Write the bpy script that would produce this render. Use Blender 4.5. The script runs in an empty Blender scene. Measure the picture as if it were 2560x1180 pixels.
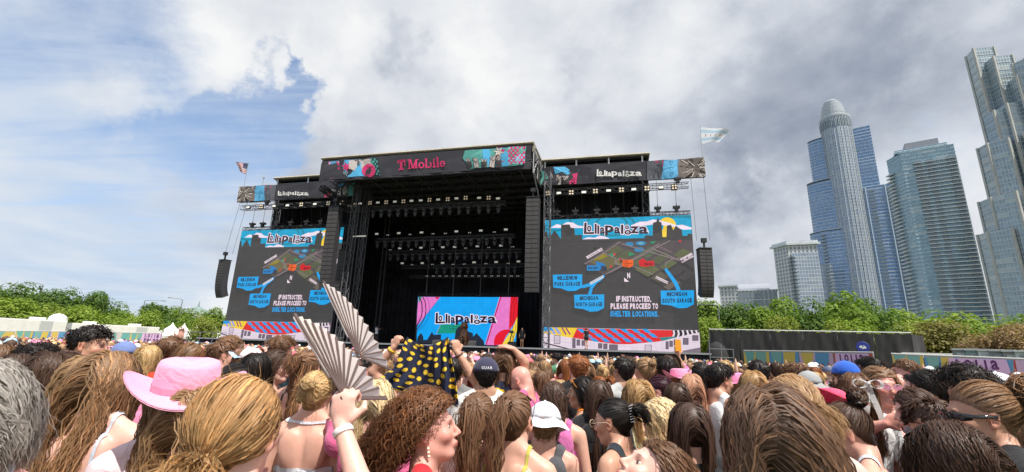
import bpy, math, random
import numpy as np
from mathutils import Vector, Matrix
from mathutils.geometry import tessellate_polygon
random.seed(7); RNG = np.random.default_rng(11)
SC = bpy.context.scene; COL = SC.collection

# ---------------------------------------------------------------- camera
F_PX, ROLL = 1125.0, math.radians(1.9)
PITCH = math.atan(288.0/F_PX*math.cos(ROLL)); EYE = 1.85
cam_d = bpy.data.cameras.new('camera'); cam = bpy.data.objects.new('camera', cam_d); COL.objects.link(cam)
cam_d.sensor_fit = 'HORIZONTAL'; cam_d.sensor_width = 36.0; cam_d.lens = 36.0*F_PX/2560.0
cam_d.clip_start = 0.05; cam_d.clip_end = 6000
cam.location = (0, 0, EYE)
cam.rotation_euler = (Matrix.Rotation(math.pi/2+PITCH, 4, 'X') @ Matrix.Rotation(ROLL, 4, 'Z')).to_euler()
SC.camera = cam

# ---------------------------------------------------------------- light
SUN_EL, SUN_AZ = math.radians(62), math.radians(142)      # azimuth from +Y towards +X
sd = bpy.data.lights.new('sun', 'SUN'); sd.energy = 5.0; sd.angle = math.radians(0.6); sd.color = (1.0, 0.95, 0.88)
sun = bpy.data.objects.new('sun', sd); COL.objects.link(sun)
sdir = Vector((math.sin(SUN_AZ)*math.cos(SUN_EL), math.cos(SUN_AZ)*math.cos(SUN_EL), math.sin(SUN_EL)))
sun.rotation_euler = sdir.to_track_quat('Z', 'Y').to_euler(); sun.location = sdir*50
SC.view_settings.view_transform = 'Standard'; SC.view_settings.look = 'None'
SC.view_settings.exposure = 0.24; SC.view_settings.gamma = 1.0; SC.view_settings.use_curve_mapping = False
SC.cycles.max_bounces = 6; SC.cycles.diffuse_bounces = 3; SC.cycles.glossy_bounces = 3
SC.cycles.transparent_max_bounces = 16; SC.cycles.caustics_reflective = False; SC.cycles.caustics_refractive = False

def ray(px, py):
    """direction of a photograph pixel (2560 x 1180) in the world"""
    x = px-1280.0; y = 590.0-py
    c, s = math.cos(ROLL), math.sin(ROLL); xr = c*x-s*y; yr = s*x+c*y
    return Vector((xr, F_PX*math.cos(PITCH)-yr*math.sin(PITCH), F_PX*math.sin(PITCH)+yr*math.cos(PITCH)))
def at_z(px, py, z):
    r = ray(px, py); t = (z-EYE)/r.z; return Vector((r.x*t, r.y*t, z))
def at_y(px, py, y):
    r = ray(px, py); t = y/r.y; return Vector((r.x*t, y, EYE+r.z*t))
def at_r(px, py, d):
    r = ray(px, py); t = d/math.hypot(r.x, r.y); return Vector((r.x*t, r.y*t, EYE+r.z*t))
def lin(c):
    return tuple((v/255/12.92 if v/255 <= 0.04045 else ((v/255+0.055)/1.055)**2.4) for v in c[:3])

# ---------------------------------------------------------------- nodes
class NT:
    def __init__(s, tree): s.t = tree; s.n = tree.nodes; s.l = tree.links
    def new(s, typ, **kw):
        n = s.n.new(typ)
        for k, v in kw.items():
            if k.startswith('_'): setattr(n, k[1:], v)
        return n
    def put(s, sock, v):
        if hasattr(v, 'is_output') or isinstance(v, bpy.types.NodeSocket): s.l.new(v, sock)
        elif isinstance(v, (tuple, list)) and sock.type == 'RGBA' and len(v) == 3: sock.default_value = (*v, 1)
        else: sock.default_value = v
    def math(s, op, a, b=0.0, c=0.0, clamp=False):
        n = s.n.new('ShaderNodeMath'); n.operation = op; n.use_clamp = clamp
        s.put(n.inputs[0], a); s.put(n.inputs[1], b); s.put(n.inputs[2], c); return n.outputs[0]
    def vmath(s, op, a, b=(0, 0, 0)):
        n = s.n.new('ShaderNodeVectorMath'); n.operation = op
        s.put(n.inputs[0], a)
        if op == 'SCALE': s.put(n.inputs['Scale'], b)
        else: s.put(n.inputs[1], b)
        return n.outputs['Value'] if op in ('DOT_PRODUCT', 'LENGTH', 'DISTANCE') else n.outputs[0]
    def noise(s, vec, scale, detail=4, rough=0.5, dist=0.0):
        n = s.n.new('ShaderNodeTexNoise'); n.inputs['Scale'].default_value = scale; n.inputs['Detail'].default_value = detail
        n.inputs['Roughness'].default_value = rough; n.inputs['Distortion'].default_value = dist
        if vec is not None: s.l.new(vec, n.inputs['Vector'])
        return n.outputs['Fac']
    def ramp(s, v, lo, hi, a=0.0, b=1.0, smooth=True):
        n = s.n.new('ShaderNodeMapRange'); n.interpolation_type = 'SMOOTHSTEP' if smooth else 'LINEAR'
        s.put(n.inputs[0], v); n.inputs[1].default_value = lo; n.inputs[2].default_value = hi
        n.inputs[3].default_value = a; n.inputs[4].default_value = b; return n.outputs[0]
    def mix(s, f, a, b, blend='MIX'):
        n = s.n.new('ShaderNodeMix'); n.data_type = 'RGBA'; n.blend_type = blend
        s.put(n.inputs[0], f); s.put(n.inputs[6], a); s.put(n.inputs[7], b); return n.outputs[2]
    def sep(s, v):
        n = s.n.new('ShaderNodeSeparateXYZ'); s.l.new(v, n.inputs[0]); return n.outputs
    def comb(s, x, y, z):
        n = s.n.new('ShaderNodeCombineXYZ'); s.put(n.inputs[0], x); s.put(n.inputs[1], y); s.put(n.inputs[2], z); return n.outputs[0]

def dirof(px, py):
    r = ray(px, py).normalized(); return (r.x, r.y, r.z)

# ---------------------------------------------------------------- sky
W = bpy.data.worlds.new('World'); SC.world = W; W.use_nodes = True
t = NT(W.node_tree); W.node_tree.nodes.clear()
D = t.new('ShaderNodeTexCoord').outputs['Generated']
sx, sy, sz = t.sep(D)
den = t.math('MAXIMUM', t.math('ADD', sz, 0.10), 0.10)
P = t.comb(t.math('DIVIDE', sx, den), t.math('DIVIDE', sy, den), 0.0)
def blob(px, py, lo, hi):                       # cloud masses and gaps that stand in these directions of the sky
    d = t.vmath('DOT_PRODUCT', DW, dirof(px, py)); return t.ramp(d, math.cos(math.radians(hi)), math.cos(math.radians(lo)))
wq = t.new('ShaderNodeTexNoise'); wq.inputs['Scale'].default_value = 4.5; wq.inputs['Detail'].default_value = 8; wq.inputs['Roughness'].default_value = 0.6; t.l.new(D, wq.inputs[0])
DW = t.vmath('NORMALIZE', t.vmath('ADD', D, t.vmath('SCALE', t.vmath('SUBTRACT', wq.outputs['Color'], (0.5, 0.5, 0.5)), 0.62)))
sky = t.new('ShaderNodeTexSky'); sky.sky_type = 'NISHITA'; sky.sun_disc = False
sky.sun_elevation = SUN_EL; sky.sun_rotation = SUN_AZ; sky.air_density = 1.0; sky.dust_density = 1.2; sky.ozone_density = 2.5
bg1 = t.new('ShaderNodeBackground'); t.l.new(sky.outputs[0], bg1.inputs[0]); bg1.inputs[1].default_value = 0.165
# cumulus field on the right, thin streaked cirrus on the left
warp = t.new('ShaderNodeTexNoise'); warp.inputs['Scale'].default_value = 1.3; warp.inputs['Detail'].default_value = 3; t.l.new(D, warp.inputs[0])
wv = t.vmath('SCALE', t.vmath('SUBTRACT', warp.outputs['Color'], (0.5, 0.5, 0.5)), 0.20)
Dq = t.vmath('ADD', t.vmath('MULTIPLY', D, (1, 1, 1.5)), wv)
n1 = t.noise(Dq, 2.3, 12, 0.52)
n2 = t.noise(t.vmath('ADD', Dq, (0.02, 0.02, 0.07)), 2.7, 10, 0.50)
n3 = t.noise(Dq, 5.2, 12, 0.60)
sideN = t.vmath('DOT_PRODUCT', D, (0.80, 0.10, 0.18))
cover = t.math('ADD', t.math('MULTIPLY', t.math('SUBTRACT', n1, 0.5), 1.3), t.math('MULTIPLY', t.math('SUBTRACT', n3, 0.5), 0.75))
cover = t.math('ADD', cover, t.ramp(sideN, -0.50, -0.06, -0.42, 0.62, False))
for px, py, lo, hi, amt in [(650, 190, 0, 7, -0.34), (690, 290, 0, 6, -0.34), (560, 340, 0, 9, -0.35), (2330, 470, 1, 9, -0.42), (650, 160, 0, 3, 0.22), (900, 110, 1, 8, 0.20)]:
    cover = t.math('ADD', cover, t.math('MULTIPLY', blob(px, py, lo, hi), amt))
cum = t.ramp(cover, -0.20, 0.20)
# cumulus brightness: soft masses, dark bases, bright rims
lump = t.math('SUBTRACT', n2, n1)
sh = t.math('ADD', t.math('MULTIPLY', t.math('SUBTRACT', n2, 0.5), 2.3), t.math('MULTIPLY', t.math('SUBTRACT', n3, 0.5), 0.55))
sh = t.math('ADD', sh, 0.62)
for px, py, lo, hi, amt in [(2080, 230, 2, 15, -0.17), (1750, 330, 1, 13, -0.12), (1950, 80, 2, 12, -0.08), (1500, 190, 1, 6, -0.10), (1010, 150, 0, 4.5, -0.20), (760, 390, 1, 9, -0.06),
                            (1680, 120, 1, 8, 0.0), (1950, 590, 1, 9, 0.17), (2420, 300, 2, 13, 0.16), (1250, 260, 1, 9, 0.12), (800, 200, 1, 8, 0.10),
                            (1150, 60, 2, 12, 0.10), (2400, 40, 1, 8, 0.14), (1800, 450, 1, 5, -0.16), (1100, 320, 1, 6, 0.0), (1850, 690, 1, 6, -0.08), (2240, 120, 1, 9, -0.04)]:
    sh = t.math('ADD', sh, t.math('MULTIPLY', blob(px, py, lo, hi), amt))
sh = t.math('MINIMUM', t.math('MAXIMUM', sh, 0.0), 1.0)
cr = t.new('ShaderNodeValToRGB'); t.l.new(sh, cr.inputs[0]); el = cr.color_ramp.elements
el[0].position = 0.0; el[0].color = (*lin((138, 147, 163)), 1); el[1].position = 1.0; el[1].color = (*lin((230, 231, 231)), 1)
e = cr.color_ramp.elements.new(0.32); e.color = (*lin((170, 177, 189)), 1)
e = cr.color_ramp.elements.new(0.62); e.color = (*lin((203, 207, 214)), 1)
# cirrus
mp = t.new('ShaderNodeMapping'); mp.inputs['Rotation'].default_value = (0, 0, math.radians(38)); mp.inputs['Scale'].default_value = (0.50, 2.6, 1)
t.l.new(P, mp.inputs[0])
c1 = t.noise(mp.outputs[0], 1.5, 9, 0.58, 0.5); c2 = t.noise(P, 0.9, 5, 0.55, 0.3)
c3 = t.noise(t.vmath('ADD', D, wv), 7.0, 8, 0.6)
cir = t.math('ADD', t.math('ADD', t.math('MULTIPLY', c1, 0.72), t.math('MULTIPLY', c2, 0.30)), t.math('MULTIPLY', c3, 0.25))
cir = t.math('ADD', cir, t.ramp(sz, 0.60, 0.02, -0.02, 0.20))
cir = t.math('SUBTRACT', cir, t.math('MULTIPLY', blob(620, 260, 1, 14), 0.06))
cirf = t.ramp(cir, 0.46, 0.82, 0.10, 0.96)
circ = t.mix(t.ramp(c2, 0.3, 0.7), lin((180, 197, 219)), lin((208, 214, 222)))
bg2 = t.new('ShaderNodeBackground'); t.l.new(circ, bg2.inputs[0]); bg2.inputs[1].default_value = 1.0
bg3 = t.new('ShaderNodeBackground'); t.l.new(cr.outputs[0], bg3.inputs[0]); bg3.inputs[1].default_value = 1.0
m1 = t.new('ShaderNodeMixShader'); t.l.new(cirf, m1.inputs[0]); t.l.new(bg1.outputs[0], m1.inputs[1]); t.l.new(bg2.outputs[0], m1.inputs[2])
m2 = t.new('ShaderNodeMixShader'); t.l.new(cum, m2.inputs[0]); t.l.new(m1.outputs[0], m2.inputs[1]); t.l.new(bg3.outputs[0], m2.inputs[2])
wo = t.new('ShaderNodeOutputWorld'); t.l.new(m2.outputs[0], wo.inputs[0])

# ---------------------------------------------------------------- materials
MATS = {}
def mat(name, base, rough=0.6, metal=0.0, bump=0.0, bscale=20.0, var=0.0, vscale=4.0, spec=0.5, attr=None, objcol=False, emit=None, trans=0.0, extra=None):
    if name in MATS: return MATS[name]
    m = bpy.data.materials.new(name); m.use_nodes = True; MATS[name] = m
    t = NT(m.node_tree); b = m.node_tree.nodes['Principled BSDF']
    col = base
    if attr:
        a = t.new('ShaderNodeAttribute'); a.attribute_name = attr; col = a.outputs['Color']
    if objcol:
        oi = t.new('ShaderNodeObjectInfo'); col = t.mix(1.0, col, oi.outputs['Color'], 'MULTIPLY')
    if var > 0:
        tc = t.new('ShaderNodeTexCoord').outputs['Object']
        n = t.noise(tc, vscale, 5, 0.6)
        col = t.mix(1.0, col, t.comb(*[t.ramp(n, 0.3, 0.7, 1-var, 1+var)]*3), 'MULTIPLY')
    t.put(b.inputs['Base Color'], col)
    b.inputs['Roughness'].default_value = rough; b.inputs['Metallic'].default_value = metal
    b.inputs['Specular IOR Level'].default_value = spec
    if emit is not None:
        t.put(b.inputs['Emission Color'], col); b.inputs['Emission Strength'].default_value = emit
    if bump > 0:
        tc = t.new('ShaderNodeTexCoord').outputs['Object']
        bn = t.new('ShaderNodeBump'); bn.inputs['Strength'].default_value = bump; bn.inputs['Distance'].default_value = 0.02
        t.l.new(t.noise(tc, bscale, 4, 0.6), bn.inputs['Height']); t.l.new(bn.outputs[0], b.inputs['Normal'])
    if trans > 0:
        tr = t.new('ShaderNodeBsdfTranslucent'); t.put(tr.inputs[0], col)
        mx = t.new('ShaderNodeMixShader'); mx.inputs[0].default_value = trans
        t.l.new(b.outputs[0], mx.inputs[1]); t.l.new(tr.outputs[0], mx.inputs[2])
        t.l.new(mx.outputs[0], m.node_tree.nodes['Material Output'].inputs[0])
    if extra: extra(t, b, m)
    return m

# ---------------------------------------------------------------- objects
def tag(o, label=None, cat=None, group=None, kind=None):
    if label: o['label'] = label
    if cat: o['category'] = cat
    if group: o['group'] = group
    if kind: o['kind'] = kind
    return o
def empty(name, loc=(0, 0, 0), rz=0.0, label=None, cat=None, group=None, M=None):
    o = bpy.data.objects.new(name, None); COL.objects.link(o); o.empty_display_size = 0.2
    if M is not None: o.matrix_world = M
    else: o.location = loc; o.rotation_euler = (0, 0, rz)
    return tag(o, label, cat, group)
def np_mesh(name, V, F, mats=None, mi=None, cols=None, smooth=False, uv=None, cname='Col'):
    """V (n,3); F array (m,k) or list of lists"""
    me = bpy.data.meshes.new(name)
    if isinstance(F, np.ndarray):
        k = F.shape[1]; me.vertices.add(len(V)); me.vertices.foreach_set('co', np.asarray(V, dtype=np.float32).ravel())
        me.loops.add(F.size); me.loops.foreach_set('vertex_index', F.ravel().astype(np.int32))
        me.polygons.add(len(F)); me.polygons.foreach_set('loop_start', np.arange(0, F.size, k, dtype=np.int32))
        me.polygons.foreach_set('loop_total', np.full(len(F), k, dtype=np.int32)); me.update(calc_edges=True)
    else:
        me.from_pydata([tuple(v) for v in V], [], [list(f) for f in F]); me.update()
    if cols is not None:          # per vertex or per face, linear rgb
        cols = np.asarray(cols, dtype=np.float32)
        if len(cols) == len(me.vertices) and len(cols) != len(me.polygons):
            a = me.color_attributes.new(cname, 'FLOAT_COLOR', 'POINT'); c4 = np.ones((len(cols), 4), np.float32); c4[:, :3] = cols
            a.data.foreach_set('color', c4.ravel())
        else:
            lt = np.zeros(len(me.polygons), np.int32); me.polygons.foreach_get('loop_total', lt)
            a = me.color_attributes.new(cname, 'FLOAT_COLOR', 'CORNER'); c4 = np.ones((len(cols), 4), np.float32); c4[:, :3] = cols
            a.data.foreach_set('color', np.repeat(c4, lt, axis=0).ravel())
    if uv is not None:
        l = me.uv_layers.new(name='UVMap'); li = np.zeros(len(me.loops), np.int32); me.loops.foreach_get('vertex_index', li)
        uv = np.asarray(uv, dtype=np.float32); l.data.foreach_set('uv', (uv[li] if len(uv) == len(me.vertices) else uv).ravel())
    for m in (mats or []): me.materials.append(m)
    if mi is not None: me.polygons.foreach_set('material_index', np.asarray(mi, dtype=np.int32))
    if smooth: me.polygons.foreach_set('use_smooth', np.ones(len(me.polygons), bool))
    return me
def link(name, me, parent=None, M=None, loc=None, recenter=False):
    o = bpy.data.objects.new(name, me); COL.objects.link(o)
    if recenter and len(me.vertices):
        c = np.zeros(len(me.vertices)*3, np.float32); me.vertices.foreach_get('co', c); c = c.reshape(-1, 3)
        p = Vector(((c[:, 0].min()+c[:, 0].max())/2, (c[:, 1].min()+c[:, 1].max())/2, c[:, 2].min()))
        me.transform(Matrix.Translation(-p)); T = Matrix.Translation(p)
        o.matrix_world = (M @ T) if M is not None else T
    elif M is not None: o.matrix_world = M
    if loc is not None: o.location = loc
    if parent is not None: o.parent = parent
    return o
def copy_tree(o, parent=None):
    c = o.copy(); COL.objects.link(c)
    if parent is not None:
        c.parent = parent; c.matrix_parent_inverse = o.matrix_parent_inverse.copy()
    for ch in o.children: copy_tree(ch, c)
    return c
def recol(o, names, col):
    for c in [o]+list(o.children_recursive):
        if c.name.split('.')[0] in names: c.color = (*col, 1)

class MB:
    def __init__(s): s.v = []; s.f = []; s.c = []; s.m = []; s.col = None; s.mi = 0
    def add(s, vs, fs):
        k = len(s.v); s.v += [tuple(v) for v in vs]
        for f in fs: s.f.append([i+k for i in f]); s.c.append(s.col); s.m.append(s.mi)
    def box(s, x0, x1, y0, y1, z0, z1, M=None):
        vs = [Vector((x, y, z)) for z in (z0, z1) for y in (y0, y1) for x in (x0, x1)]
        if M is not None: vs = [M @ v for v in vs]
        s.add(vs, [(0, 2, 3, 1), (4, 5, 7, 6), (0, 1, 5, 4), (2, 6, 7, 3), (0, 4, 6, 2), (1, 3, 7, 5)])
    def tube(s, p0, p1, r, n=6, r1=None, cap=True):
        p0, p1 = Vector(p0), Vector(p1); d = (p1-p0)
        if d.length < 1e-6: return
        a = d.orthogonal().normalized(); b = d.normalized().cross(a); r1 = r if r1 is None else r1
        vs = []
        for p, q in ((p0, r), (p1, r1)):
            for i in range(n):
                an = 2*math.pi*(i+0.5)/n; vs.append(p+a*math.cos(an)*q+b*math.sin(an)*q)
        fs = [(i, (i+1) % n, n+(i+1) % n, n+i) for i in range(n)]
        if cap: fs += [tuple(range(n-1, -1, -1)), tuple(range(n, 2*n))]
        s.add(vs, fs)
    def path(s, pts, r, n=6):
        """one tube along points, r scalar or list"""
        pts = [Vector(p) for p in pts]; rs = r if isinstance(r, (list, tuple)) else [r]*len(pts); vs = []
        a = None
        for i, p in enumerate(pts):
            d = (pts[min(i+1, len(pts)-1)]-pts[max(i-1, 0)]).normalized()
            a = d.orthogonal().normalized() if a is None else (a-d*a.dot(d)).normalized()
            b = d.cross(a)
            for k in range(n):
                an = 2*math.pi*k/n; vs.append(p+a*math.cos(an)*rs[i]+b*math.sin(an)*rs[i])
        fs = []
        for i in range(len(pts)-1):
            for k in range(n): fs.append((i*n+k, i*n+(k+1) % n, (i+1)*n+(k+1) % n, (i+1)*n+k))
        fs += [tuple(range(n-1, -1, -1)), tuple(range((len(pts)-1)*n, len(pts)*n))]
        s.add(vs, fs)
    def lathe(s, prof, n=16, c=(0, 0, 0), M=None, sx=1.0, sy=1.0):
        vs = []
        for r, z in prof:
            for i in range(n):
                a = 2*math.pi*i/n; p = Vector((c[0]+r*sx*math.cos(a), c[1]+r*sy*math.sin(a), c[2]+z)); vs.append(M @ p if M is not None else p)
        k = len(prof); fs = []
        for j in range(k-1):
            for i in range(n): fs.append((j*n+i, j*n+(i+1) % n, (j+1)*n+(i+1) % n, (j+1)*n+i))
        fs += [tuple(range(n-1, -1, -1)), tuple(range((k-1)*n, k*n))]
        s.add(vs, fs)
    def prism(s, pts, z0, z1):
        n = len(pts); vs = [(p[0], p[1], z0) for p in pts]+[(p[0], p[1], z1) for p in pts]
        fs = [(i, (i+1) % n, n+(i+1) % n, n+i) for i in range(n)]+[tuple(range(n-1, -1, -1)), tuple(range(n, 2*n))]
        s.add(vs, fs)
    def poly(s, pts):
        vs = [Vector(p) for p in pts]
        tr = tessellate_polygon([vs]); s.add(vs, [tuple(x) for x in tr])
    def truss(s, p0, p1, w=0.4, h=0.4, r=0.03, step=0.6, up=(0, 0, 1), chords=True, braces=True):
        p0, p1 = Vector(p0), Vector(p1); d = (p1-p0); L = d.length; d.normalize(); up = Vector(up)
        sd_ = d.cross(up).normalized(); up = sd_.cross(d).normalized()
        cs = [sd_*(w/2*a)+up*(h/2*b) for a, b in ((-1, -1), (1, -1), (1, 1), (-1, 1))]
        if chords:
            for c in cs: s.tube(p0+c, p1+c, r, 4)
        if braces:
            n = max(1, int(round(L/step)))
            for i in range(n):
                q0 = p0+d*(L*i/n); q1 = p0+d*(L*(i+1)/n)
                for k in range(4):
                    a, b = cs[k], cs[(k+1) % 4]
                    if i % 2: a, b = b, a
                    s.tube(q0+a, q1+b, r*0.6, 3, cap=False)
                    s.tube(q0+cs[k], q0+cs[(k+1) % 4], r*0.6, 3, cap=False)
    def mesh(s, name, mats, smooth=False):
        if not isinstance(mats, (list, tuple)): mats = [mats]
        cols = [c if c is not None else (0.8, 0.8, 0.8) for c in s.c] if any(c is not None for c in s.c) else None
        me = np_mesh(name, s.v, s.f, mats, s.m, None, smooth)
        if cols is not None:
            lt = np.zeros(len(me.polygons), np.int32); me.polygons.foreach_get('loop_total', lt)
            a = me.color_attributes.new('Col', 'FLOAT_COLOR', 'CORNER'); c4 = np.ones((len(cols), 4), np.float32); c4[:, :3] = cols
            a.data.foreach_set('color', np.repeat(c4, lt, axis=0).ravel())
        return me
    def obj(s, name, mats, parent=None, smooth=False, M=None, recenter=None):
        return link(name, s.mesh(name, mats, smooth), parent, M, recenter=(parent is None) if recenter is None else recenter)

# ---------------------------------------------------------------- flat print (screens, banners): coloured shapes laid in one plane
GLYPHS = {}
def glyph(ch, off=0.0):
    key = (ch, off)
    if key not in GLYPHS:
        cu = bpy.data.curves.new('glyph', 'FONT'); cu.body = ch; cu.offset = off; cu.resolution_u = 3
        o = bpy.data.objects.new('glyph', cu); COL.objects.link(o)
        dg = bpy.context.evaluated_depsgraph_get(); me = o.evaluated_get(dg).to_mesh()
        v = np.array([x.co[:2] for x in me.vertices]) if len(me.vertices) else np.zeros((0, 2)); f = [list(p.vertices) for p in me.polygons]
        o.evaluated_get(dg).to_mesh_clear(); bpy.data.objects.remove(o); bpy.data.curves.remove(cu)
        GLYPHS[key] = (v, f)
    return GLYPHS[key]
class Art:
    """fn maps picture coordinates to the plane's (a, z); shapes are stacked 1.5 mm apart"""
    def __init__(s, fn, step=0.0015): s.fn = fn; s.v = []; s.f = []; s.c = []; s.k = 0; s.step = step
    def _put(s, pts2, faces, col):
        k = len(s.v); d = -s.step*s.k
        s.v += [(p[0], d, p[1]) for p in pts2]
        for f in faces: s.f.append([i+k for i in f]); s.c.append(lin(col))
        s.k += 1
    def poly(s, pts, col, clip=None):
        p2 = [s.fn(*p) for p in pts]
        s._put(p2, [tuple(x) for x in tessellate_polygon([[Vector((a, b, 0)) for a, b in p2]])], col)
    def circle(s, x, y, rx, ry, col, n=24, a0=0, a1=360):
        pts = [(x+rx*math.cos(math.radians(a0+(a1-a0)*i/n)), y+ry*math.sin(math.radians(a0+(a1-a0)*i/n))) for i in range(n+(1 if a1-a0 < 360 else 0))]
        s.poly(pts, col)
    def line(s, pts, w, col):
        n = len(pts); L = []; R = []
        for i, p in enumerate(pts):
            q0 = pts[max(0, i-1)]; q1 = pts[min(n-1, i+1)]; dx, dy = q1[0]-q0[0], q1[1]-q0[1]; l = math.hypot(dx, dy) or 1
            ww = (w[i] if isinstance(w, (list, tuple)) else w)/2
            L.append((p[0]-dy/l*ww, p[1]+dx/l*ww)); R.append((p[0]+dy/l*ww, p[1]-dx/l*ww))
        s.grid_strip(L, R, col)
    def grid_strip(s, L, R, col):
        n = len(L); s._put([s.fn(*p) for p in L]+[s.fn(*p) for p in R], [(i, i+1, n+i+1, n+i) for i in range(n-1)], col)
    def star(s, x, y, r, col, n=6, q=0.42, rot=0):
        s.poly([(x+(r if i % 2 == 0 else r*q)*math.cos(math.pi*i/n+rot), y+(r if i % 2 == 0 else r*q)*math.sin(math.pi*i/n+rot)) for i in range(2*n)], col)
    def fit(s, ch, x0, y0, x1, y1, col, off=0.03):
        """one glyph stretched into the picture box (y down)"""
        v, f = glyph(ch, off)
        if not len(v): return
        a, b = v.min(0), v.max(0); q = (v-a)/(b-a)
        s._put([s.fn(x0+(x1-x0)*u, y1+(y0-y1)*w) for u, w in q], f, col)
    def text(s, st, x0, y0, x1, y1, h, col, off=0.03):
        """text on the baseline (x0,y0)-(x1,y1), capital height h"""
        n = sum(0.45 if c in 'I.,\' ' else 1.0 for c in st); L = math.hypot(x1-x0, y1-y0); ux, uy = (x1-x0)/L, (y1-y0)/L; x = 0.0
        for c in st:
            w = (0.45 if c in 'I.,\' ' else 1.0)/n*L
            v, f = glyph(c, off)
            if len(v) and c != ' ':
                a, b = v.min(0), v.max(0); hh = (b[1]-a[1])/0.72 if c.isalnum() and not c.isupper() else 1.0
                if c in '.,': hh = 0.24 if c == '.' else 0.36
                q = (v-a)/(b-a+1e-9); pad = 0.08*w; P2 = []
                drop = 0.12*h if c == ',' else 0
                for u, wv_ in q:
                    lx = x+pad+(w-2*pad)*u; ly = wv_*h*hh-drop
                    P2.append(s.fn(x0+ux*lx+uy*ly, y0+uy*lx-ux*ly))
                s._put(P2, f, col); s.k -= 1
            x += w
        s.k += 1
    def mesh(s, name, m): 
        me = np_mesh(name, s.v, s.f, [m])
        lt = np.zeros(len(me.polygons), np.int32); me.polygons.foreach_get('loop_total', lt)
        a = me.color_attributes.new('Col', 'FLOAT_COLOR', 'CORNER'); c4 = np.ones((len(s.c), 4), np.float32); c4[:, :3] = s.c
        a.data.foreach_set('color', np.repeat(c4, lt, axis=0).ravel()); return me
def logo(A, x0, y0, x1, y1, col, out=None):
    """the festival's name in its uneven box letters"""
    fx = lambda x: x0+(x-380)/(1400-380)*(x1-x0)
    fy = lambda y: y0+(y-400)/(600-400)*(y1-y0)
    chars = [('o', 438, 452, 505, 545), ('l', 556, 425, 588, 575), ('l', 597, 450, 628, 580), ('a', 640, 478, 712, 576), ('p', 718, 452, 850, 603),
             ('a', 862, 474, 950, 572), ('l', 966, 438, 1002, 580), ('o', 1028, 448, 1090, 508), ('o', 1018, 518, 1122, 592), ('z', 1112, 464, 1240, 570), ('a', 1246, 468, 1385, 580)]
    def draw(g, off, c):
        A.poly([(fx(a), fy(b)) for a, b in [(388-g, 582+g), (396-g, 412-g), (432+g, 402-g), (428+g, 552-g), (548+g, 548-g), (545+g, 580+g)]], c)
        for ch, a, b, cc, d in chars:
            A.fit(ch, fx(a-g), fy(b-g), fx(cc+g), fy(d+g), c, off)
    if out:
        draw(11, 0.085, out)
    draw(0, 0.03, col)
# ================================================================ the setting
mGround = mat('ground', (0.09, 0.095, 0.045), 0.95, bump=0.5, bscale=9, var=0.35, vscale=0.7)
g = MB(); N = 24
for i in range(N):
    for j in range(N):
        x0, x1 = -2400+200*i, -2400+200*(i+1); y0, y1 = -2400+200*j, -2400+200*(j+1)
        g.add([(x0, y0, 0), (x1, y0, 0), (x1, y1, 0), (x0, y1, 0)], [(0, 1, 2, 3)])
tag(g.obj('ground', mGround, recenter=False), kind='structure')

# ---------------------------------------------------------------- towers
def facade_mat(name, glass, frame, cw=1.5, ch=3.4, rough=0.12, metal=0.0, mull=0.10, slab=0.14, dark=0.45, blinds=0.25):
    """glass wall in UV metres: panes of cw x ch with their own tint, slim mullions, a spandrel line per storey"""
    m = bpy.data.materials.new(name); m.use_nodes = True; t = NT(m.node_tree); b = m.node_tree.nodes['Principled BSDF']
    uv = t.new('ShaderNodeTexCoord').outputs['UV']; u, v, _ = t.sep(uv)
    cu, cv = t.math('DIVIDE', u, cw), t.math('DIVIDE', v, ch)
    iu, iv = t.math('FLOOR', cu), t.math('FLOOR', cv); fu, fv = t.math('FRACT', cu), t.math('FRACT', cv)
    wn = t.new('ShaderNodeTexWhiteNoise'); wn.noise_dimensions = '2D'; t.l.new(t.comb(iu, iv, 0), wn.inputs[0]); r = wn.outputs['Value']
    wn2 = t.new('ShaderNodeTexWhiteNoise'); wn2.noise_dimensions = '2D'; t.l.new(t.comb(t.math('FLOOR', t.math('DIVIDE', cu, 5)), iv, 0), wn2.inputs[0])
    col = t.mix(t.ramp(r, 0, 1, 0, dark, False), glass, tuple(g*0.35 for g in glass))
    col = t.mix(t.math('MULTIPLY', t.math('GREATER_THAN', wn2.outputs['Value'], 0.86), blinds), col, (0.5, 0.55, 0.5))
    line = t.math('MAXIMUM', t.math('LESS_THAN', fu, mull), t.math('LESS_THAN', fv, slab))
    col = t.mix(line, col, frame)
    t.put(b.inputs['Base Color'], col); t.put(b.inputs['Roughness'], t.math('ADD', t.math('MULTIPLY', line, 0.4), t.math('ADD', t.math('MULTIPLY', r, 0.08), rough)))
    b.inputs['Metallic'].default_value = metal; b.inputs['Specular IOR Level'].default_value = 0.6
    bn = t.new('ShaderNodeBump'); bn.inputs['Strength'].default_value = 0.4; bn.inputs['Distance'].default_value = 0.15
    t.l.new(t.math('ADD', line, t.math('MULTIPLY', r, 0.25)), bn.inputs['Height']); t.l.new(bn.outputs[0], b.inputs['Normal'])
    return m
BLUE = facade_mat('blue_glass', (0.18, 0.31, 0.52), (0.40, 0.50, 0.62), 1.6, 3.4, metal=0.35, dark=0.40, blinds=0.12)
PALE = facade_mat('pale_glass', (0.30, 0.38, 0.48), (0.52, 0.55, 0.58), 2.4, 3.4, metal=0.3, dark=0.35, blinds=0.3, mull=0.16)
TEAL = facade_mat('teal_glass', (0.26, 0.42, 0.49), (0.52, 0.62, 0.67), 1.7, 3.3, metal=0.3, dark=0.40, blinds=0.5)
GREY = facade_mat('grey_glass', (0.30, 0.40, 0.46), (0.52, 0.56, 0.57), 1.9, 3.4, metal=0.25, dark=0.35, blinds=0.5, slab=0.16, mull=0.2)
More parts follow.
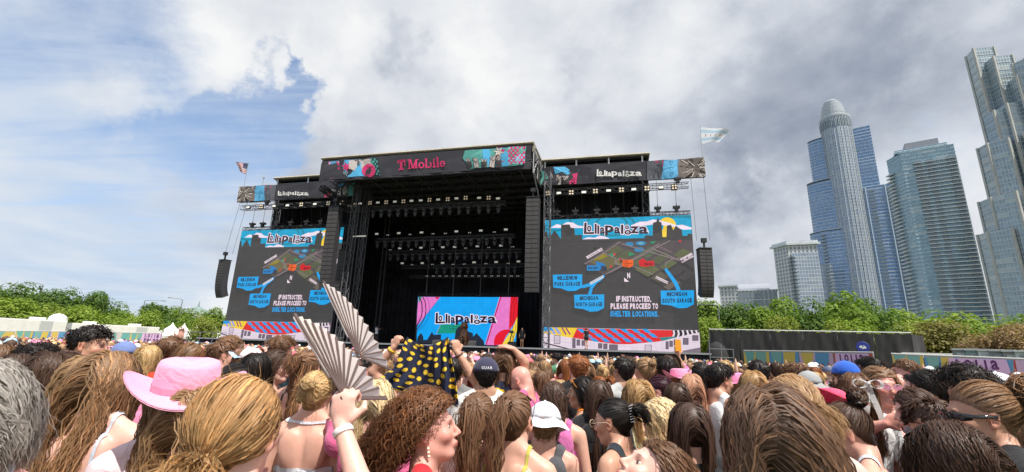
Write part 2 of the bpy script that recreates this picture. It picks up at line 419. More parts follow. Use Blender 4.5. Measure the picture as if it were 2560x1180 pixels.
STONE = facade_mat('stone_grid', (0.20, 0.25, 0.30), (0.55, 0.56, 0.55), 3.4, 3.5, metal=0.1, dark=0.5, mull=0.45, slab=0.35)
mSlab = mat('slab_white', (0.58, 0.62, 0.65), 0.55, var=0.08, vscale=0.2)
mSlabB = mat('slab_blue', (0.36, 0.45, 0.55), 0.45)
mPier = mat('pier_stone', (0.47, 0.47, 0.44), 0.7, var=0.08, vscale=0.2)
mPierG = mat('pier_pale', (0.42, 0.46, 0.50), 0.5)
mRoofG = mat('roof_grey', (0.33, 0.35, 0.40), 0.5)
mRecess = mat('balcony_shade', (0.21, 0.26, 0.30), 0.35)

def wall_mesh(name, loop, z0, z1, m, top=True):
    """closed footprint extruded, UV in metres"""
    n = len(loop); V = []; F = []; UV = []; u = 0.0
    for i in range(n):
        a, b = Vector(loop[i][:2]), Vector(loop[(i+1) % n][:2]); L = (b-a).length; k = len(V)
        V += [(a.x, a.y, z0), (b.x, b.y, z0), (b.x, b.y, z1), (a.x, a.y, z1)]; UV += [(u, z0), (u+L, z0), (u+L, z1), (u, z1)]
        F.append((k, k+1, k+2, k+3)); u += L
    mi = [0]*n
    if top:
        k = len(V); V += [(p[0], p[1], z1) for p in loop]; UV += [(0, 0)]*n; F.append(tuple(range(k, k+n))); mi.append(1)
    return np_mesh(name, V, F, [m, mRoofG], mi, uv=UV)
def grow(loop, d):
    c = Vector((sum(p[0] for p in loop)/len(loop), sum(p[1] for p in loop)/len(loop))); n = len(loop); out = []
    for i in range(n):
        a, b, e = (Vector(loop[(i+k) % n][:2]) for k in (-1, 0, 1))
        n1 = Vector(((b-a).y, -(b-a).x)); n2 = Vector(((e-b).y, -(e-b).x))
        n1 = n1.normalized() if n1.length > 1e-6 else n2.normalized(); n2 = n2.normalized() if n2.length > 1e-6 else n1
        q = (n1+n2); q = q.normalized() if q.length > 1e-6 else n1
        if q.dot(b-c) < 0 and n1.dot(b-c) < 0: q = -q; n1 = -n1
        out.append((b+q*(d/max(0.4, abs(q.dot(n1)))))[:])
    return out
def bands(loop, z0, z1, step, d, th, m, parent, name='floor_slabs', sides=None):
    mb = MB(); lp = grow(loop, d); z = z0+step
    while z < z1+0.1:
        if sides is None: mb.prism(lp, z-th/2, z+th/2)
        else:
            for (a, b) in sides: mb.prism([a, b, (b[0]+sides_n[0]*-1, b[1]+sides_n[1]*-1), (a[0]-sides_n[0], a[1]-sides_n[1])], z-th/2, z+th/2)
        z += step
    o = mb.obj(name, m, parent); tag(o, kind='stuff'); return o
def az_pt(az, r): a = math.radians(az); return Vector((r*math.sin(a), r*math.cos(a)))
def quad3(pl, pc, pr, z):
    """footprint from three roof corners seen at height z"""
    a, b, c = at_z(*pl, z).xy, at_z(*pc, z).xy, at_z(*pr, z).xy
    return [a[:], b[:], c[:], (a+c-b)[:]]
def zof(px, py, r): return at_r(px, py, r).z
def piers(pts, z0, z1, w, m, parent, name='pier'):
    ob = None
    for p in pts:
        mb = MB(); mb.box(p[0]-w/2, p[0]+w/2, p[1]-w/2, p[1]+w/2, z0, z1); ob = mb.obj(name, m, parent)

# --- blue glass tower with the round shaft
R0 = 600.0; c0 = az_pt(38.2, R0+8); tl = Vector((math.cos(math.radians(38.2)), -math.sin(math.radians(38.2)))); td = Vector((math.sin(math.radians(38.2)), math.cos(math.radians(38.2))))
def T(a, d): p = c0+tl*a+td*d; return (p.x, p.y)
tower = empty('glass_tower', (c0.x, c0.y, 0), label='tallest blue glass tower, stepped, with a round pale shaft and rounded grey crown', cat='skyscraper', group='towers behind the park trees')
def part(me, parent): 
    o = bpy.data.objects.new(me.name, me); COL.objects.link(o); p = parent.location
    me.transform(Matrix.Translation(-Vector(p))); o.parent = parent; return o
class Shift(MB): pass
def pobj(mb, name, m, parent, kind=None):
    o = part(mb.mesh(name, m), parent)
    if kind: tag(o, kind=kind)
    return o
def slabs(loop, z0, z1, step, d, th, m, parent, name='floor_slabs'):
    mb = MB(); lp = grow(loop, d); z = z0+step
    while z < z1-0.2: mb.prism(lp, z-th/2, z+th/2); z += step
    return pobj(mb, name, m, parent, 'stuff')
circ = [T(14.6*math.cos(2*math.pi*i/28), 14.6*math.sin(2*math.pi*i/28)) for i in range(28)]
ztc = 276
part(wall_mesh('round_shaft', circ, 0, ztc, PALE), tower)
fins = MB()
for i in range(28):
    a = 2*math.pi*(i+0.5)/28
    x, y = T(14.7*math.cos(a), 14.7*math.sin(a)); fins.box(x-0.28, x+0.28, y-0.28, y+0.28, 20, ztc+2.5)
pobj(fins, 'shaft_fins', mPierG, tower, 'stuff')
pobj((lambda mb: (mb.lathe([(14.9, 0), (15.3, 1.5), (15.3, 3.2), (12.8, 3.4)], 28, (c0.x, c0.y, ztc)), mb)[1])(MB()), 'shaft_cornice', mPierG, tower)
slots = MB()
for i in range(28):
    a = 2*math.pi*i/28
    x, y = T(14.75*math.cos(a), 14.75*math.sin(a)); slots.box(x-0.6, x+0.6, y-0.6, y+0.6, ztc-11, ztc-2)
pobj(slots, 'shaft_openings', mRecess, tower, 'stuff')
for k in range(5):
    r = [12.2, 11.9, 11.2, 10.0, 8.0][k]; mb = MB()
    mb.lathe([(r, 0), (r, 3.4), (r-0.5, 3.4), (r-0.5, 4.4)], 24, (c0.x+tl.x*-1, c0.y, ztc+3.4+k*4.3)); pobj(mb, 'crown_tier', mPierG, tower)
mb = MB(); mb.lathe([(7.6, 0), (5.5, 2.2), (0.3, 3.6)], 24, (c0.x+tl.x*-1, c0.y, ztc+3.4+5*4.3-0.4)); pobj(mb, 'crown_cap', mPierG, tower)
def arcL(x0, x1, d0, depth, n=9):     # left wings bow towards the viewer
    pts = [(x0+(x1-x0)*(1-math.cos(math.pi/2*i/n)), d0-depth*math.sin(math.pi/2*i/n)) for i in range(n+1)]
    return [T(*p) for p in pts]+[T(x1, d0+18), T(x0, d0+18)]
for nm, lp, zt in [('wing_wall', arcL(-29.5, -6, 4, 9), 257), ('wing_wall', arcL(-36, -6, 3.2, 12), 203), ('wing_wall', arcL(-39.6, -6, 2.4, 15), 143), ('wing_wall', arcL(-45, -22, -2, 9), 106),
                   ('wing_wall', [T(4, 0), T(30.4, 0), T(30.4, 22), T(4, 22)], 262), ('wing_wall', [T(4, -1.5), T(43, -1.5), T(43, 23), T(4, 23)], 190)]:
    part(wall_mesh(nm, lp, 0, zt, BLUE if zt != 106 else PALE), tower)
    slabs(lp, 0, zt+4, 3.8, 0.25, 0.5, mSlab if zt < 262 else mSlabB, tower)
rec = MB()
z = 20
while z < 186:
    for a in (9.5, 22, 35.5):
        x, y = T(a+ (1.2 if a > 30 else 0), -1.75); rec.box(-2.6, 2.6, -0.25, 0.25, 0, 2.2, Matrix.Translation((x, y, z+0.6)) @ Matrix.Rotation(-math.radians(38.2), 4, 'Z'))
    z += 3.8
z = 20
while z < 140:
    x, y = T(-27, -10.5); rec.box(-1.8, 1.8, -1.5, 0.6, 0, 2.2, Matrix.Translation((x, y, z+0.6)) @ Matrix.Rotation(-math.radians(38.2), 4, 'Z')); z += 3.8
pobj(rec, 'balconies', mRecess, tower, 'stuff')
# columns dividing the right wing
for a in (4+13, 4+30):
    mb = MB(); x, y = T(a, -1.9); mb.box(x-0.5, x+0.5, y-0.5, y+0.5, 0, 190); pobj(mb, 'pier', mSlabB, tower)

# --- teal tower
R2 = 560; zt2 = zof(2258, 398, R2)-1
q = quad3((2216, 402), (2250, 382), (2383, 359), zt2)
t2 = empty('glass_tower', (q[1][0], q[1][1], 0), label='teal green glass tower with white balcony lines between the blue and the stepped grey towers', cat='skyscraper', group='towers behind the park trees')
A0, A1, A2, A3 = [Vector(p) for p in q]
part(wall_mesh('tower_wall', q, 0, zt2, TEAL), t2)
slabs(q, 0, zt2+2, 3.5, 0.25, 0.35, mSlabB, t2)
fr = (A2-A1).normalized(); nrm = Vector((fr.y, -fr.x)); nrm = -nrm if nrm.dot(A1) > 0 else nrm; Lf = (A2-A1).length
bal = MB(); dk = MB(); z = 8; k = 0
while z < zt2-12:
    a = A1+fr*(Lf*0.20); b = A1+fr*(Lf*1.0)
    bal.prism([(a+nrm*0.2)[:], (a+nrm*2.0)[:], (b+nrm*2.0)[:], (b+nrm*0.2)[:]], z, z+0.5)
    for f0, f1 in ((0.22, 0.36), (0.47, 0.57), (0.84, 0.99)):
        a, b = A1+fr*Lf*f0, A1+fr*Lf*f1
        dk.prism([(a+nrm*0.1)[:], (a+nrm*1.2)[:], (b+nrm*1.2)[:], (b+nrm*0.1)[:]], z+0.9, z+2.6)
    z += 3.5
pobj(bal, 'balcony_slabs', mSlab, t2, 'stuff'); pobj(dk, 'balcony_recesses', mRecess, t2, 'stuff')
lf = (A0-A1).normalized(); nl = Vector((lf.y, -lf.x)); nl = -nl if nl.dot(A1) > 0 else nl; Ll = (A0-A1).length
bl = MB(); z = 8
while z < zt2-14:
    a, b = A1+lf*Ll*0.62, A1+lf*Ll*1.06
    bl.prism([(a+nl*0.2)[:], (a+nl*2.6)[:], (b+nl*2.6)[:], (b+nl*0.2)[:]], z, z+1.1); z += 3.5
pobj(bl, 'balcony_slabs', mSlab, t2, 'stuff')
z2 = zt2+9
def inset(f0, f1, d0, d1): return [(A1+fr*Lf*f0-nrm*d0)[:], (A1+fr*Lf*f1-nrm*d0)[:], (A1+fr*Lf*f1-nrm*d1)[:], (A1+fr*Lf*f0-nrm*d1)[:]]
part(wall_mesh('penthouse', inset(0.12, 0.76, 2, 20), zt2, z2, mRoofG), t2)
part(wall_mesh('tower_wall', inset(-0.10, 0.9, 1.0, 18), zt2-0.5, zt2+3, TEAL), t2)

# --- stepped grey tower on the right edge
R3 = 500
t3 = empty('glass_tower', (*az_pt(50, R3), 0), label='stepped grey grid tower cut off by the right edge of the photo', cat='skyscraper', group='towers behind the park trees')
for pl, pc, pr, mm in [((2414, 142), (2433, 121), (2484, 117), GREY), ((2456, 162), (2483, 141), (2530, 137), GREY), ((2510, 213), (2542, 189), (2600, 180), GREY), ((2530, 160), (2562, 146), (2640, 138), GREY),
                   ((2453, 294), (2484, 276), (2560, 262), GREY), ((2487, 277), (2517, 258), (2580, 250), GREY), ((2443, 372), (2468, 358), (2520, 345), GREY), ((2446, 506), (2476, 494), (2540, 478), GREY), ((2443, 588), (2468, 580), (2530, 570), GREY), ((2560, 330), (2590, 318), (2680, 300), GREY)]:
    rr = R3-(pc[1]*0.03)-(pc[0]-2433)*0.05; z = at_r(*pc, rr).z; q = quad3(pl, pc, pr, z)
    part(wall_mesh('tower_wall', q, 0, z, mm), t3); slabs(q, 0, z, 6.8, 0.2, 0.45, mPierG, t3)
    for p in (q[0], q[1], q[2]):
        mb = MB(); mb.box(p[0]-0.7, p[0]+0.7, p[1]-0.7, p[1]+0.7, 0, z+0.3); pobj(mb, 'pier', mPier, t3)
# dark open floors
for (px, py, w, h) in []:
    p = at_r(px, py, R3-17); mb = MB()
    mb.box(-w*0.5, w*0.5, -0.6, 0.6, -h*0.35, h*0.35, Matrix.Translation(p) @ Matrix.Rotation(math.radians(-12), 4, 'Z')); pobj(mb, 'open_floor', mRecess, t3)

# --- cream apartment tower left of the blue one
R4 = 520; z4 = zof(1968, 612, R4); q = quad3((1932, 612), (1966, 603), (2040, 600), z4)
t4 = empty('apartment_tower', (q[1][0], q[1][1], 0), label='pale stone apartment tower with bowed balconies, left of the blue glass tower', cat='tower', group='towers behind the park trees')
A0, A1, A2, A3 = [Vector(p) for p in q]; fr = (A2-A1).normalized(); Lf = (A2-A1).length; nrm = Vector((fr.y, -fr.x)); nrm = -nrm if nrm.dot(A1) > 0 else nrm
part(wall_mesh('tower_wall', q, 0, z4-4, STONE), t4)
part(wall_mesh('glass_front', [(A1+fr*Lf*0.10+nrm*1.5)[:], (A1+fr*Lf*1.0+nrm*1.5)[:], (A1+fr*Lf*1.0)[:], (A1+fr*Lf*0.10)[:]], 0, z4-12, PALE), t4)
mb = MB(); mb.prism(grow(q, 1.6), z4-4.2, z4-2.2); mb.prism(grow(q, 0.6), z4-2.2, z4); pobj(mb, 'cornice', mSlab, t4)
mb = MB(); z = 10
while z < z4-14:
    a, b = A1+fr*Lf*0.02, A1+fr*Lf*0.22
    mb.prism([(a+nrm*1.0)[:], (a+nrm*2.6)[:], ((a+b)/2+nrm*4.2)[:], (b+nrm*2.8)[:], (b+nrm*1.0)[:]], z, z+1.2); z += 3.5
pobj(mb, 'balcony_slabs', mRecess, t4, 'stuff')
# --- low pale hotel with a barrel roof
R5 = 520; z5 = zof(1842, 730, R5)
def W5(px, py, dr=0): return at_r(px, py, R5+dr)
a, b = W5(1842, 728), W5(1944, 738); dd = Vector((b.y-a.y, -(b.x-a.x), 0)).normalized()*-25
if dd.y < 0: dd = -dd
t5 = empty('apartment_block', (a.x, a.y, 0), label='low pale block with tall windows and a grey barrel roof behind the trees', cat='building')
lp = [(a.x, a.y), (b.x, b.y), (b.x+dd.x, b.y+dd.y), (a.x+dd.x, a.y+dd.y)]; part(wall_mesh('wall', lp, 0, a.z, STONE), t5)
c = W5(1798, 716); e = W5(1841, 713, -3); lp2 = [(c.x, c.y), (e.x, e.y), (e.x+dd.x, e.y+dd.y), (c.x+dd.x, c.y+dd.y)]
part(wall_mesh('wall', lp2, 0, e.z-1, STONE), t5)
mb = MB(); mb.prism(grow(lp2, 1.2), e.z-1, e.z+0.6); pobj(mb, 'cornice', mSlab, t5)
mb = MB(); mb.prism(grow(lp, 0.7), a.z, a.z+1.0); pobj(mb, 'cornice', mSlab, t5)
mb = MB(); r0, r1 = W5(1845, 728, 6), W5(1925, 734, 6); vs = []; ax = (r1-r0); ax.z = 0; up = 9
for p in (r0, r1):
    for i in range(9):
        an = math.pi*i/8; vs.append(Vector((p.x, p.y, a.z))+dd.normalized()*(9-9*math.cos(an))+Vector((0, 0, up*math.sin(an))))
mb.add(vs, [(i, i+1, 9+i+1, 9+i) for i in range(8)]+[tuple(range(9)), tuple(range(17, 8, -1))]); pobj(mb, 'barrel_roof', mRoofG, t5)
# windows of the low block, one by one
axn = Vector((b.x-a.x, b.y-a.y)).normalized(); Lb = math.hypot(b.x-a.x, b.y-a.y); nw = Vector((axn.y, -axn.x)); nw = -nw if nw.dot(a.xy) > 0 else nw
base = None
for k in range(9):
    for row in range(2):
        p = a.xy+axn*(Lb*(k+0.5)/9)+nw*0.25; mb = MB(); mb.box(-1.6, 1.6, -0.12, 0.12, 0, 6.6, Matrix.Translation((p.x, p.y, a.z-8-row*8)) @ Matrix.Rotation(math.atan2(axn.y, axn.x), 4, 'Z'))
        pobj(mb, 'window', mRecess, t5)

# --- distant pyramidal roof on the left
p = at_r(497, 764, 330); gp = empty('museum_building', (p.x, p.y, 0), label='far building with a green pyramid roof and finial above the left trees', cat='building')
mb = MB(); pl = at_r(450, 782, 330); half = (p-pl).xy.length; zb = pl.z
mb.box(-half*0.8, half*0.8, -half*0.8, half*0.8, 0, zb); mb.obj('wall', mPier, gp)
mb = MB(); vs = [(half*math.cos(math.pi/4*k+0.3), half*math.sin(math.pi/4*k+0.3), zb) for k in range(8)]+[(0, 0, p.z)]
mb.add(vs, [(k, (k+1) % 8, 8) for k in range(8)]+[tuple(range(8))]); mb.obj('roof', mat('copper_roof', (0.20, 0.27, 0.25), 0.6), gp)
mb = MB(); mb.lathe([(0.8, 0), (0.4, 1.0), (0.1, 3.0)], 6, (0, 0, p.z-0.3)); mb.obj('finial', mRecess, gp)

# ---------------------------------------------------------------- trees
def leaf_extra(t, b, m):
    oi = t.new('ShaderNodeObjectInfo'); hs = t.new('ShaderNodeAttribute'); hs.attribute_name = 'Col'
    v = t.comb(*[t.ramp(hs.outputs['Fac'], 0, 1, 0.75, 1.25, False)]*3)
    col = t.mix(1.0, oi.outputs['Color'], v, 'MULTIPLY'); t.put(b.inputs['Base Color'], col)
    tr = t.new('ShaderNodeBsdfTranslucent'); t.put(tr.inputs[0], t.mix(1.0, col, (1.3, 1.45, 0.6), 'MULTIPLY'))
    mx = t.new('ShaderNodeMixShader'); mx.inputs[0].default_value = 0.32
    t.l.new(b.outputs[0], mx.inputs[1]); t.l.new(tr.outputs[0], mx.inputs[2]); t.l.new(mx.outputs[0], m.node_tree.nodes['Material Output'].inputs[0])
mLeaf = mat('leaves', (0.1, 0.1, 0.05), 0.7, spec=0.25, extra=leaf_extra)
mBark = mat('bark', (0.10, 0.075, 0.055), 0.9, bump=0.6, bscale=8)
def crown_mesh(seed, n=4200, flat=0.55, airy=False):
    """unit crown: width 1, base z=.22, top z=1; small leaf sprays over lobes"""
    r = np.random.default_rng(seed); L = 16 if not airy else 22
    ang = r.uniform(0, 2*np.pi, L); rad = np.sqrt(r.uniform(0, 1, L))*0.33; zc = 0.40+0.40*(1-(rad/0.36)**2)*r.uniform(0.35, 1, L)
    C = np.stack([rad*np.cos(ang), rad*np.sin(ang), zc], 1); R = r.uniform(0.10, 0.19, L)
    w = R**2; idx = r.choice(L, n, p=w/w.sum()); d = r.normal(size=(n, 3)); d /= np.linalg.norm(d, axis=1)[:, None]
    rr = R[idx]*(1-0.30*r.random(n)**2) * (1+0.15*np.sin(9*d[:, 0]+idx)*np.cos(8*d[:, 1]+2*idx))
    P = C[idx]+d*rr[:, None]*np.array([1.12, 1.12, 0.80])
    keep = np.ones(n, bool); P = P[keep]; d = d[keep]; m = len(P)
    nrm = d+r.normal(size=(m, 3))*0.30+np.array([0, 0, 0.35]); nrm /= np.linalg.norm(nrm, axis=1)[:, None]
    a = np.cross(nrm, r.normal(size=(m, 3))); a /= np.linalg.norm(a, axis=1)[:, None]; b = np.cross(nrm, a)
    s = r.uniform(0.013, 0.030, m)[:, None]*(1.0 if not airy else 0.8)
    # a spray: bent pair of triangles
    P[:, 2] = 0.22+(P[:, 2]-P[:, 2].min())/(P[:, 2].max()-P[:, 2].min())*0.78; P[:, :2] /= np.abs(P[:, :2]).max()*2
    V = np.stack([P+a*s*1.25, P+b*s*0.8+nrm*s*0.25, P-a*s*1.25, P-b*s*0.8+nrm*s*0.2], 1).reshape(-1, 3)
    F = np.arange(4*m).reshape(m, 4); col = np.repeat(r.random(m), 4)[:, None]*np.ones(3)
    return np_mesh('crown', V, F, [mLeaf], cols=col)
def trunk_mesh(seed):
    r = random.Random(seed); mb = MB(); mb.path([(0, 0, 0), (0.01, 0, 0.15), (0, 0.01, 0.32), (0.0, 0, 0.6)], [0.028, 0.022, 0.018, 0.008], 7)
    for k in range(7):
        a = r.uniform(0, 6.28); z = r.uniform(0.24, 0.5); l = r.uniform(0.18, 0.33)
        mb.path([(0, 0, z), (l*0.5*math.cos(a), l*0.5*math.sin(a), z+0.12), (l*math.cos(a), l*math.sin(a), z+0.26)], [0.012, 0.008, 0.003], 5)
    return mb.mesh('trunk', mBark, True)
CROWNS = [crown_mesh(s, 5200, airy=(s % 2 == 1)) for s in range(20, 26)]; TRUNKS = [trunk_mesh(s) for s in range(3)]
TREE_N = [0]
def tree(px, py, r, wpx, col, label, group, v=None):
    p = at_r(px, py, r); H = p.z*1.06; wd = wpx/1125.0*r*math.cos(PITCH)*0.98
    o = empty('tree', (p.x, p.y, 0), random.uniform(0, 6.28), label, 'tree', group); k = TREE_N[0]; TREE_N[0] += 1
    c = link('crown', CROWNS[k % 6 if v is None else v], o); c.scale = (wd, wd, H); c.color = (*col, 1)
    tr_ = link('trunk', TRUNKS[k % 3], o); tr_.scale = (H*0.7, H*0.7, H)
GD, GM, GL, GY, GB, GP = (0.095, 0.165, 0.03), (0.16, 0.245, 0.035), (0.22, 0.30, 0.045), (0.24, 0.28, 0.055), (0.21, 0.19, 0.06), (0.27, 0.18, 0.10)
gr = 'park trees on the right behind the black fence'
tree(1772, 756, 78, 120, GM, 'mid green tree just right of the right screen, next to the hanging speakers', gr)
tree(1850, 760, 76, 150, GD, 'dark green rounded tree below the low pale block', gr)
tree(1935, 750, 80, 150, GM, 'bright mid green tree below the pale stone apartment tower', gr)
tree(2010, 752, 74, 140, GD, 'dark tree under the left foot of the blue glass tower', gr)
tree(2085, 738, 78, 170, GM, 'tallest broad green tree in front of the blue glass tower', gr)
tree(2172, 750, 72, 130, GD, 'darkest green tree ending the tall row, right of the broad one', gr)
tree(1900, 775, 70, 130, GM, 'mid green tree in the second row over the black fence', gr)
tree(2130, 772, 69, 120, GM, 'green tree half hidden in front of the darkest one', gr)
tree(2255, 775, 95, 150, GL, 'light green tree under the gap between blue and teal towers', gr)
tree(2340, 780, 98, 150, GM, 'mid green low tree below the teal tower', gr)
tree(2420, 789, 100, 150, GL, 'light green low tree below the right side of the teal tower', gr)
tree(2520, 786, 102, 170, GM, 'mid green broad tree below the stepped grey tower', gr)
tree(2200, 790, 85, 140, GL, 'light green bushy tree behind the right part of the black fence', gr)
gf = 'lower yellowish trees in front'
tree(1765, 797, 60, 100, GL, 'small yellow green tree beside the stage right edge, behind the black fence', gf, 1)
tree(1950, 793, 60, 100, GY, 'small pale yellow green tree peeking over the middle of the black fence', gf, 1)
tree(2065, 806, 60, 120, GY, 'low yellow green tree over the black fence, right of the small one', gf, 3)
tree(2130, 801, 62, 130, GL, 'low light green tree over the black fence, beneath the darkest tree', gf, 5)
tree(2240, 812, 66, 120, GY, 'yellow green tree above the right end of the black fence', gf, 3)
tree(2330, 806, 68, 140, GB, 'olive brown airy tree above the white van', gf, 1)
tree(2400, 812, 68, 110, GB, 'olive brown airy tree above the grey cabins', gf, 3)
tree(2478, 818, 60, 120, GP, 'pinkish brown blossoming tree above the portable cabins', gf, 5)
tree(2560, 812, 66, 120, GP, 'reddish brown tree at the right edge above the cabins', gf, 1)
tree(2440, 806, 80, 140, GM, 'mid green tree behind the pinkish brown one', gf, 3)
gl = 'park trees on the left behind the white trailers'
tree(30, 708, 112, 110, GD, 'dark tall tree at the far left edge', gl)
tree(-60, 715, 112, 120, GD, 'dark tree cut by the left edge', gl)
tree(90, 735, 116, 90, GM, 'mid green tree below the first street lamp', gl)
tree(150, 727, 108, 90, GD, 'dark layered tree right of the first street lamp', gl, 1)
tree(200, 726, 110, 90, GD, 'dark layered tree in the middle of the left group', gl, 3)
tree(245, 732, 107, 90, GD, 'dark layered tree at the right end of the tall left group', gl, 1)
tree(300, 758, 112, 80, GM, 'airy mid green tree right of the tall left group', gl, 3)
tree(395, 764, 115, 90, GD, 'dark rounded tree under the lamp with the speaker on top', gl)
tree(455, 770, 120, 90, GM, 'dull green tree in front of the pyramid roof', gl)
tree(548, 772, 118, 70, GM, 'green tree touching the edge of the left screen', gl)
tree(505, 780, 112, 60, GM, 'green tree just below the pyramid roof', gl)
gs = 'low bright trees behind the trailers'
tree(25, 748, 88, 120, GL, 'bright yellow green tree behind the first white trailer', gs, 1)
tree(110, 762, 90, 110, GL, 'bright green low tree behind the right half of the first trailer', gs, 3)
tree(230, 768, 88, 120, GL, 'bright yellow green tree above the gap between the two trailers', gs, 5)
tree(160, 772, 90, 90, GY, 'pale yellow green tree above the end of the first trailer', gs, 1)
tree(362, 776, 84, 80, GL, 'rounded yellow green tree above the end of the second trailer', gs, 5)
tree(300, 782, 92, 90, GM, 'mid green bush above the middle of the second trailer', gs, 3)
tree(520, 795, 84, 70, GY, 'small airy yellow tree over the white tents', gs, 1)
tree(450, 795, 100, 80, GM, 'low green tree right behind the first white tent', gs, 3)

# ---------------------------------------------------------------- street lamps
mPole = mat('galvanised_pole', (0.24, 0.25, 0.26), 0.5, metal=0.4)
def lamp(px, py, r, arm, label, speaker=False):
    p = at_r(px, py, r); o = empty('street_lamp', (p.x, p.y, 0), -math.atan2(p.x, p.y), label, 'street lamp', 'street lamps over the trees')
    mb = MB(); mb.path([(0, 0, 0), (0, 0, p.z-0.6), (0, 0, p.z-0.1)], [0.12, 0.08, 0.07], 8); mb.obj('pole', mPole, o)
    mb = MB(); mb.path([(0, 0, p.z-0.1), (arm*0.3, 0, p.z+0.03), (arm, 0, p.z+0.1)], 0.05, 6); mb.obj('arm', mPole, o)
    mb = MB(); mb.box(min(arm, arm*1.35), max(arm, arm*1.35), -0.16, 0.16, p.z+0.02, p.z+0.16); mb.obj('lamp_head', mPole, o)
    if speaker:
        mb = MB(); mb.box(-0.3, 0.3, -0.2, 0.2, p.z-2.6, p.z-1.5); mb.obj('signal_box', mRecess, o)
lamp(108, 711, 112, -1.7, 'thin street lamp with its arm pointing left above the far left trees')
lamp(363, 750, 122, 2.6, 'darker street lamp with a box on its pole and an arm to the right', True)
lamp(457, 748, 118, -1.9, 'thin street lamp with its arm pointing left, near the pyramid roof')
lamp(1795, 762, 74, -2.0, 'thin pale lamp pole in front of the trees right of the stage')

# ---------------------------------------------------------------- trailers, tents, van, cabins
mWhite = mat('white_panel', (0.78, 0.77, 0.72), 0.5, var=0.05, vscale=1.5)
mWhiteG = mat('white_panel_grey', (0.50, 0.52, 0.50), 0.5)
def trailer(pa, pb, r0, r1, H, label, dome=False):
    a, b = at_r(*pa, r0), at_r(*pb, r1); L = (b-a).xy.length; an = math.atan2(b.y-a.y, b.x-a.x); m_ = (a+b)/2
    o = empty('trailer', (m_.x, m_.y, 0), an, label, 'trailer', 'white trailers behind the left fence'); H = (a.z+b.z)/2-0.1
    mb = MB(); mb.box(-L/2, L/2, 0, 2.6, 0.6, H); mb.obj('body', mWhite, o)
    n = 7
    for k in range(n):
        mb = MB(); x0 = -L/2+L*k/n; mb.box(x0+0.05, x0+L/n-0.05, -0.05, -0.005, 0.7, H-0.12); mb.obj('panel', mWhiteG if k == n-2 else mWhite, o)
    for x in (-0.3*L, 0.22*L):
        mb = MB(); mb.box(x-0.6, x+0.6, 0.8, 1.8, H+0.01, H+0.3); mb.obj('roof_unit', mWhite, o)
    if dome:
        mb = MB(); mb.lathe([(0.9, 0), (0.8, 0.45), (0.45, 0.75), (0.1, 0.85)], 14, (L*0.42, 0.9, H)); mb.obj('roof_dome', mWhite, o)
    for x in (-0.3*L, -0.22*L, 0.25*L, 0.33*L):
        mb = MB(); mb.lathe([(0.42, 0), (0.42, 0.25)], 14, M=Matrix.Translation((x, 0.1, 0.42)) @ Matrix.Rotation(math.pi/2, 4, 'X')); mb.obj('wheel', mRecess, o)
    return o
trailer((-90, 786), (170, 801), 74, 76, 3.7, 'long white trailer at the left edge with a dome on its roof', True)
trailer((182, 806), (400, 815), 78, 80, 3.4, 'second long white trailer, nearer the stage, with a flat roof')
def tent(px, py, r, label):
    p = at_r(px, py, r); o = empty('tent', (p.x, p.y, 0), 0.5, label, 'tent', 'pointed white tents left of the stage'); h = p.z; w = 2.5; e = 2.4
    vs = []; K = 6
    for k in range(K+1):
        f = k/K; rr = w*(1-f)**1.7+0.03; z = e+(h-e)*f
        vs += [(rr*sx_, rr*sy_, z) for sx_, sy_ in ((-1, -1), (1, -1), (1, 1), (-1, 1))]
    fs = [(4*k+i, 4*k+(i+1) % 4, 4*k+4+(i+1) % 4, 4*k+4+i) for k in range(K) for i in range(4)]
    mb = MB(); mb.add(vs, fs); mb.obj('canopy', mWhite, o)
    mb = MB(); mb.box(-w, w, -w, -w+0.02, e-0.35, e); mb.box(-w, w, w-0.02, w, e-0.35, e); mb.box(-w, -w+0.02, -w+0.02, w-0.02, e-0.35, e); mb.box(w-0.02, w, -w+0.02, w-0.02, e-0.35, e); mb.obj('valance', mWhite, o)
    for x, y in ((-w, -w), (w, -w), (w, w), (-w, w)):
        mb = MB(); mb.tube((x*0.98, y*0.98, 0), (x*0.98, y*0.98, e-0.3), 0.05); mb.obj('leg', mPole, o)
for px, py, r, l in [(433, 806, 88, 'largest pointed white tent, first from the trailers'), (462, 808, 95, 'second pointed white tent from the trailers, half hidden by a tree'), (492, 811, 92, 'middle one of the row of pointed white tents'),
                  (517, 811, 90, 'pointed white tent, second nearest the left screen'), (538, 813, 88, 'pointed white tent nearest the left screen')]: tent(px, py, r, l)

mFab = mat('black_fabric', (0.026, 0.025, 0.025), 0.85, var=0.2, vscale=0.8, bump=0.3, bscale=3)
mTop = mat('fence_rail', (0.6, 0.6, 0.56), 0.5)
# tall black cloth fence on the right
a, b = at_r(1773, 823, 40), at_r(2277, 832, 41.5)
fz = a.z; Lf_ = (b-a).xy.length; an = math.atan2(b.y-a.y, b.x-a.x)
fo = empty('black_fence', (a.x, a.y, 0), an, 'tall black cloth covered fence with a pale top rail, right of the stage', 'fence')
def cloth(x0, x1, z0, z1, y, amp, seed, nx=60, nz=14):
    V = []; F = []
    for j in range(nz+1):
        for i in range(nx+1):
            u, v = i/nx, j/nz; x = x0+(x1-x0)*u
            w = amp*0.55*(math.sin(u*11+seed*2.3+3*v)*0.7+math.sin(u*29+1.7*seed-6*v)*0.3+math.sin((u*17+v*9))*0.35)*(0.4+0.6*(1-v))
            sag = 0.10*abs(math.sin(u*math.pi*3+seed))*v**6
            V.append((x, y+w, z0+(z1-z0)*v-sag)); 
    for j in range(nz):
        for i in range(nx): k = j*(nx+1)+i; F.append((k, k+1, k+nx+2, k+nx+1))
    return np_mesh('cloth_panel', V, F, [mFab], smooth=True)
nP = 6
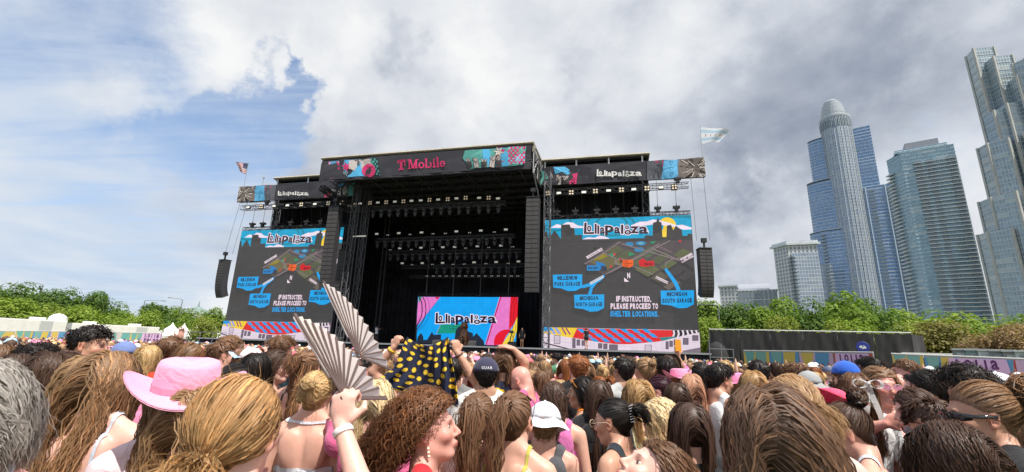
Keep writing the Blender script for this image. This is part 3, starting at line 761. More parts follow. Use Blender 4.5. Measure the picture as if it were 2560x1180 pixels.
for k in range(nP):
    z1 = fz + (b.z-a.z)*(k+0.5)/nP
    link('cloth_panel', cloth(Lf_*k/nP+0.02, Lf_*(k+1)/nP-0.02, 0.3, z1-0.03, -0.10, 0.10, k*1.3, 40), fo)
    mb = MB(); mb.tube((Lf_*k/nP, 0.05, 0), (Lf_*k/nP, 0.05, z1), 0.04); mb.obj('post', mPole, fo)
mb = MB(); mb.tube((0, 0, a.z), (Lf_, 0, b.z), 0.045); mb.obj('top_rail', mTop, fo)
link('cloth_panel', cloth(0, 3.0, 0.3, fz-0.15, 0, 0.08, 5, 16), fo).matrix_local = Matrix.Translation((Lf_, 0, 0)) @ Matrix.Rotation(math.radians(62), 4, 'Z')
# scaffold frames left end of the black fence
so = empty('scaffold', at_r(1775, 870, 39).xy.to_3d(), an, 'bare scaffold gate at the stage end of the black fence', 'scaffold')
for x in (0, 0.8, 1.6):
    mb = MB(); mb.tube((x, -1.2, 0), (x, -1.2, 3.3-0.5*x), 0.03); mb.obj('post', mPole, so)
for z in (1.0, 1.9, 2.5):
    mb = MB(); mb.tube((0, -1.2, z), (1.6, -1.2, z), 0.025); mb.obj('rail', mPole, so)
# round blue sign on the black fence
p = at_r(2157, 868, 39.6); so = empty('round_sign', p, -math.atan2(p.x, p.y), 'round blue sign with two white hand shapes on the black fence', 'sign')
mb = MB(); mb.lathe([(0.36, 0), (0.38, 0.03), (0.36, 0.05)], 28, M=Matrix.Rotation(math.pi/2, 4, 'X')); mb.obj('disc', mat('sign_blue', lin((50, 62, 150)), 0.5), so)
A = Art(lambda x, y: (x, -y), 0.004)
for sx_ in (-1, 1):
    A.circle(sx_*0.10, 0.02*sx_, 0.10, 0.08, (235, 240, 240), 14); A.line([(sx_*0.16, 0.02), (sx_*0.05, -0.12)], 0.05, (235, 240, 240)); A.line([(sx_*0.05, 0.05), (-sx_*0.03, 0.13)], 0.04, (235, 240, 240))
mPrint = mat('print', (1, 1, 1), 0.65, attr='Col')
o = link('hand_symbol', A.mesh('hand_symbol', mPrint), so); o.location = (0, -0.055, 0)

# printed hoarding: colourful repeated artwork, each panel its own object
def hoarding_art(A, x0, w, y0, h, phase):
    pal = [(196, 166, 192), (206, 180, 84), (104, 168, 160), (190, 84, 70), (92, 148, 186), (120, 168, 158), (200, 192, 184)]
    f = lambda x: x0+w*x; g = lambda y: y0+h*y
    A.poly([(f(0), g(0)), (f(1), g(0)), (f(1), g(1)), (f(0), g(1))], pal[phase % 7])
    rr = random.Random(phase)
    A.poly([(f(0.05), g(0)), (f(0.45), g(0)), (f(0.25), g(0.7))], pal[(phase+1) % 7])
    A.poly([(f(0.5), g(0)), (f(0.9), g(0)), (f(0.75), g(1)), (f(0.40), g(1))], pal[(phase+4) % 7])
    for k in range(4): A.circle(f(0.66), g(0.65), w*(0.16-0.035*k), h*(0.42-0.09*k), [(40, 70, 130), (110, 190, 215)][k % 2], 18)
    A.poly([(f(0.85), g(0.2)), (f(1), g(0.5)), (f(1), g(1)), (f(0.8), g(1))], pal[(phase+3) % 7])
    A.poly([(f(0.0), g(0.5)), (f(0.2), g(1)), (f(0), g(1))], pal[(phase+2) % 7])
    for k in range(4):
        for j in range(2): A.poly([(f(0.27+0.03*k), g(0.70+0.14*j)), (f(0.285+0.03*k), g(0.70+0.14*j)), (f(0.285+0.03*k), g(0.77+0.14*j)), (f(0.27+0.03*k), g(0.77+0.14*j))], (40, 60, 80))
def hoarding(pa, pb, ra, rb, n, label, texts, H=2.3):
    a, b = at_r(*pa, ra), at_r(*pb, rb); L = (b-a).xy.length; an = math.atan2(b.y-a.y, b.x-a.x)
    o = empty('printed_hoarding', (a.x, a.y, 0), an, label, 'hoarding', 'printed hoardings round the crowd'); 
    for k in range(n):
        x0, x1 = L*k/n, L*(k+1)/n; zt = a.z+(b.z-a.z)*(k+0.5)/n
        mb = MB(); mb.box(x0+0.01, x1-0.01, 0.0, 0.06, 0.05, zt); p = mb.obj('board', mat('board_back', (0.3, 0.3, 0.3), 0.7), o)
        A = Art(lambda x, y: (x, y), 0.003); hoarding_art(A, x0+0.02, x1-x0-0.04, zt-0.04, -(zt-0.1), k*3+1)
        if k in texts:
            c = (x0+x1)/2; A.poly([(c-0.8, zt-0.05), (c+0.8, zt-0.05), (c+1.0, 0.1), (c-1.0, 0.1)], (214, 178, 212))
            for st, yy in (('Lolla', zt-0.45), ('PaLoo', zt-0.90), ('Za', zt-1.3)):
                for q, ch in enumerate(st): A.fit(ch, c-0.6+q*0.24+(0.07 if ch == 'l' else 0), yy+0.36, c-0.6+q*0.24+(0.13 if ch == 'l' else 0.2), yy, (92, 45, 100), 0.03)
        ob = link('print', A.mesh('print', mPrint), p); ob.location = (0, -0.004, 0)
    mb = MB(); mb.box(0, L, -0.02, 0.08, 0, 0.05); mb.obj('base_rail', mPole, o)
    mb = MB(); mb.tube((0, 0.03, a.z+0.02), (L, 0.03, b.z+0.02), 0.03); mb.obj('top_rail', mTop, o)
hoarding((1858, 877), (2182, 882), 32, 27, 4, 'colourful printed hoarding in front of the tall black fence', [3])
hoarding((2228, 885), (2700, 904), 26, 26, 5, 'colourful printed hoarding at the right edge before the van and cabins', [2])
hoarding((40, 827), (400, 833), 62, 60, 9, 'long colourful printed hoarding in front of the white trailers', [8])
hoarding((-200, 822), (38, 828), 66, 64, 1, 'dull printed hoarding at the far left edge', [])
# dark low barrier and risers left of the stage
mb = MB(); a, b = at_r(405, 836, 58), at_r(565, 842, 54); an = math.atan2(b.y-a.y, b.x-a.x); L = (b-a).xy.length
lo = empty('low_platform', (a.x, a.y, 0), an, 'low black skirted platform below the white tents', 'platform')
mb.box(0, L, 0, 2, 0.0, 1.6); mb.obj('skirt', mFab, lo); mb = MB(); mb.box(-0.1, L, -0.1, 2.1, 1.61, 1.72); mb.obj('deck', mPole, lo)
for k in range(6):
    mb = MB(); mb.tube((L*k/5, -0.05, 1.7), (L*k/5, -0.05, 2.7), 0.03); mb.obj('rail_post', mPole, lo)
mb = MB(); mb.tube((0, -0.05, 2.7), (L, -0.05, 2.7), 0.03); mb.obj('rail', mPole, lo)

# white van
p = at_r(2297, 862, 42); vo = empty('van', (p.x, p.y, 0), -0.50, 'white high roofed van parked behind the right end of the black fence', 'van')
mWin = mat('dark_glass', (0.02, 0.025, 0.03), 0.08, spec=0.8); mTyre = mat('tyre', (0.02, 0.02, 0.02), 0.8)
side = [(-1.2, 0.45), (4.4, 0.45), (4.5, 1.0), (4.3, 1.35), (3.3, 1.55), (2.3, 2.45), (2.0, 2.62), (-1.2, 2.62)]
mb = MB(); n = len(side); vs = [(x, -1.0, z) for x, z in side]+[(x, 1.0, z) for x, z in side]
mb.add(vs, [tuple(range(n)), tuple(range(2*n-1, n-1, -1))]+[((i+1) % n, i, n+i, n+(i+1) % n) for i in range(n)]); mb.obj('body', mWhite, vo)
for pts in ([(-0.9, 1.6), (1.3, 1.6), (1.3, 2.3), (-0.9, 2.3)], [(1.5, 1.6), (2.95, 1.6), (2.2, 2.32), (1.5, 2.32)]):
    mb = MB(); vs = [(x, -1.015, z) for x, z in pts]+[(x, -1.003, z) for x, z in pts]; mb.add(vs, [(0, 1, 2, 3), (7, 6, 5, 4), (0, 4, 5, 1), (1, 5, 6, 2), (2, 6, 7, 3), (3, 7, 4, 0)]); mb.obj('window', mWin, vo)
mb = MB(); mb.add([(3.34, -0.85, 1.56), (3.34, 0.85, 1.56), (2.36, 0.85, 2.44), (2.36, -0.85, 2.44)], [(0, 1, 2, 3)]); mb.obj('windscreen', mWin, vo)
for x in (-0.2, 3.5):
    for y in (-1.02, 0.8):
        mb = MB(); mb.lathe([(0.2, 0), (0.36, 0.0), (0.38, 0.05), (0.38, 0.17), (0.36, 0.22)], 16, M=Matrix.Translation((x, y+0.22, 0.38)) @ Matrix.Rotation(math.pi/2, 4, 'X')); mb.obj('wheel', mTyre, vo)
mb = MB(); mb.box(4.28, 4.42, -0.85, -0.55, 0.95, 1.15); mb.obj('headlight', mWhiteG, vo)
# portable cabins
cols = [(0.24, 0.26, 0.26), (0.22, 0.35, 0.34), (0.62, 0.66, 0.64), (0.24, 0.25, 0.25), (0.28, 0.27, 0.27), (0.62, 0.66, 0.64), (0.3, 0.34, 0.32)]
lab = ['grey cabin nearest the white van', 'grey green cabin, second from the van', 'first pale cabin with two shutters, third from the van', 'dark grey cabin in the middle of the row', 'charcoal cabin with reddish stickers', 'pale cabin, second last in the row', 'grey cabin cut by the right edge']
for k in range(7):
    p = at_r(2382+k*31, 873+k*1.0, 38-k*0.3); o = empty('portable_cabin', (p.x, p.y, 0), -0.72, lab[k], 'cabin', 'portable cabins behind the hoarding')
    m_ = mat('cabin%d' % k, cols[k], 0.6); w = 0.95; h = p.z-0.05
    mb = MB(); mb.box(0, w, 0, 1.1, 0.1, h); mb.obj('body', m_, o)
    mb = MB(); mb.box(-0.05, w+0.05, -0.08, 1.15, h+0.005, h+0.10); mb.obj('roof', mWhiteG, o)
    mb = MB(); mb.box(0.12, w-0.12, -0.04, -0.003, 0.3, h-0.15); d = mb.obj('door', mat('cabin_door%d' % (k % 2), [(0.5, 0.52, 0.5), (0.33, 0.35, 0.35)][k % 2], 0.5), o)
    mb = MB(); mb.box(0.3, w-0.3, -0.06, -0.045, h-0.5, h-0.28); mb.obj('vent', mRecess, d)
# ================================================================ the concert stage (frame: x along the front, y to the back, z up)
SO = Vector((-7.355, 43.515, 0)); SYAW = math.radians(-13.834)
SMX = Matrix.Translation(SO) @ Matrix.Rotation(SYAW, 4, 'Z'); SU = Vector((0.970992, -0.239114)); SB = Vector((0.239114, 0.970992))
def SPX(px, py, w):
    r = ray(px, py); rx = r.xy; t = (w+SO.xy.dot(SB))/rx.dot(SB); p = rx*t
    return (p-SO.xy).dot(SU), EYE+r.z*t
mBlk = mat('black_steel', (0.035, 0.035, 0.038), 0.5, metal=0.3)
mDrape = mat('black_drape', (0.026, 0.027, 0.036), 0.95, var=0.4, vscale=0.6)
mDk = mat('dark_pipe', (0.11, 0.113, 0.125), 0.6, metal=0.1)
mAlu = mat('aluminium', (0.45, 0.45, 0.45), 0.4, metal=0.7)
mStrip = mat('grey_strip', (0.30, 0.30, 0.30), 0.9)
mFascia = mat('roof_membrane', (0.36, 0.33, 0.27), 0.6, var=0.15, vscale=0.7)
mDeck = mat('deck_black', (0.025, 0.025, 0.025), 0.6)
stage = empty('concert_stage', M=SMX, label='huge black outdoor concert stage with a raised middle roof and two wings', cat='stage')
def sob(mb, name, m, parent=None, kind=None, smooth=False):
    o = mb.obj(name, m, stage if parent is None else parent, smooth, recenter=False)
    if kind: tag(o, kind=kind)
    return o
mb = MB(); mb.box(-24, 24, -2.5, 15, 0, 2.1); sob(mb, 'deck_skirt', mDrape)
mb = MB(); mb.box(-24.1, 24.1, -2.65, 15.1, 2.105, 2.2); sob(mb, 'deck', mDeck)
mb = MB(); mb.box(-24.1, 24.1, -2.72, -2.66, 2.06, 2.19); sob(mb, 'deck_edge', mAlu)
def drape(x0, x1, w, z0, z1, name='back_drape', yw=False):
    n = max(8, int((x1-x0)*5)); V = []; F = []
    for i in range(n+1):
        x = x0+(x1-x0)*i/n; q = 0.10*math.sin(i*1.9)+0.05*math.sin(i*0.7)
        for z in (z0, z1): V.append((x, w+q, z) if not yw else (w+q, x, z))
    for i in range(n): F.append((2*i, 2*i+2, 2*i+3, 2*i+1))
    o = link(name, np_mesh(name, V, F, [mDrape]), stage)
for k in range(5): drape(-20+8*k-0.35, -12+8*k+0.35, 14+0.25*(k % 2), 2.2, 20.1)
drape(-20, -11.2, 4.5, 2.2, 19.7, 'wing_drape'); drape(10.3, 20, 4.5, 2.2, 19.7, 'wing_drape')
drape(0.2, 14.5, -20.15, 2.2, 19.7, 'side_drape', True); drape(0.2, 14.5, 20.2, 2.2, 19.7, 'side_drape', True)
# roofs
for x0, x1, w0 in ((-11.35, 10.35, -4.3), (-20.4, -11.4, -0.3), (10.4, 20.5, -0.3)):
    mb = MB(); mb.box(x0+0.1, x1-0.1, w0+0.3, 14.6, 19.72, 19.95); sob(mb, 'roof_deck', mBlk)
    n = max(2, int(round((x1-x0)/4.2)))
    for k in range(n):
        mb = MB(); a, b = x0+(x1-x0)*k/n, x0+(x1-x0)*(k+1)/n; vs = []
        for x in (a+0.015, b-0.015): vs += [(x, w0, 19.86), (x, w0-0.12, 19.96), (x, w0+0.05, 20.16), (x, 14.8, 20.45), (x, 14.8, 20.0)]
        mb.add(vs, [(0, 1, 6, 5), (1, 2, 7, 6), (2, 3, 8, 7), (3, 4, 9, 8), (4, 0, 5, 9), (4, 3, 2, 1, 0), (5, 6, 7, 8, 9)]); sob(mb, 'roof_panel', mFascia)
mb = MB(); mb.box(10.2, 10.36, -4.1, 0, 19.2, 19.8); sob(mb, 'roof_side_beam', mFascia)
mb = MB(); mb.box(-11.34, -11.2, -4.1, 0, 19.2, 19.8); sob(mb, 'roof_side_beam', mFascia)
# roof girders and towers
mb = MB()
for w in (-4.0, 14.0): mb.truss((-11.2, w, 18.9), (10.2, w, 18.9), 0.6, 1.2, 0.05, 1.2)
for x in (-11.2, 10.2): mb.truss((x, -4, 18.9), (x, 14, 18.9), 0.6, 1.2, 0.05, 1.2)
sob(mb, 'roof_girders', mDk, kind='stuff')
mb = MB()
for k in range(9): mb.truss((-10.5, -2.5+1.9*k, 18.6), (9.6, -2.5+1.9*k, 18.6), 0.45, 0.6, 0.028, 1.1)
for k in range(8): x = -9.5+2.6*k; mb.tube((x, -2.5, 18.2), (x, 13, 18.2), 0.05, 4)
rr = random.Random(3)
for k in range(120):
    x, w = rr.uniform(-10, 9.5), rr.uniform(-2, 13); mb.tube((x, w, 18.2), (x, w, rr.uniform(16.4, 17.9)), 0.02, 3, cap=False)
sob(mb, 'rigging_grid', mDk, kind='stuff')
mb = MB()
for x0, x1 in ((-20, -11.6), (10.8, 20)):
    for k in range(4): mb.truss((x0, 0.6+1.1*k, 18.7), (x1, 0.6+1.1*k, 18.7), 0.4, 0.5, 0.025, 1.0)
    for k in range(7): x = x0+(x1-x0)*(k+0.5)/7; mb.tube((x, 0.4, 18.4), (x+rr.uniform(-1, 1), 4.3, 2.3), 0.018, 3)
    mb.truss((x0, 3.6, 15.0), (x1, 3.6, 15.0), 0.4, 0.4, 0.025, 1.0); mb.truss((x0, 4.0, 14.2), (x1, 4.0, 14.6), 0.3, 0.3, 0.02, 1.0)
sob(mb, 'wing_rigging', mDk, kind='stuff')
for x0, x1, n in ((-20.0, -11.7, 3), (10.6, 20.1, 4)):
    for k in range(n):
        mb = MB(); x = x0+(x1-x0)*k/(n-1)*0.96+0.1; mb.box(x-0.07, x+0.07, -0.22, -0.08, 18.95, 19.85); sob(mb, 'roof_post', mAlu)
    mb = MB(); mb.box(x0, x1, -0.15, -0.02, 19.25, 19.36); sob(mb, 'banner_rail', mDk)
for x in (-8.9, 11.15, -20.0, 20.0):
    for w in ((-1.2, 0.8) if abs(x) < 15 else (0.5,)):
        mb = MB(); mb.truss((x, w, 2.2 if w > -2.6 else 0), (x, w, 18.4), 0.55, 0.55, 0.045, 0.9, up=(1, 0, 0)); sob(mb, 'tower', mDk)
# light pipes of the front right corner of the raised roof
mb = MB()
for p0, p1 in [((10.3, -4.0, 19.7), (10.3, -4.0, 17.2)), ((10.3, -3.9, 17.3), (10.3, -2.0, 19.3)), ((10.3, -2.0, 19.3), (10.3, -0.3, 17.2)), ((10.3, -3.9, 17.2), (10.3, -0.2, 15.6)), ((10.35, -4.0, 17.2), (10.35, -0.3, 17.2)), ((10.35, -2.2, 17.2), (10.35, -2.2, 19.5))]: mb.tube(p0, p1, 0.07, 6)
sob(mb, 'corner_bracing', mAlu, kind='stuff')
mb = MB(); mb.truss((-11.1, -3.9, 17.0), (-11.1, 0.1, 16.6), 0.5, 0.5, 0.05, 0.8); mb.truss((-11.2, -4, 17.0), (-9.0, -0.5, 15.6), 0.4, 0.4, 0.05, 0.8); sob(mb, 'corner_bracing', mBlk, kind='stuff')
# masts and pale strips of the back wall
for x0, y0, x1, y1 in [(905, 600, 868, 1180), (1182, 560, 1148, 1180), (1460, 550, 1435, 1180), (1748, 580, 1735, 1180), (470, 590, 410, 1180)]:
    a = SPX(860+x0*.2373, 460+y0*.2373, 12); b = SPX(860+x1*.2373, 460+y1*.2373, 12)
    mb = MB(); s = (a[0]+b[0])/2; zt = a[1]
    mb.tube((s, 12, 2.2), (s, 12, zt), 0.055, 6); sob(mb, 'pole', mStrip if x0 > 600 else mBlk)
for s in (-9.4, -8.9, 9.4): mb = MB(); mb.tube((s, 6, 2.2), (s, 6, 17), 0.09, 6); sob(mb, 'pole', mBlk)

# ---------------------------------------------------------------- LED screens
def led_extra(t, b, m):
    a = t.new('ShaderNodeAttribute'); a.attribute_name = 'Col'
    uv = t.new('ShaderNodeTexCoord').outputs['Object']; x, y, z = t.sep(uv)
    gx = t.math('LESS_THAN', t.math('FRACT', t.math('DIVIDE', t.math('ADD', x, 100), 0.5)), 0.035); gz = t.math('LESS_THAN', t.math('FRACT', t.math('DIVIDE', z, 0.5)), 0.035)
    n = t.new('ShaderNodeTexWhiteNoise'); n.noise_dimensions = '2D'; t.l.new(t.comb(t.math('FLOOR', t.math('DIVIDE', x, 0.5)), t.math('FLOOR', t.math('DIVIDE', z, 0.5)), 0), n.inputs[0])
    k = t.math('MULTIPLY', t.math('SUBTRACT', 1.0, t.math('MULTIPLY', t.math('MAXIMUM', gx, gz), 0.22)), t.ramp(n.outputs['Value'], 0, 1, 0.93, 1.04, False))
    col = t.mix(1.0, a.outputs['Color'], t.comb(k, k, k), 'MULTIPLY')
    t.put(b.inputs['Emission Color'], col); b.inputs['Emission Strength'].default_value = 0.92
    b.inputs['Base Color'].default_value = (0.02, 0.02, 0.02, 1)
mLED = mat('led_panel', (0.02, 0.02, 0.02), 0.5, spec=0.2, extra=led_extra)
class ClampArt(Art):
    def __init__(s, fn, s0, s1, z0, z1, step=0.0015):
        super().__init__(lambda x, y: (lambda q: (min(max(q[0], s0), s1), min(max(q[1], z0), z1)))(fn(x, y)), step)
BG = (67, 65, 65)
def map_screen(A, S0, S1):
    W_, B_ = (236, 214, 228), (24, 160, 228)
    A.poly([(60, 10), (1290, 0), (1400, 1200), (40, 1200)], BG)
    # sky strip
    A.poly([(70, 50), (1290, 0), (1278, 206), (70, 232)], (22, 158, 200))
    TE = (22, 128, 150)
    for cx, cy, r in [(610, 100, 150), (620, 90, 95), (1190, 130, 160), (160, 90, 100)]:
        A.line([(cx+r*1.3*math.cos(math.radians(a)), max(40, min(205, cy+r*0.62*math.sin(math.radians(a))))) for a in range(0, 361, 12)], 17, TE)
    A.circle(1075, 110, 72, 66, (240, 205, 60), 24); A.poly([(1032, 110), (1072, 108), (1074, 205), (1032, 205)], (240, 205, 60)); A.circle(1015, 118, 30, 40, (22, 158, 200), 16)
    for pts in ([(120, 128), (170, 100), (210, 108), (250, 84), (300, 86), (345, 112), (400, 118), (400, 132), (120, 130)],
                [(780, 108), (850, 80), (905, 78), (960, 62), (1005, 68), (1100, 90), (1150, 110), (1200, 104), (1290, 128), (1290, 142), (1210, 146), (1130, 122), (980, 98), (900, 112), (780, 118)],
                [(378, 224), (430, 206), (480, 212), (520, 194), (560, 200), (600, 216), (600, 221)]): A.poly(pts, (240, 222, 236))
    A.poly([(70, 168), (90, 160), (100, 200), (112, 228), (118, 200), (150, 150), (175, 180), (205, 222), (206, 105), (275, 102), (286, 130), (314, 132), (320, 190), (362, 188), (378, 190), (378, 228), (700, 222), (890, 215), (888, 200), (912, 190), (955, 196), (958, 90), (985, 80), (1000, 40), (1012, 82), (1028, 84), (1036, 206), (1068, 206), (1072, 112), (1105, 104), (1125, 150), (1145, 112), (1195, 150), (1200, 195), (1240, 196), (1242, 178), (1300, 178), (1300, 240), (60, 240)], BG)
    logo(A, 388, 84, 925, 192, (62, 42, 50), (240, 224, 236))
    # isometric park map
    GR, RD = (110, 104, 62), (104, 92, 94)
    A.poly([(388, 420), (655, 243), (1280, 232), (1292, 330), (1190, 395), (955, 520), (792, 432), (700, 440), (560, 520)], (84, 76, 78))
    def isob(u0, v0, u1, v1, col):   # u towards lower right, v towards upper right
        P0 = (388, 420); U = (182, 100); V = (270, -178)
        f = lambda u, v: (P0[0]+U[0]*u+V[0]*v, P0[1]+U[1]*u+V[1]*v); A.poly([f(u0, v0), f(u1, v0), f(u1, v1), f(u0, v1)], col)
    for u0, v0, u1, v1, c in [(0.1, 0.12, 0.85, 0.55, (120, 112, 60)), (0.12, 0.60, 0.5, 0.9, (98, 100, 60)), (0.55, 0.6, 0.9, 0.95, (92, 98, 56)), (1.0, 0.65, 1.5, 0.95, (96, 100, 66)), (1.0, 1.0, 1.4, 1.35, (88, 110, 76)), (1.5, 0.55, 2.1, 0.9, (110, 116, 62)),
                           (1.55, 1.0, 1.9, 1.4, (90, 96, 60)), (2.2, 0.55, 2.6, 0.85, (100, 92, 70)), (2.0, 0.95, 2.3, 1.3, (100, 112, 60)), (2.4, 0.95, 2.75, 1.3, (62, 56, 60)), (2.85, 0.95, 3.2, 1.3, (60, 54, 60)), (1.9, 1.45, 2.3, 1.75, (104, 112, 62)), (2.5, 1.4, 3.0, 1.75, (62, 56, 62)), (2.85, 0.5, 3.1, 0.85, (120, 104, 90))]: isob(u0, v0, u1, v1, tuple((v_*3+84*2)//5 for v_ in c))
    A.poly([(470, 400), (500, 360), (560, 345), (590, 365), (520, 392)], (140, 128, 40))
    A.circle(690, 410, 50, 30, (128, 116, 108)); A.circle(690, 410, 26, 16, (110, 104, 62))
    for x, y, rx, ry in ((765, 266, 36, 18), (858, 258, 44, 18), (845, 310, 42, 20)): A.circle(x, y, rx, ry, (44, 130, 178), 14)
    A.circle(858, 258, 24, 9, (110, 170, 190), 12); A.circle(620, 357, 24, 15, (40, 140, 110), 12); A.poly([(760, 330), (820, 350), (760, 362)], (40, 140, 100)); A.poly([(935, 245), (985, 240), (950, 268)], (40, 140, 100))
    for l in ([(400, 428), (560, 335), (690, 245)], [(545, 330), (700, 405), (955, 512)], [(570, 512), (800, 385), (1010, 262)], [(1060, 456), (1062, 420), (1110, 390), (1290, 362)], [(700, 262), (1160, 395)], [(600, 500), (1100, 235)], [(950, 300), (1180, 400)]): A.line(l, 9, (128, 114, 116))
    for i in range(9): A.line([(985+i*14, 290+i*6), (1000+i*14, 275+i*6)], 4, (150, 120, 130))
    for x, y in ((643, 350), (690, 392), (613, 448), (1178, 241)): A.star(x, y, 15, (214, 40, 44), 5)
    A.poly([(490, 405), (560, 425), (575, 470), (500, 470)], (30, 120, 190)); A.poly([(535, 440), (575, 450), (578, 482), (535, 480)], (50, 60, 80)); A.line([(575, 450), (578, 482)], 5, (30, 30, 40))
    A.poly([(418, 442), (520, 440), (522, 480), (420, 482)], B_); A.poly([(422, 446), (516, 444), (518, 476), (424, 478)], (30, 120, 185)); A.text('BUD LIGHT', 430, 472, 514, 470, 20, (28, 40, 60), 0.03)
    A.poly([(708, 392), (796, 394), (796, 438), (770, 458), (706, 448)], (236, 96, 30)); A.poly([(688, 388), (710, 396), (708, 420), (690, 414)], (90, 60, 50))
    for i, st in enumerate(("TITO'S", 'HANDMADE', 'VODKA')): A.text(st, 714, 412+i*17, [752, 788, 762][i], 412+i*17, 12, (90, 36, 30), 0.03)
    A.poly([(838, 405), (880, 380), (900, 405), (965, 402), (970, 440), (900, 452), (850, 446)], (206, 30, 40)); A.text('T-MOBILE', 886, 440, 958, 438, 18, (70, 24, 36), 0.03)
    # street names
    for st, p0, p1, ht in (('LAKESHORE DR', (420, 386), (548, 312), 20), ('JACKSON DR', (978, 542), (1076, 590), 18), ('MICHIGAN', (1194, 418), (1290, 366), 34)):
        dx, dy = p1[0]-p0[0], p1[1]-p0[1]; l = math.hypot(dx, dy); nx, ny = dy/l, -dx/l
        A.poly([(p0[0]-nx*3, p0[1]-ny*3), (p1[0]-nx*3, p1[1]-ny*3), (p1[0]+nx*ht, p1[1]+ny*ht), (p0[0]+nx*ht, p0[1]+ny*ht)], (232, 214, 224)); A.text(st, p0[0], p0[1], p1[0], p1[1], ht*0.75, (70, 60, 64), 0.02)
    A.text('N', 746, 545, 774, 544, 44, (240, 222, 236), 0.05); A.poly([(722, 540), (762, 573), (724, 573)], (240, 222, 236)); A.text('S', 476, 308, 494, 307, 16, (30, 30, 30), 0.04)
    # routes and car park tags
    A.line([(560, 522), (520, 560), (450, 596), (378, 615)], [20, 24, 26, 26], B_); A.line([(545, 535), (490, 580), (455, 625), (440, 680)], [16, 20, 24, 28], B_); A.line([(1058, 468), (1105, 530), (1145, 590), (1168, 645)], [22, 28, 30, 32], B_)
    A.poly([(440, 580), (548, 520), (556, 540), (450, 598)], (210, 214, 226)); A.text('RANDOLPH ST', 452, 592, 548, 536, 10, (90, 110, 130), 0.02)
    def tagbox(x0, y0, x1, y1, l1, l2, inset):
        w_ = x1-x0; h_ = y1-y0
        A.poly([(x0, y0), (x1, y0-3), (x1-2, y0+h_*0.78), (x0+w_*0.78, y0+h_*0.98), (x0+w_*0.52, y0+h_), (x0+w_*0.30, y0+h_*0.84), (x0+4, y0+h_*0.78)], B_)
        A.text(l1, x0+inset, y0+h_*0.33, x1-inset-4, y0+h_*0.31, h_*0.245, (34, 38, 54), 0.045); A.text(l2, x0+12, y0+h_*0.70, x1-14, y0+h_*0.68, h_*0.25, (34, 38, 54), 0.045)
    tagbox(140, 516, 380, 650, 'MILLENIUM', 'PARK GARAGE', 36); tagbox(314, 680, 560, 818, 'MICHIGAN', 'NORTH GARAGE', 44); tagbox(1020, 646, 1292, 790, 'MICHIGAN', 'SOUTH GARAGE', 50)
    A.text('IF INSTRUCTED,', 656, 736, 944, 738, 46, W_, 0.05); A.text('PLEASE PROCEED TO', 610, 796, 1000, 796, 46, W_, 0.05); A.text('SHELTER LOCATIONS.', 608, 858, 1004, 860, 46, (22, 160, 232), 0.05)
    # bottom strip: checker art and the silver train
    A.poly([(50, 944), (1345, 972), (1400, 1200), (40, 1200)], (214, 200, 214))
    A.poly([(50, 944), (560, 958), (930, 966), (1345, 974), (1345, 1000), (1150, 1030), (1000, 1062), (700, 1090), (480, 1060), (300, 1030), (60, 990)], (216, 34, 38))
    A.poly([(50, 944), (340, 950), (300, 1034), (60, 992)], (236, 200, 50))
    for x in (70, 110, 150): A.poly([(x, 946), (x+24, 947), (x+60, 1002), (x+36, 1000)], (150, 160, 220))
    for x in (215, 248): A.line([(x, 950), (x+34, 1006)], 12, (150, 70, 120))
    A.poly([(50, 944), (120, 946), (150, 968), (60, 980)], (24, 150, 220))
    for k in range(7):
        for j in range(3):
            x = 335+k*88+(j*52); y = 958+j*38
            if y < 1075 and x < 960 and (k+j) % 1 == 0: A.poly([(x, y), (x+46, y+1), (x+84, y+34), (x+40, y+32)], (22, 150, 222))
    A.poly([(1110, 968), (1345, 974), (1345, 1030), (1130, 1030)], (50, 44, 50))
    for k in range(6): A.line([(1125+k*36, 970), (1130+k*38, 1000), (1118+k*38, 1030)], 14, (232, 218, 228))
    A.poly([(1002, 1030), (1140, 1020), (1110, 1062), (1040, 1062)], (40, 130, 130))
    top = [(60, 990), (180, 1012), (320, 1036), (480, 1062), (640, 1082), (760, 1084), (900, 1074), (1040, 1056), (1180, 1020), (1340, 988)]
    bot = [(60, 1118), (180, 1128), (320, 1140), (480, 1150), (640, 1152), (760, 1150), (900, 1148), (1040, 1150), (1180, 1140), (1350, 1110)]
    A.grid_strip(top, bot, (222, 206, 220))
    A.grid_strip(bot, [(x, y+60) for x, y in bot], (120, 108, 118))
    for x, y, w_, h_, c in [(150, 1010, 52, 70, 0), (335, 1045, 28, 50, 1), (375, 1052, 36, 44, 1), (300, 1035, 26, 80, 1), (510, 1075, 34, 44, 1), (552, 1078, 34, 46, 1), (600, 1085, 70, 56, 1), (890, 1088, 56, 64, 0), (1090, 1055, 28, 50, 1), (1125, 1045, 44, 50, 1), (1060, 1060, 24, 64, 1), (1200, 1032, 46, 56, 1), (1276, 1010, 50, 46, 1)]:
        A.poly([(x, y), (x+w_, y+w_*0.02), (x+w_, y+h_), (x, y+h_)], (64, 54, 66))
        q = 4; A.poly([(x+q, y+q), (x+w_-q, y+q), (x+w_-q, y+h_-q), (x+q, y+h_-q)], (200, 186, 200) if c == 0 else (110, 98, 112))
    A.line([(60, 1070), (180, 1100), (300, 1130), (420, 1150)], 10, (60, 52, 60)); A.line([(700, 1135), (1000, 1135)], 3, (150, 136, 148)); A.line([(60, 1040), (290, 1075)], 3, (170, 156, 168))
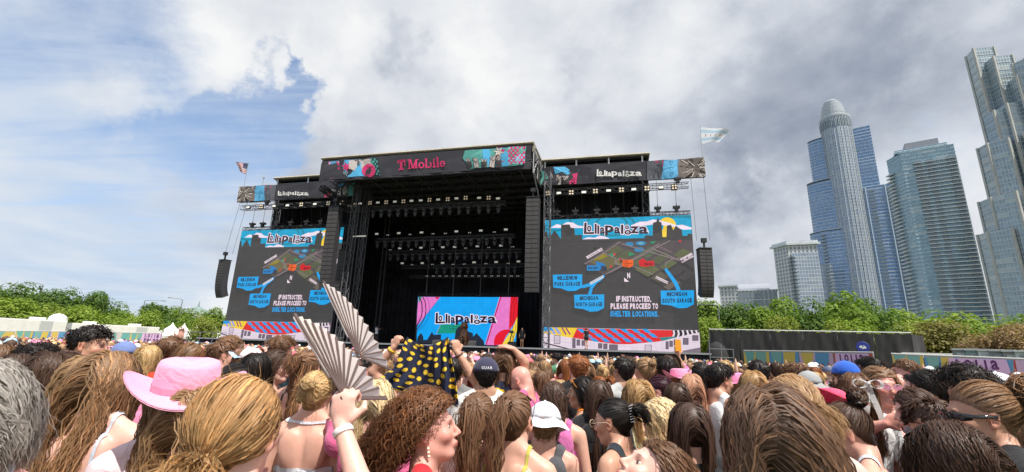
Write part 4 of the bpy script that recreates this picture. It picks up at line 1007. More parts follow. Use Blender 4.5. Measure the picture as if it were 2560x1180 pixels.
def screen(px_fn, w, s0, s1, z0, z1, draw, label, seam):
    o = empty('video_screen', M=SMX @ Matrix.Translation(((s0+s1)/2, w, z0)), label=label, cat='video screen', group='video screens of the stage')
    A = ClampArt(px_fn, s0+0.02, s1-0.02, z0+0.02, z1-0.02); draw(A)
    me = A.mesh('screen_image', mLED); me.transform(Matrix.Translation((-(s0+s1)/2, -0.003, -z0))); link('screen_image', me, o)
    W2 = (s1-s0)/2; H = z1-z0
    mb = MB(); mb.box(-W2, W2, 0.0, 0.22, 0, H); mb.obj('panel_wall', mBlk, o, recenter=False)
    mb = MB()
    for k in range(int(W2*2/1.0)+1): x = -W2+min(k*1.0, 2*W2-0.05); mb.box(x, x+0.05, 0.225, 0.35, 0, H)
    mb.obj('back_frame', mDk, o, recenter=False)
    mb = MB(); mb.truss((-W2, 0.2, H+0.25), (W2, 0.2, H+0.25), 0.35, 0.3, 0.03, 0.6); tag(mb.obj('header_truss', mBlk, o, recenter=False))
    return o
Z2 = lambda x, y: SPX(1340+x*.30513, 530+y*.30513, 0)
screen(Z2, 0, 10.74, 23.75, 2.0, 14.0, lambda A: map_screen(A, 0, 0), 'big video screen right of the stage opening, showing a park map and shelter text', 0)
screen(lambda x, y: (Z2(x, y)[0]-34.49, Z2(x, y)[1]), 0, -23.75, -10.74, 2.0, 14.0, lambda A: map_screen(A, 0, 0), 'big video screen left of the stage opening, its map partly hidden by hanging speakers', 0)
def centre_screen(A):
    A.poly([(70, 140), (1750, 140), (1700, 960), (70, 960)], (10, 160, 238))
    for k in range(26):
        y = 160+k*30; A.line([(76, y), (1700, y)], 5, (16, 150, 226))
    A.poly([(110, 145), (462, 150), (265, 400), (80, 610), (90, 380)], (226, 120, 196)); A.poly([(378, 148), (452, 148), (420, 184), (395, 172)], (206, 20, 60)); A.line([(462, 150), (90, 610)], 7, (206, 30, 130))
    A.poly([(110, 145), (170, 148), (115, 250)], (30, 150, 120))
    for k, (x, w_) in enumerate([(120, 16), (180, 14), (238, 7)]):
        A.line([(x, 150), (x+40, 230), (x+52, 360), (x+38, 470), (x-20, 580), (80, 640+k*50)], w_, (52, 10, 50) if k < 2 else (20, 80, 160))
    A.poly([(470, 600), (900, 590), (905, 700), (700, 745), (410, 745)], (20, 148, 124)); A.line([(470, 600), (400, 760)], 5, (190, 130, 170))
    for x, y in ((640, 640), (700, 640), (640, 680), (700, 680)): A.line([(x-20, y-16), (x+36, y-16), (x+36, y+20), (x-20, y+20), (x-20, y-16)], 5, (14, 84, 90))
    A.poly([(1440, 150), (1625, 148), (1590, 690), (1350, 960), (1215, 960)], (226, 120, 196)); A.line([(1455, 150), (1215, 930)], 22, (190, 20, 90)); A.line([(1440, 150), (1200, 920)], 5, (240, 190, 226))
    A.poly([(1620, 145), (1750, 145), (1735, 480), (1665, 600), (1590, 700), (1600, 400)], (224, 20, 40))
    A.circle(1560, 890, 215, 210, (226, 20, 44), 30, 150, 290)
    A.poly([(1735, 470), (1660, 640), (1470, 940), (1640, 960), (1720, 700)], (236, 208, 60)); A.poly([(1480, 930), (1350, 940), (1345, 860), (1440, 740), (1590, 690)], (226, 20, 44))
    for x in (1630, 1675): A.line([(x+60, 150), (x, 300), (x-10, 520), (x+30, 640), (x-40, 940)], 7, (110, 16, 40))
    A.poly([(70, 960), (100, 800), (155, 735), (190, 800), (190, 850), (250, 850), (330, 720), (360, 770), (480, 760), (480, 850), (700, 850), (720, 700), (760, 640), (800, 620), (860, 690), (1000, 740), (1004, 800), (1062, 738), (1180, 870), (1185, 960)], (34, 40, 56))
    logo(A, 380, 400, 1400, 600, (38, 14, 44), (244, 232, 240))
Z5 = lambda x, y: SPX(1030+x*.15257, 720+y*.15257, 8)
screen(Z5, 8, -5.42, 6.55, 2.4, 7.65, centre_screen, 'smaller bright blue and pink video screen at the back of the stage', 0)
mb = MB(); mb.box(-5.5, 6.7, 7.6, 9.5, 2.2, 2.39); sob(mb, 'riser', mDeck)

# ---------------------------------------------------------------- banners
mBan = mat('banner_print', (1, 1, 1), 0.8, attr='Col', spec=0.2)
CH = (66, 66, 72); PK = (214, 66, 118); BL = (92, 178, 222); MT = (98, 170, 162); IV = (200, 190, 186)
def hands(A, cx, cy, s, n, seed, c1=(186, 176, 172), c2=(70, 66, 68), up=-1):
    """photo-print of raised grey arms with spread fingers"""
    r = random.Random(seed)
    for k in range(n):
        x = cx+(k-(n-1)/2)*s*0.62; h = s*r.uniform(0.75, 1.15); tl_ = r.uniform(-0.25, 0.25)
        tipx = x+tl_*h
        A.line([(x, cy), (x+(tipx-x)*0.6, cy+up*h*0.6)], s*0.46, c2); A.line([(x, cy), (x+(tipx-x)*0.6, cy+up*h*0.6)], s*0.38, c1)
        for f in range(5):
            a = tl_+(-0.75+f*0.38); L = h*(0.34+0.1*math.sin(f*1.3+k)); bx, by = x+(tipx-x)*0.58, cy+up*h*0.56
            A.line([(bx, by), (bx+math.sin(a)*L, by+up*math.cos(a)*L)], [s*0.20, s*0.12], c2); A.line([(bx, by), (bx+math.sin(a)*L*0.95, by+up*math.cos(a)*L*0.95)], [s*0.15, s*0.08], c1)
        A.line([(x-s*0.05, cy), (x+(tipx-x)*0.5-s*0.03, cy+up*h*0.5)], s*0.03, c2)
def checker(A, x0, y0, x1, y1, nx, ny, ca, cb, sk=0.0, sl=0.0):
    f = lambda u, v: (x0+(x1-x0)*u+sk*v, y0+(y1-y0)*v+sl*u)
    A.poly([f(0, 0), f(1, 0), f(1, 1), f(0, 1)], ca)
    for i in range(nx):
        for j in range(ny):
            if (i+j) % 2: A.poly([f(i/nx, j/ny), f((i+1)/nx, j/ny), f((i+1)/nx, (j+1)/ny), f(i/nx, (j+1)/ny)], cb)
def banner(fn, w, s0, s1, z0, z1, draw, label):
    o = empty('stage_banner', M=SMX @ Matrix.Translation(((s0+s1)/2, w, z0)), label=label, cat='banner', group='banners along the roof edge')
    A = ClampArt(fn, s0+0.01, s1-0.01, z0+0.01, z1-0.01, 0.0012); draw(A)
    # soft folds in the cloth: shift of the layers, same function for cloth and print
    def fold(v):
        v[:, 1] += 0.05*np.sin(v[:, 0]*1.9+v[:, 2]*1.4)+0.03*np.sin(v[:, 0]*4.3-v[:, 2]*2)
    nx = int((s1-s0)*4); V = []; F = []
    for i in range(nx+1):
        for j in range(7): V.append((s0+(s1-s0)*i/nx, 0, z0+(z1-z0)*j/6))
    for i in range(nx):
        for j in range(6): k = i*7+j; F.append((k, k+7, k+8, k+1))
    V = np.array(V); fold(V); V -= np.array([(s0+s1)/2, -0.01, z0]); link('cloth', np_mesh('cloth', V, F, [mat('banner_cloth', lin(CH), 0.85, spec=0.2)], smooth=True), o)
    # subdivide the print finely enough to follow the folds
    me = A.mesh('print', mBan)
    import bmesh
    bm = bmesh.new(); bm.from_mesh(me)
    for _ in range(1):
        es = [e for e in bm.edges if e.calc_length() > 1.2]
        if es: bmesh.ops.subdivide_edges(bm, edges=es, cuts=4, use_grid_fill=False)
    bmesh.ops.triangulate(bm, faces=[f for f in bm.faces if len(f.verts) > 4]); bm.to_mesh(me); bm.free()
    c = np.zeros(len(me.vertices)*3, np.float32); me.vertices.foreach_get('co', c); c = c.reshape(-1, 3); fold(c); c -= np.array([(s0+s1)/2, 0.012, z0], np.float32)
    me.vertices.foreach_set('co', c.ravel()); me.update(); link('print', me, o)
    return o
Z3 = lambda x, y: SPX(580+x*.296875, 340+y*.296875, -4.35)
def bmid(A):
    A.poly([(780, 150), (2520, 50), (2520, 260), (780, 370)], CH)
    # left artwork (top edge y ~ 205, bottom ~ 350 at x = 820..1240)
    A.poly([(815, 215), (1180, 190), (1250, 328), (820, 358)], BL)
    checker(A, 812, 218, 905, 358, 5, 8, (208, 150, 190), PK, 8, -6)
    A.poly([(985, 206), (1180, 192), (1180, 250), (1150, 285), (1085, 275), (1030, 295), (990, 280)], IV); A.poly([(1055, 200), (1075, 199), (1072, 285), (1055, 286)], (92, 88, 96)); A.poly([(1030, 204), (1055, 203), (1050, 230)], (110, 104, 110))
    A.star(965, 262, 44, PK, 6, 0.45, 0.3)
    checker(A, 1168, 192, 1225, 330, 4, 7, MT, (40, 66, 74), 22, -4); A.circle(1155, 292, 58, 56, PK, 28)
    for k in range(7): A.line([(905+k*11, 300), (910+k*12, 320+(k % 3)*9)], 3, (190, 216, 226))
    # carrier name in slab letters
    M_ = (214, 60, 112)
    A.poly([(1396, 205), (1462, 201), (1466, 232), (1454, 233), (1451, 215), (1438, 216), (1436, 272), (1452, 276), (1452, 284), (1402, 288), (1402, 280), (1416, 275), (1417, 218), (1407, 219), (1406, 237), (1394, 238)], M_)
    A.poly([(1392, 245), (1406, 244), (1406, 256), (1392, 257)], M_); A.poly([(1452, 241), (1466, 240), (1466, 252), (1452, 253)], M_)
    def sl(dx): return -dx*0.058
    x0, yb = 1484, 281
    def P(x, y): return (x, y+sl(x-1484))
    def bar(xa, ya, xb, yb_): A.poly([P(xa, ya), P(xb, ya), P(xb, yb_), P(xa, yb_)], M_)
    # M
    bar(1484, 272, 1512, 280); bar(1492, 205, 1502, 274); bar(1484, 203, 1510, 211); A.poly([P(1500, 205), P(1514, 205), P(1530, 262), P(1526, 278), P(1520, 276)], M_); A.poly([P(1546, 205), P(1560, 205), P(1534, 278), P(1524, 278)], M_); bar(1548, 205, 1562, 274); bar(1538, 272, 1572, 280); bar(1546, 203, 1572, 211)
    def ring(cx, cy, rx, ry, th): 
        n = 22; L = []; R = []
        for i in range(n+1):
            a = 2*math.pi*i/n; L.append(P(cx+rx*math.cos(a), cy+ry*math.sin(a))); R.append(P(cx+(rx-th)*math.cos(a), cy+(ry-th*0.7)*math.sin(a)))
        A.grid_strip(L, R, M_)
    ring(1598, 255, 23, 26, 12); bar(1630, 200, 1644, 280); bar(1624, 199, 1640, 206); ring(1660, 255, 24, 26, 12)
    bar(1698, 232, 1712, 274); bar(1692, 230, 1708, 237); bar(1692, 273, 1718, 280); A.circle(*P(1704, 217), 8, 8, M_, 12); bar(1728, 199, 1742, 274); bar(1722, 199, 1740, 206); bar(1721, 273, 1749, 280)
    ring(1776, 255, 24, 26, 12); bar(1760, 251, 1796, 258); A.poly([P(1784, 262), P(1806, 260), P(1806, 268), P(1784, 272)], CH)
    # right artwork
    A.poly([(1965, 126), (2300, 104), (2480, 88), (2450, 250), (1980, 280), (1972, 230), (1945, 190)], MT); A.poly([(2110, 116), (2330, 102), (2330, 255), (2120, 268)], BL)
    A.circle(2262, 165, 74, 66, PK, 30); checker(A, 2330, 98, 2470, 246, 8, 7, (150, 196, 222), PK, 0, -9); A.star(2248, 138, 50, (222, 214, 204), 6, 0.40, 0.2)
    hands(A, 2130, 270, 100, 5, 4)
banner(Z3, -4.35, -11.2, 10.15, 17.45, 19.72, bmid, 'long dark banner under the raised middle roof with pink lettering and collage ends')
Z4 = lambda x, y: SPX(1320+x*.179687, 360+y*.179687, -0.55)
def bside(A, logo_on=True, flip=False):
    A.poly([(100, 300), (1660, 240), (1660, 560), (100, 620)], CH)
    A.poly([(165, 360), (250, 400), (330, 570), (160, 585)], MT); A.poly([(355, 325), (745, 300), (690, 390), (640, 400), (540, 430), (480, 390), (380, 420)], BL); A.poly([(570, 430), (690, 400), (670, 560), (560, 562)], PK)
    for k in range(3): A.circle(628, 440+k*44, 30, 16, (110, 40, 70), 12); A.circle(628, 440+k*44, 18, 8, PK, 10)
    hands(A, 420, 575, 190, 3, 8)
    A.poly([(1655, 240), (1890, 225), (1860, 500), (1655, 505)], (96, 98, 106)); 
    for k in range(3): A.line([(1680+k*70, 480), (1715+k*70, 310), (1750+k*70, 480)], 12, (70, 72, 78))
    A.line([(1665, 315), (1870, 298)], 14, (70, 72, 78)); A.poly([(1750, 245), (1885, 240), (1870, 320), (1770, 300)], PK)
    A.poly([(1890, 240), (2100, 215), (2110, 480), (1855, 500)], (104, 180, 224)); 
    for k in range(3): A.line([(1960, 250+k*80), (2020, 250+k*80), (1990, 300+k*80), (1960, 250+k*80)], 8, (60, 110, 150))
    A.line([(1870, 330), (1900, 480), (1960, 320)], 10, (80, 140, 180))
    A.poly([(2080, 215), (2480, 180), (2490, 480), (2090, 490)], (120, 110, 106)); r = random.Random(5)
    for k in range(46):
        a = r.uniform(0, 6.28); l0 = r.uniform(20, 120); l1 = l0+r.uniform(60, 150); cx, cy = 2335, 330
        q = lambda L: (min(max(cx+math.cos(a)*L*1.25, 2085), 2470), min(max(cy+math.sin(a)*L, 205), 478))
        A.line([q(l0), q((l0+l1)/2), q(l1)], r.uniform(9, 18), r.choice([(206, 198, 190), (186, 176, 168), (60, 54, 54), (216, 208, 200)]))
    logo(A, 950, 358, 1590, 468, (226, 224, 222))
banner(Z4, -0.55, 10.35, 25.1, 17.25, 19.1, bside, 'right wing banner with white lettering and a collage of hands, its end over open air')
# left banner: mirrored artwork, the lettering not mirrored
def bleft(A):
    mir = A.fn; c = 35.45
    fnm = lambda x, y: (lambda q: (-q[0]+0.55, q[1]))(Z4(x, y))
    cl = lambda q: (min(max(q[0], -24.55), -9.75), min(max(q[1], 17.26), 19.08))
    A.fn = lambda x, y: cl(fnm(x, y)); keep = globals()['logo']; globals()['logo'] = lambda *a, **k: None
    bside(A); globals()['logo'] = keep
    Z3b = lambda x, y: cl(SPX(580+x*.296875, 340+y*.296875, -0.55)); A.fn = Z3b; logo(A, 388, 462, 655, 508, (226, 224, 222)); A.fn = mir
    # the layers of the mirrored faces look the other way: turn them
    A.f = [f[::-1] for f in A.f]
banner(lambda x, y: (0, 0), -0.55, -24.6, -9.7, 17.2, 19.1, bleft, 'left wing banner with white lettering, partly behind the middle roof corner')
# cantilever trusses carrying the banner ends, and light trusses
def truss_thing(p0, p1, w, h, r, label, name='lighting_truss', group='lighting trusses', m=None, step=0.6):
    p0, p1 = Vector(p0), Vector(p1); mid = (p0+p1)/2
    o = empty(name, M=SMX @ Matrix.Translation(mid), label=label, cat='truss', group=group); q0, q1 = p0-mid, p1-mid
    d = (q1-q0).normalized(); up = Vector((0, 0, 1)); sd_ = d.cross(up).normalized(); up = sd_.cross(d)
    for a, b in ((-1, -1), (1, -1), (1, 1), (-1, 1)):
        c = sd_*(w/2*a)+up*(h/2*b); mb = MB(); mb.tube(q0+c, q1+c, r, 5); mb.obj('chord', m or mBlk, o)
    mb = MB(); mb.truss(q0, q1, w, h, r*0.8, step, chords=False); tag(mb.obj('bracing', m or mBlk, o), kind='stuff'); return o
truss_thing((20.3, -0.2, 18.2), (25.1, -0.2, 18.2), 0.4, 1.5, 0.04, 'short deep truss holding the free end of the right banner', 'outrigger_truss', 'outrigger trusses', step=0.9)
truss_thing((-24.6, -0.2, 18.1), (-20.2, -0.2, 18.1), 0.4, 1.5, 0.04, 'short deep truss holding the free end of the left banner', 'outrigger_truss', 'outrigger trusses', step=0.9)
truss_thing((10.9, -0.9, 16.4), (23.6, -0.9, 16.45), 0.45, 0.45, 0.03, 'light truss under the right wing banner sticking out past the wing')
truss_thing((-23.4, -0.9, 16.35), (-9.9, -0.9, 16.4), 0.45, 0.45, 0.03, 'light truss under the left wing banner sticking out past the wing')
truss_thing((-8.4, 1, 16.25), (6.6, 1, 16.2), 0.45, 0.4, 0.03, 'front light truss across the stage opening', m=mDk)
truss_thing((-11.0, 0.2, 15.95), (-8.45, 0.98, 16.24), 0.45, 0.4, 0.03, 'angled short end of the front light truss', m=mDk)
truss_thing((-9.8, 5, 13.75), (6.7, 5, 13.85), 0.35, 0.35, 0.025, 'second light truss, topmost of the three behind the front one', m=mDk)
truss_thing((-9.5, 7, 12.7), (7.0, 7, 12.65), 0.35, 0.35, 0.025, 'third light truss in the middle of the stage depth', m=mDk)
truss_thing((-8.3, 9, 11.35), (7.1, 9, 11.4), 0.35, 0.35, 0.025, 'fourth, dim light truss near the back drape', m=mDk)
truss_thing((-7.7, 10, 10.3), (7.0, 10, 10.3), 0.25, 0.25, 0.02, 'lowest and faintest light truss before the back drape', m=mDk)

# fixtures
mLens = mat('lens_glow', (0.9, 0.88, 0.8), 0.3, emit=0.22); mLensW = mat('lens_warm', (0.95, 0.78, 0.55), 0.3, emit=0.22)
def thing_at(o, s, w, z, rz=0.0): o.matrix_world = SMX @ Matrix.Translation((s, w, z)) @ Matrix.Rotation(rz, 4, 'Z')
def mk_head():
    o = empty('stage_light'); mb = MB(); mb.box(-0.16, 0.16, -0.11, 0.11, -0.18, 0.0); mb.obj('base', mDk, o)
    mb = MB(); mb.path([(-0.18, 0, -0.5), (-0.18, 0, -0.19), (0.18, 0, -0.19), (0.18, 0, -0.5)], 0.03, 5); mb.obj('yoke', mDk, o)
    mb = MB(); mb.lathe([(0.06, -0.28), (0.15, -0.34), (0.155, -0.55), (0.12, -0.75)], 10); mb.obj('head', mDk, o, True)
    mb = MB(); mb.lathe([(0.105, -0.765), (0.11, -0.755)], 10); mb.obj('lens', mLensD, o); return o
mLensD = mat('lens_dull', (0.20, 0.21, 0.23), 0.15)
def mk_strobe():
    o = empty('strobe_panel'); mb = MB(); mb.box(-0.24, 0.24, -0.06, 0.1, -0.02, 0.26); mb.obj('housing', mBlk, o)
    mb = MB(); mb.box(-0.20, 0.20, -0.085, -0.065, 0.02, 0.22); mb.obj('light_panel', mLens, o); return o
def mk_blinder():
    o = empty('blinder_light'); mb = MB(); mb.box(-0.26, 0.26, -0.04, 0.1, -0.13, 0.40); mb.obj('housing', mBlk, o)
    for x in (-0.12, 0.12):
        for z in (0.02, 0.26):
            mb = MB(); mb.lathe([(0.085, 0), (0.07, 0.02), (0.02, 0.03)], 10, M=Matrix.Translation((x, -0.045, z)) @ Matrix.Rotation(math.pi/2, 4, 'X')); mb.obj('lamp', mLensW, o)
    return o
def mk_pair():
    o = empty('twin_light'); mb = MB(); mb.box(-0.2, 0.2, -0.03, 0.08, -0.05, 0.09); mb.obj('housing', mBlk, o)
    for x in (-0.1, 0.1): mb = MB(); mb.box(x-0.05, x+0.05, -0.05, -0.035, -0.02, 0.06); mb.obj('lamp', mLens, o)
    return o
PRO = {}
def fixture(kind, s, w, z, label, group):
    if kind not in PRO: PRO[kind] = {'H': mk_head, 'R': mk_strobe, 'B': mk_blinder, 'P': mk_pair}[kind](); o = PRO[kind]
    else: o = copy_tree(PRO[kind])
    thing_at(o, s, w, z); tag(o, label, 'stage light', group); return o
def Z7(x, y, w): return SPX(860+x*.2373, 460+y*.2373, w)
KN = {'R': 'white strobe panel', 'B': 'warm blinder', 'H': 'grey moving head light', 'P': 'pair of tiny white lamps'}
ORD = ['first', 'second', 'third', 'fourth', 'fifth', 'sixth', 'seventh', 'eighth', 'ninth', 'tenth', 'eleventh', 'twelfth', 'thirteenth', 'fourteenth', 'fifteenth', 'sixteenth', 'seventeenth', 'eighteenth', 'nineteenth', 'twentieth']
def row(items, w, where, group, zfix=None):
    cnt = {}
    for x, y, k in items:
        s, z = Z7(x, y, w); cnt[k] = cnt.get(k, 0)+1
        if k == 'H' and zfix is not None: z = zfix
        fixture(k, s, w-(0.3 if k != 'H' else 0), z, '%s %s from the left, %s' % (ORD[(cnt[k]-1) % 20], KN[k], where), group)
row([(78, 250, 'R'), (135, 243, 'B'), (188, 228, 'R')], 0.6, 'angled end of the front truss', 'lamps on the front truss')
row([(290, 222, 'B'), (374, 218, 'R'), (459, 215, 'B'), (552, 209, 'R'), (641, 206, 'B'), (726, 200, 'R'), (823, 196, 'R'), (913, 192, 'B'), (1005, 187, 'R'), (1105, 184, 'B'), (1197, 175, 'R'), (1292, 170, 'B'), (1434, 170, 'R'), (1533, 170, 'B'), (1632, 176, 'R')], 1, 'front truss', 'lamps on the front truss')
row([(x, 250, 'H') for x in (315, 400, 487, 575, 660, 755, 845, 930, 1027, 1117, 1215, 1310, 1425, 1523, 1628)], 1, 'front truss', 'moving heads under the front truss', 16.0)
row([(361, 545, 'R'), (592, 537, 'R'), (830, 530, 'R'), (1195, 519, 'R'), (1451, 511, 'R'), (1713, 500, 'R'), (476, 547, 'P'), (710, 541, 'P'), (950, 534, 'P'), (1080, 530, 'P'), (1333, 523, 'P'), (1592, 516, 'P')], 5, 'second truss', 'lamps on the second truss')
row([(358+i*82, 580, 'H') for i in range(18)], 5, 'second truss', 'moving heads under the second truss', 13.6)
row([(602, 694, 'R'), (824, 689, 'R'), (1053, 684, 'R'), (1177, 681, 'R'), (1416, 674, 'R'), (1662, 667, 'R'), (503, 702, 'P'), (722, 699, 'P'), (947, 692, 'P'), (1292, 684, 'P'), (1534, 678, 'P'), (1785, 670, 'P')], 7, 'third truss', 'lamps on the third truss')
row([(495+i*78, 720, 'H') for i in range(18)], 7, 'third truss', 'moving heads under the third truss', 12.5)
row([(627, 851, 'R'), (837, 850, 'R'), (1050, 848, 'R'), (1380, 842, 'R'), (1611, 839, 'R'), (1845, 833, 'R'), (731, 857, 'P'), (943, 854, 'P'), (1160, 854, 'P'), (1277, 851, 'P'), (1505, 847, 'P'), (1737, 844, 'P')], 9, 'fourth truss', 'lamps on the fourth truss')
row([(980+i*82, 880, 'H') for i in range(11)], 9, 'fourth truss', 'moving heads under the fourth truss', 11.2)
row([(885+i*68, 976, 'P') for i in range(15)], 10, 'lowest truss', 'lamps on the lowest truss')
def rowS(items, where, group):
    cnt = {}
    for x, y, k in items:
        s, z = SPX(1320+x*.179687, 360+y*.179687, -1.15); cnt[k] = cnt.get(k, 0)+1
        fixture(k, s, -1.15, z, '%s %s from the stage opening on the %s' % (ORD[cnt[k]-1], KN[k], where), group)
rowS([(278, 708, 'B'), (430, 702, 'R'), (602, 696, 'B'), (778, 690, 'R'), (938, 678, 'B'), (1122, 668, 'R'), (1300, 660, 'B'), (1472, 650, 'R'), (1655, 640, 'B'), (1850, 625, 'R'), (2035, 622, 'B')], 'right wing truss', 'lamps on the wing trusses')
for i, (s, k) in enumerate([(-22.3, 'R'), (-20.6, 'B'), (-18.9, 'R'), (-17.2, 'R'), (-15.5, 'B'), (-13.8, 'R'), (-12.2, 'B'), (-10.6, 'B')]):
    fixture(k, s, -1.15, 16.2, '%s lamp from the left on the left wing truss, a %s' % (ORD[i], KN[k]), 'lamps on the wing trusses')
# a short glowing white strip
mb = MB(); a = SPX(881, 591, 0); b = SPX(915, 590.5, 0); mb.box(a[0], b[0], -0.03, 0.03, a[1]-0.06, a[1]+0.06); o = mb.obj('light_strip', mLens, M=SMX); tag(o, 'short bright white light strip beside the left tower', 'light strip')

# ---------------------------------------------------------------- hanging speakers
mCab = mat('speaker_paint', (0.045, 0.043, 0.045), 0.6); mGrl = mat('speaker_grille', (0.065, 0.06, 0.06), 0.7, bump=0.6, bscale=120)
def cabinet_meshes(W_, H_, D_):
    a = MB(); a.box(-W_/2, W_/2, 0.02, D_, -H_*0.97, 0); m1_ = a.mesh('cabinet_body', mCab)
    b = MB(); b.box(-W_/2+0.03, -0.02, 0, 0.018, -H_*0.90, -H_*0.07); b.box(0.02, W_/2-0.03, 0, 0.018, -H_*0.90, -H_*0.07); m2_ = b.mesh('grille', mGrl); return m1_, m2_
def array(s, w, zt, n, W_, H_, D_, curve, label, rz=0.0):
    o = empty('speaker_array', M=SMX @ Matrix.Translation((s, w, zt)) @ Matrix.Rotation(rz, 4, 'Z'), label=label, cat='speaker array', group='hanging line arrays')
    m1_, m2_ = cabinet_meshes(W_, H_, D_); p = Vector((0, 0, 0)); ang = 0.0
    for k in range(n):
        c = link('speaker_cabinet', m1_, o); g_ = link('grille', m2_, c); c.location = p; c.rotation_euler = (ang, 0, 0)
        p = p+Vector((0, math.sin(ang)*H_, -math.cos(ang)*H_)); ang += curve*(k/n)**2
    mb = MB(); mb.box(-W_/2, W_/2, -0.05, D_+0.1, 0.03, 0.11); mb.box(-0.06, 0.06, D_*0.3, D_*0.5, 0.11, 0.6); mb.box(-0.2, 0.2, 0.1, 0.4, 0.6, 0.95); mb.obj('rigging_frame', mBlk, o, recenter=False)
    return o
array(SPX(1329, 600, -3.4)[0], -3.4, 15.1, 20, 1.15, 0.42, 0.75, 0.02, 'tall straight column of black speakers right of the stage opening')
array(SPX(823, 600, -3.4)[0], -3.4, 15.1, 19, 1.15, 0.42, 0.75, 0.02, 'tall straight column of black speakers covering the edge of the left screen')
array(SPX(849, 680, -1.2)[0], -1.2, 11.2, 13, 0.85, 0.42, 0.7, 0.02, 'second darker column of speakers just behind the left one')
array(24.45, -1.6, 10.55, 14, 1.05, 0.29, 0.7, 0.14, 'curved black speaker column hanging right of the right screen', math.radians(10))
array(-24.0, -1.6, 10.3, 14, 1.05, 0.29, 0.7, 0.14, 'curved black speaker column hanging left of the left screen', math.radians(-12))
# hoists, cables
def cable(p0, p1, label, r=0.018):
    p0, p1 = Vector(p0), Vector(p1); m_ = (p0+p1)/2; mb = MB(); mb.tube(p0, p1, r, 5); o = mb.obj('steel_cable', mDk, M=SMX); tag(o, label, 'cable', 'cables under the banner trusses')
def hoist(s, w, z, label):
    o = empty('chain_hoist', M=SMX @ Matrix.Translation((s, w, z)), label=label, cat='hoist', group='chain hoists'); mb = MB(); mb.box(-0.3, 0.3, -0.15, 0.2, 0.3, 0.5); mb.box(-0.16, 0.16, -0.12, 0.12, 0, 0.3); mb.obj('motor', mBlk, o, recenter=False)
    mb = MB(); mb.tube((0, 0, 0.5), (0, 0, 0.75), 0.04); mb.obj('hook', mDk, o, recenter=False)
ss = [11.9, 13.6, 15.6, 17.3, 19.0, 21.0, 22.6]
for i, s in enumerate(ss):
    hoist(s, 0.2, 14.42, '%s hoist from the stage opening on top of the right screen' % ORD[i])
    if s > 20: cable((s, 0.2, 15.1), (s, 0.2, 17.4), 'thin cable above the %s hoist of the right screen' % ORD[i])
for i, s in enumerate([-22.7, -21.3, -19.4, -17.6, -15.6, -13.8, -12.3]):
    hoist(s, 0.2, 14.42, '%s hoist from the left on top of the left screen' % ORD[i])
    if s < -20: cable((s, 0.2, 15.1), (s, 0.2, 17.4), 'thin cable above the %s hoist of the left screen' % ORD[i])
for s, d in ((23.9, 'inner cable'), (24.95, 'outer cable')): cable((s, -1.0, 11.4), (s, -0.3, 17.4), d+' holding the curved speakers on the right')
for s, d in ((-24.4, 'outer cable'), (-23.4, 'inner cable')): cable((s, -1.0, 11.1), (s, -0.3, 17.4), d+' holding the curved speakers on the left')
hoist(-20.2, -0.9, 16.6, 'single hoist on the free end of the left wing truss'); hoist(22.7, -0.9, 16.7, 'single hoist on the free end of the right wing truss')
for i, s in enumerate([-8.3, -2.9, 4.6, 6.3]): hoist(s, 1, 16.9, '%s hoist from the left above the front truss' % ORD[i])

# ---------------------------------------------------------------- flags
def flag(s, z, corners, colfn, label, nu=42, nv=26, amp=0.16, pole=3.2):
    o = empty('flag', M=SMX @ Matrix.Translation((s, -0.6, z)), label=label, cat='flag', group='flags on the banner ends')
    mb = MB(); mb.tube((0, 0, -pole), (0, 0, 0.15), 0.03, 6); mb.obj('pole', mAlu, o, recenter=False)
    c = [Vector(q) for q in corners]; V = []; F = []; cols = []
    for j in range(nv+1):
        for i in range(nu+1):
            u, v = i/nu, j/nv; p = (c[0]*(1-u)+c[1]*u)*(1-v)+(c[3]*(1-u)+c[2]*u)*v
            V.append((p.x, amp*math.sin(u*7+v*2)*u, p.y+0.05*math.sin(u*9+v*3)*u))
    for j in range(nv):
        for i in range(nu): k = j*(nu+1)+i; F.append((k, k+1, k+nu+2, k+nu+1)); cols.append(lin(colfn((i+.5)/nu, (j+.5)/nv)))
    me = np_mesh('flag_cloth', V, F, [mat('flag_cloth', (1, 1, 1), 0.8, attr='Col', trans=0.25)], smooth=True)
    a = me.color_attributes.new('Col', 'FLOAT_COLOR', 'CORNER'); c4 = np.ones((len(cols), 4), np.float32); c4[:, :3] = cols; a.data.foreach_set('color', np.repeat(c4, 4, axis=0).ravel()); link('flag_cloth', me, o)
def chi(u, v):
    if 0.16 < v < 0.33 or 0.67 < v < 0.84: return (186, 214, 236)
    for k in range(4):
        cx = 0.2+0.2*k; dx, dy = (u-cx)*1.55, v-0.5; r = math.hypot(dx, dy); a = math.atan2(dy, dx)
        if r < 0.085*(0.62+0.38*math.cos(6*a)): return (170, 30, 44)
    return (236, 238, 242)
def usa(u, v):
    if u < 0.4 and v < 0.54: return (236, 238, 242) if (int(u*27) % 3 == 1 and int(v*24) % 3 == 1) else (50, 56, 100)
    return (176, 56, 56) if int(v*13) % 2 == 0 else (236, 230, 228)
flag(24.96, 22.1, [(0, 0), (2.5, -0.5), (1.5, -1.5), (0, -1.65)], chi, 'white flag with pale blue stripes and red stars flying above the right banner end')
flag(-24.0, 21.95, [(0, 0), (-1.9, 0.25), (-1.0, -0.9), (-0.1, -1.35)], usa, 'red and white striped flag flapping above the left banner end')
mb = MB(); mb.tube((-21.6, -0.5, 19.0), (-21.6, -0.5, 20.1), 0.03); mb.lathe([(0.12, 0), (0.12, 0.1)], 8, (-21.6, -0.5, 20.0)); tag(mb.obj('weather_sensor', mAlu, M=SMX), 'thin mast with a small sensor on the left banner', 'mast')

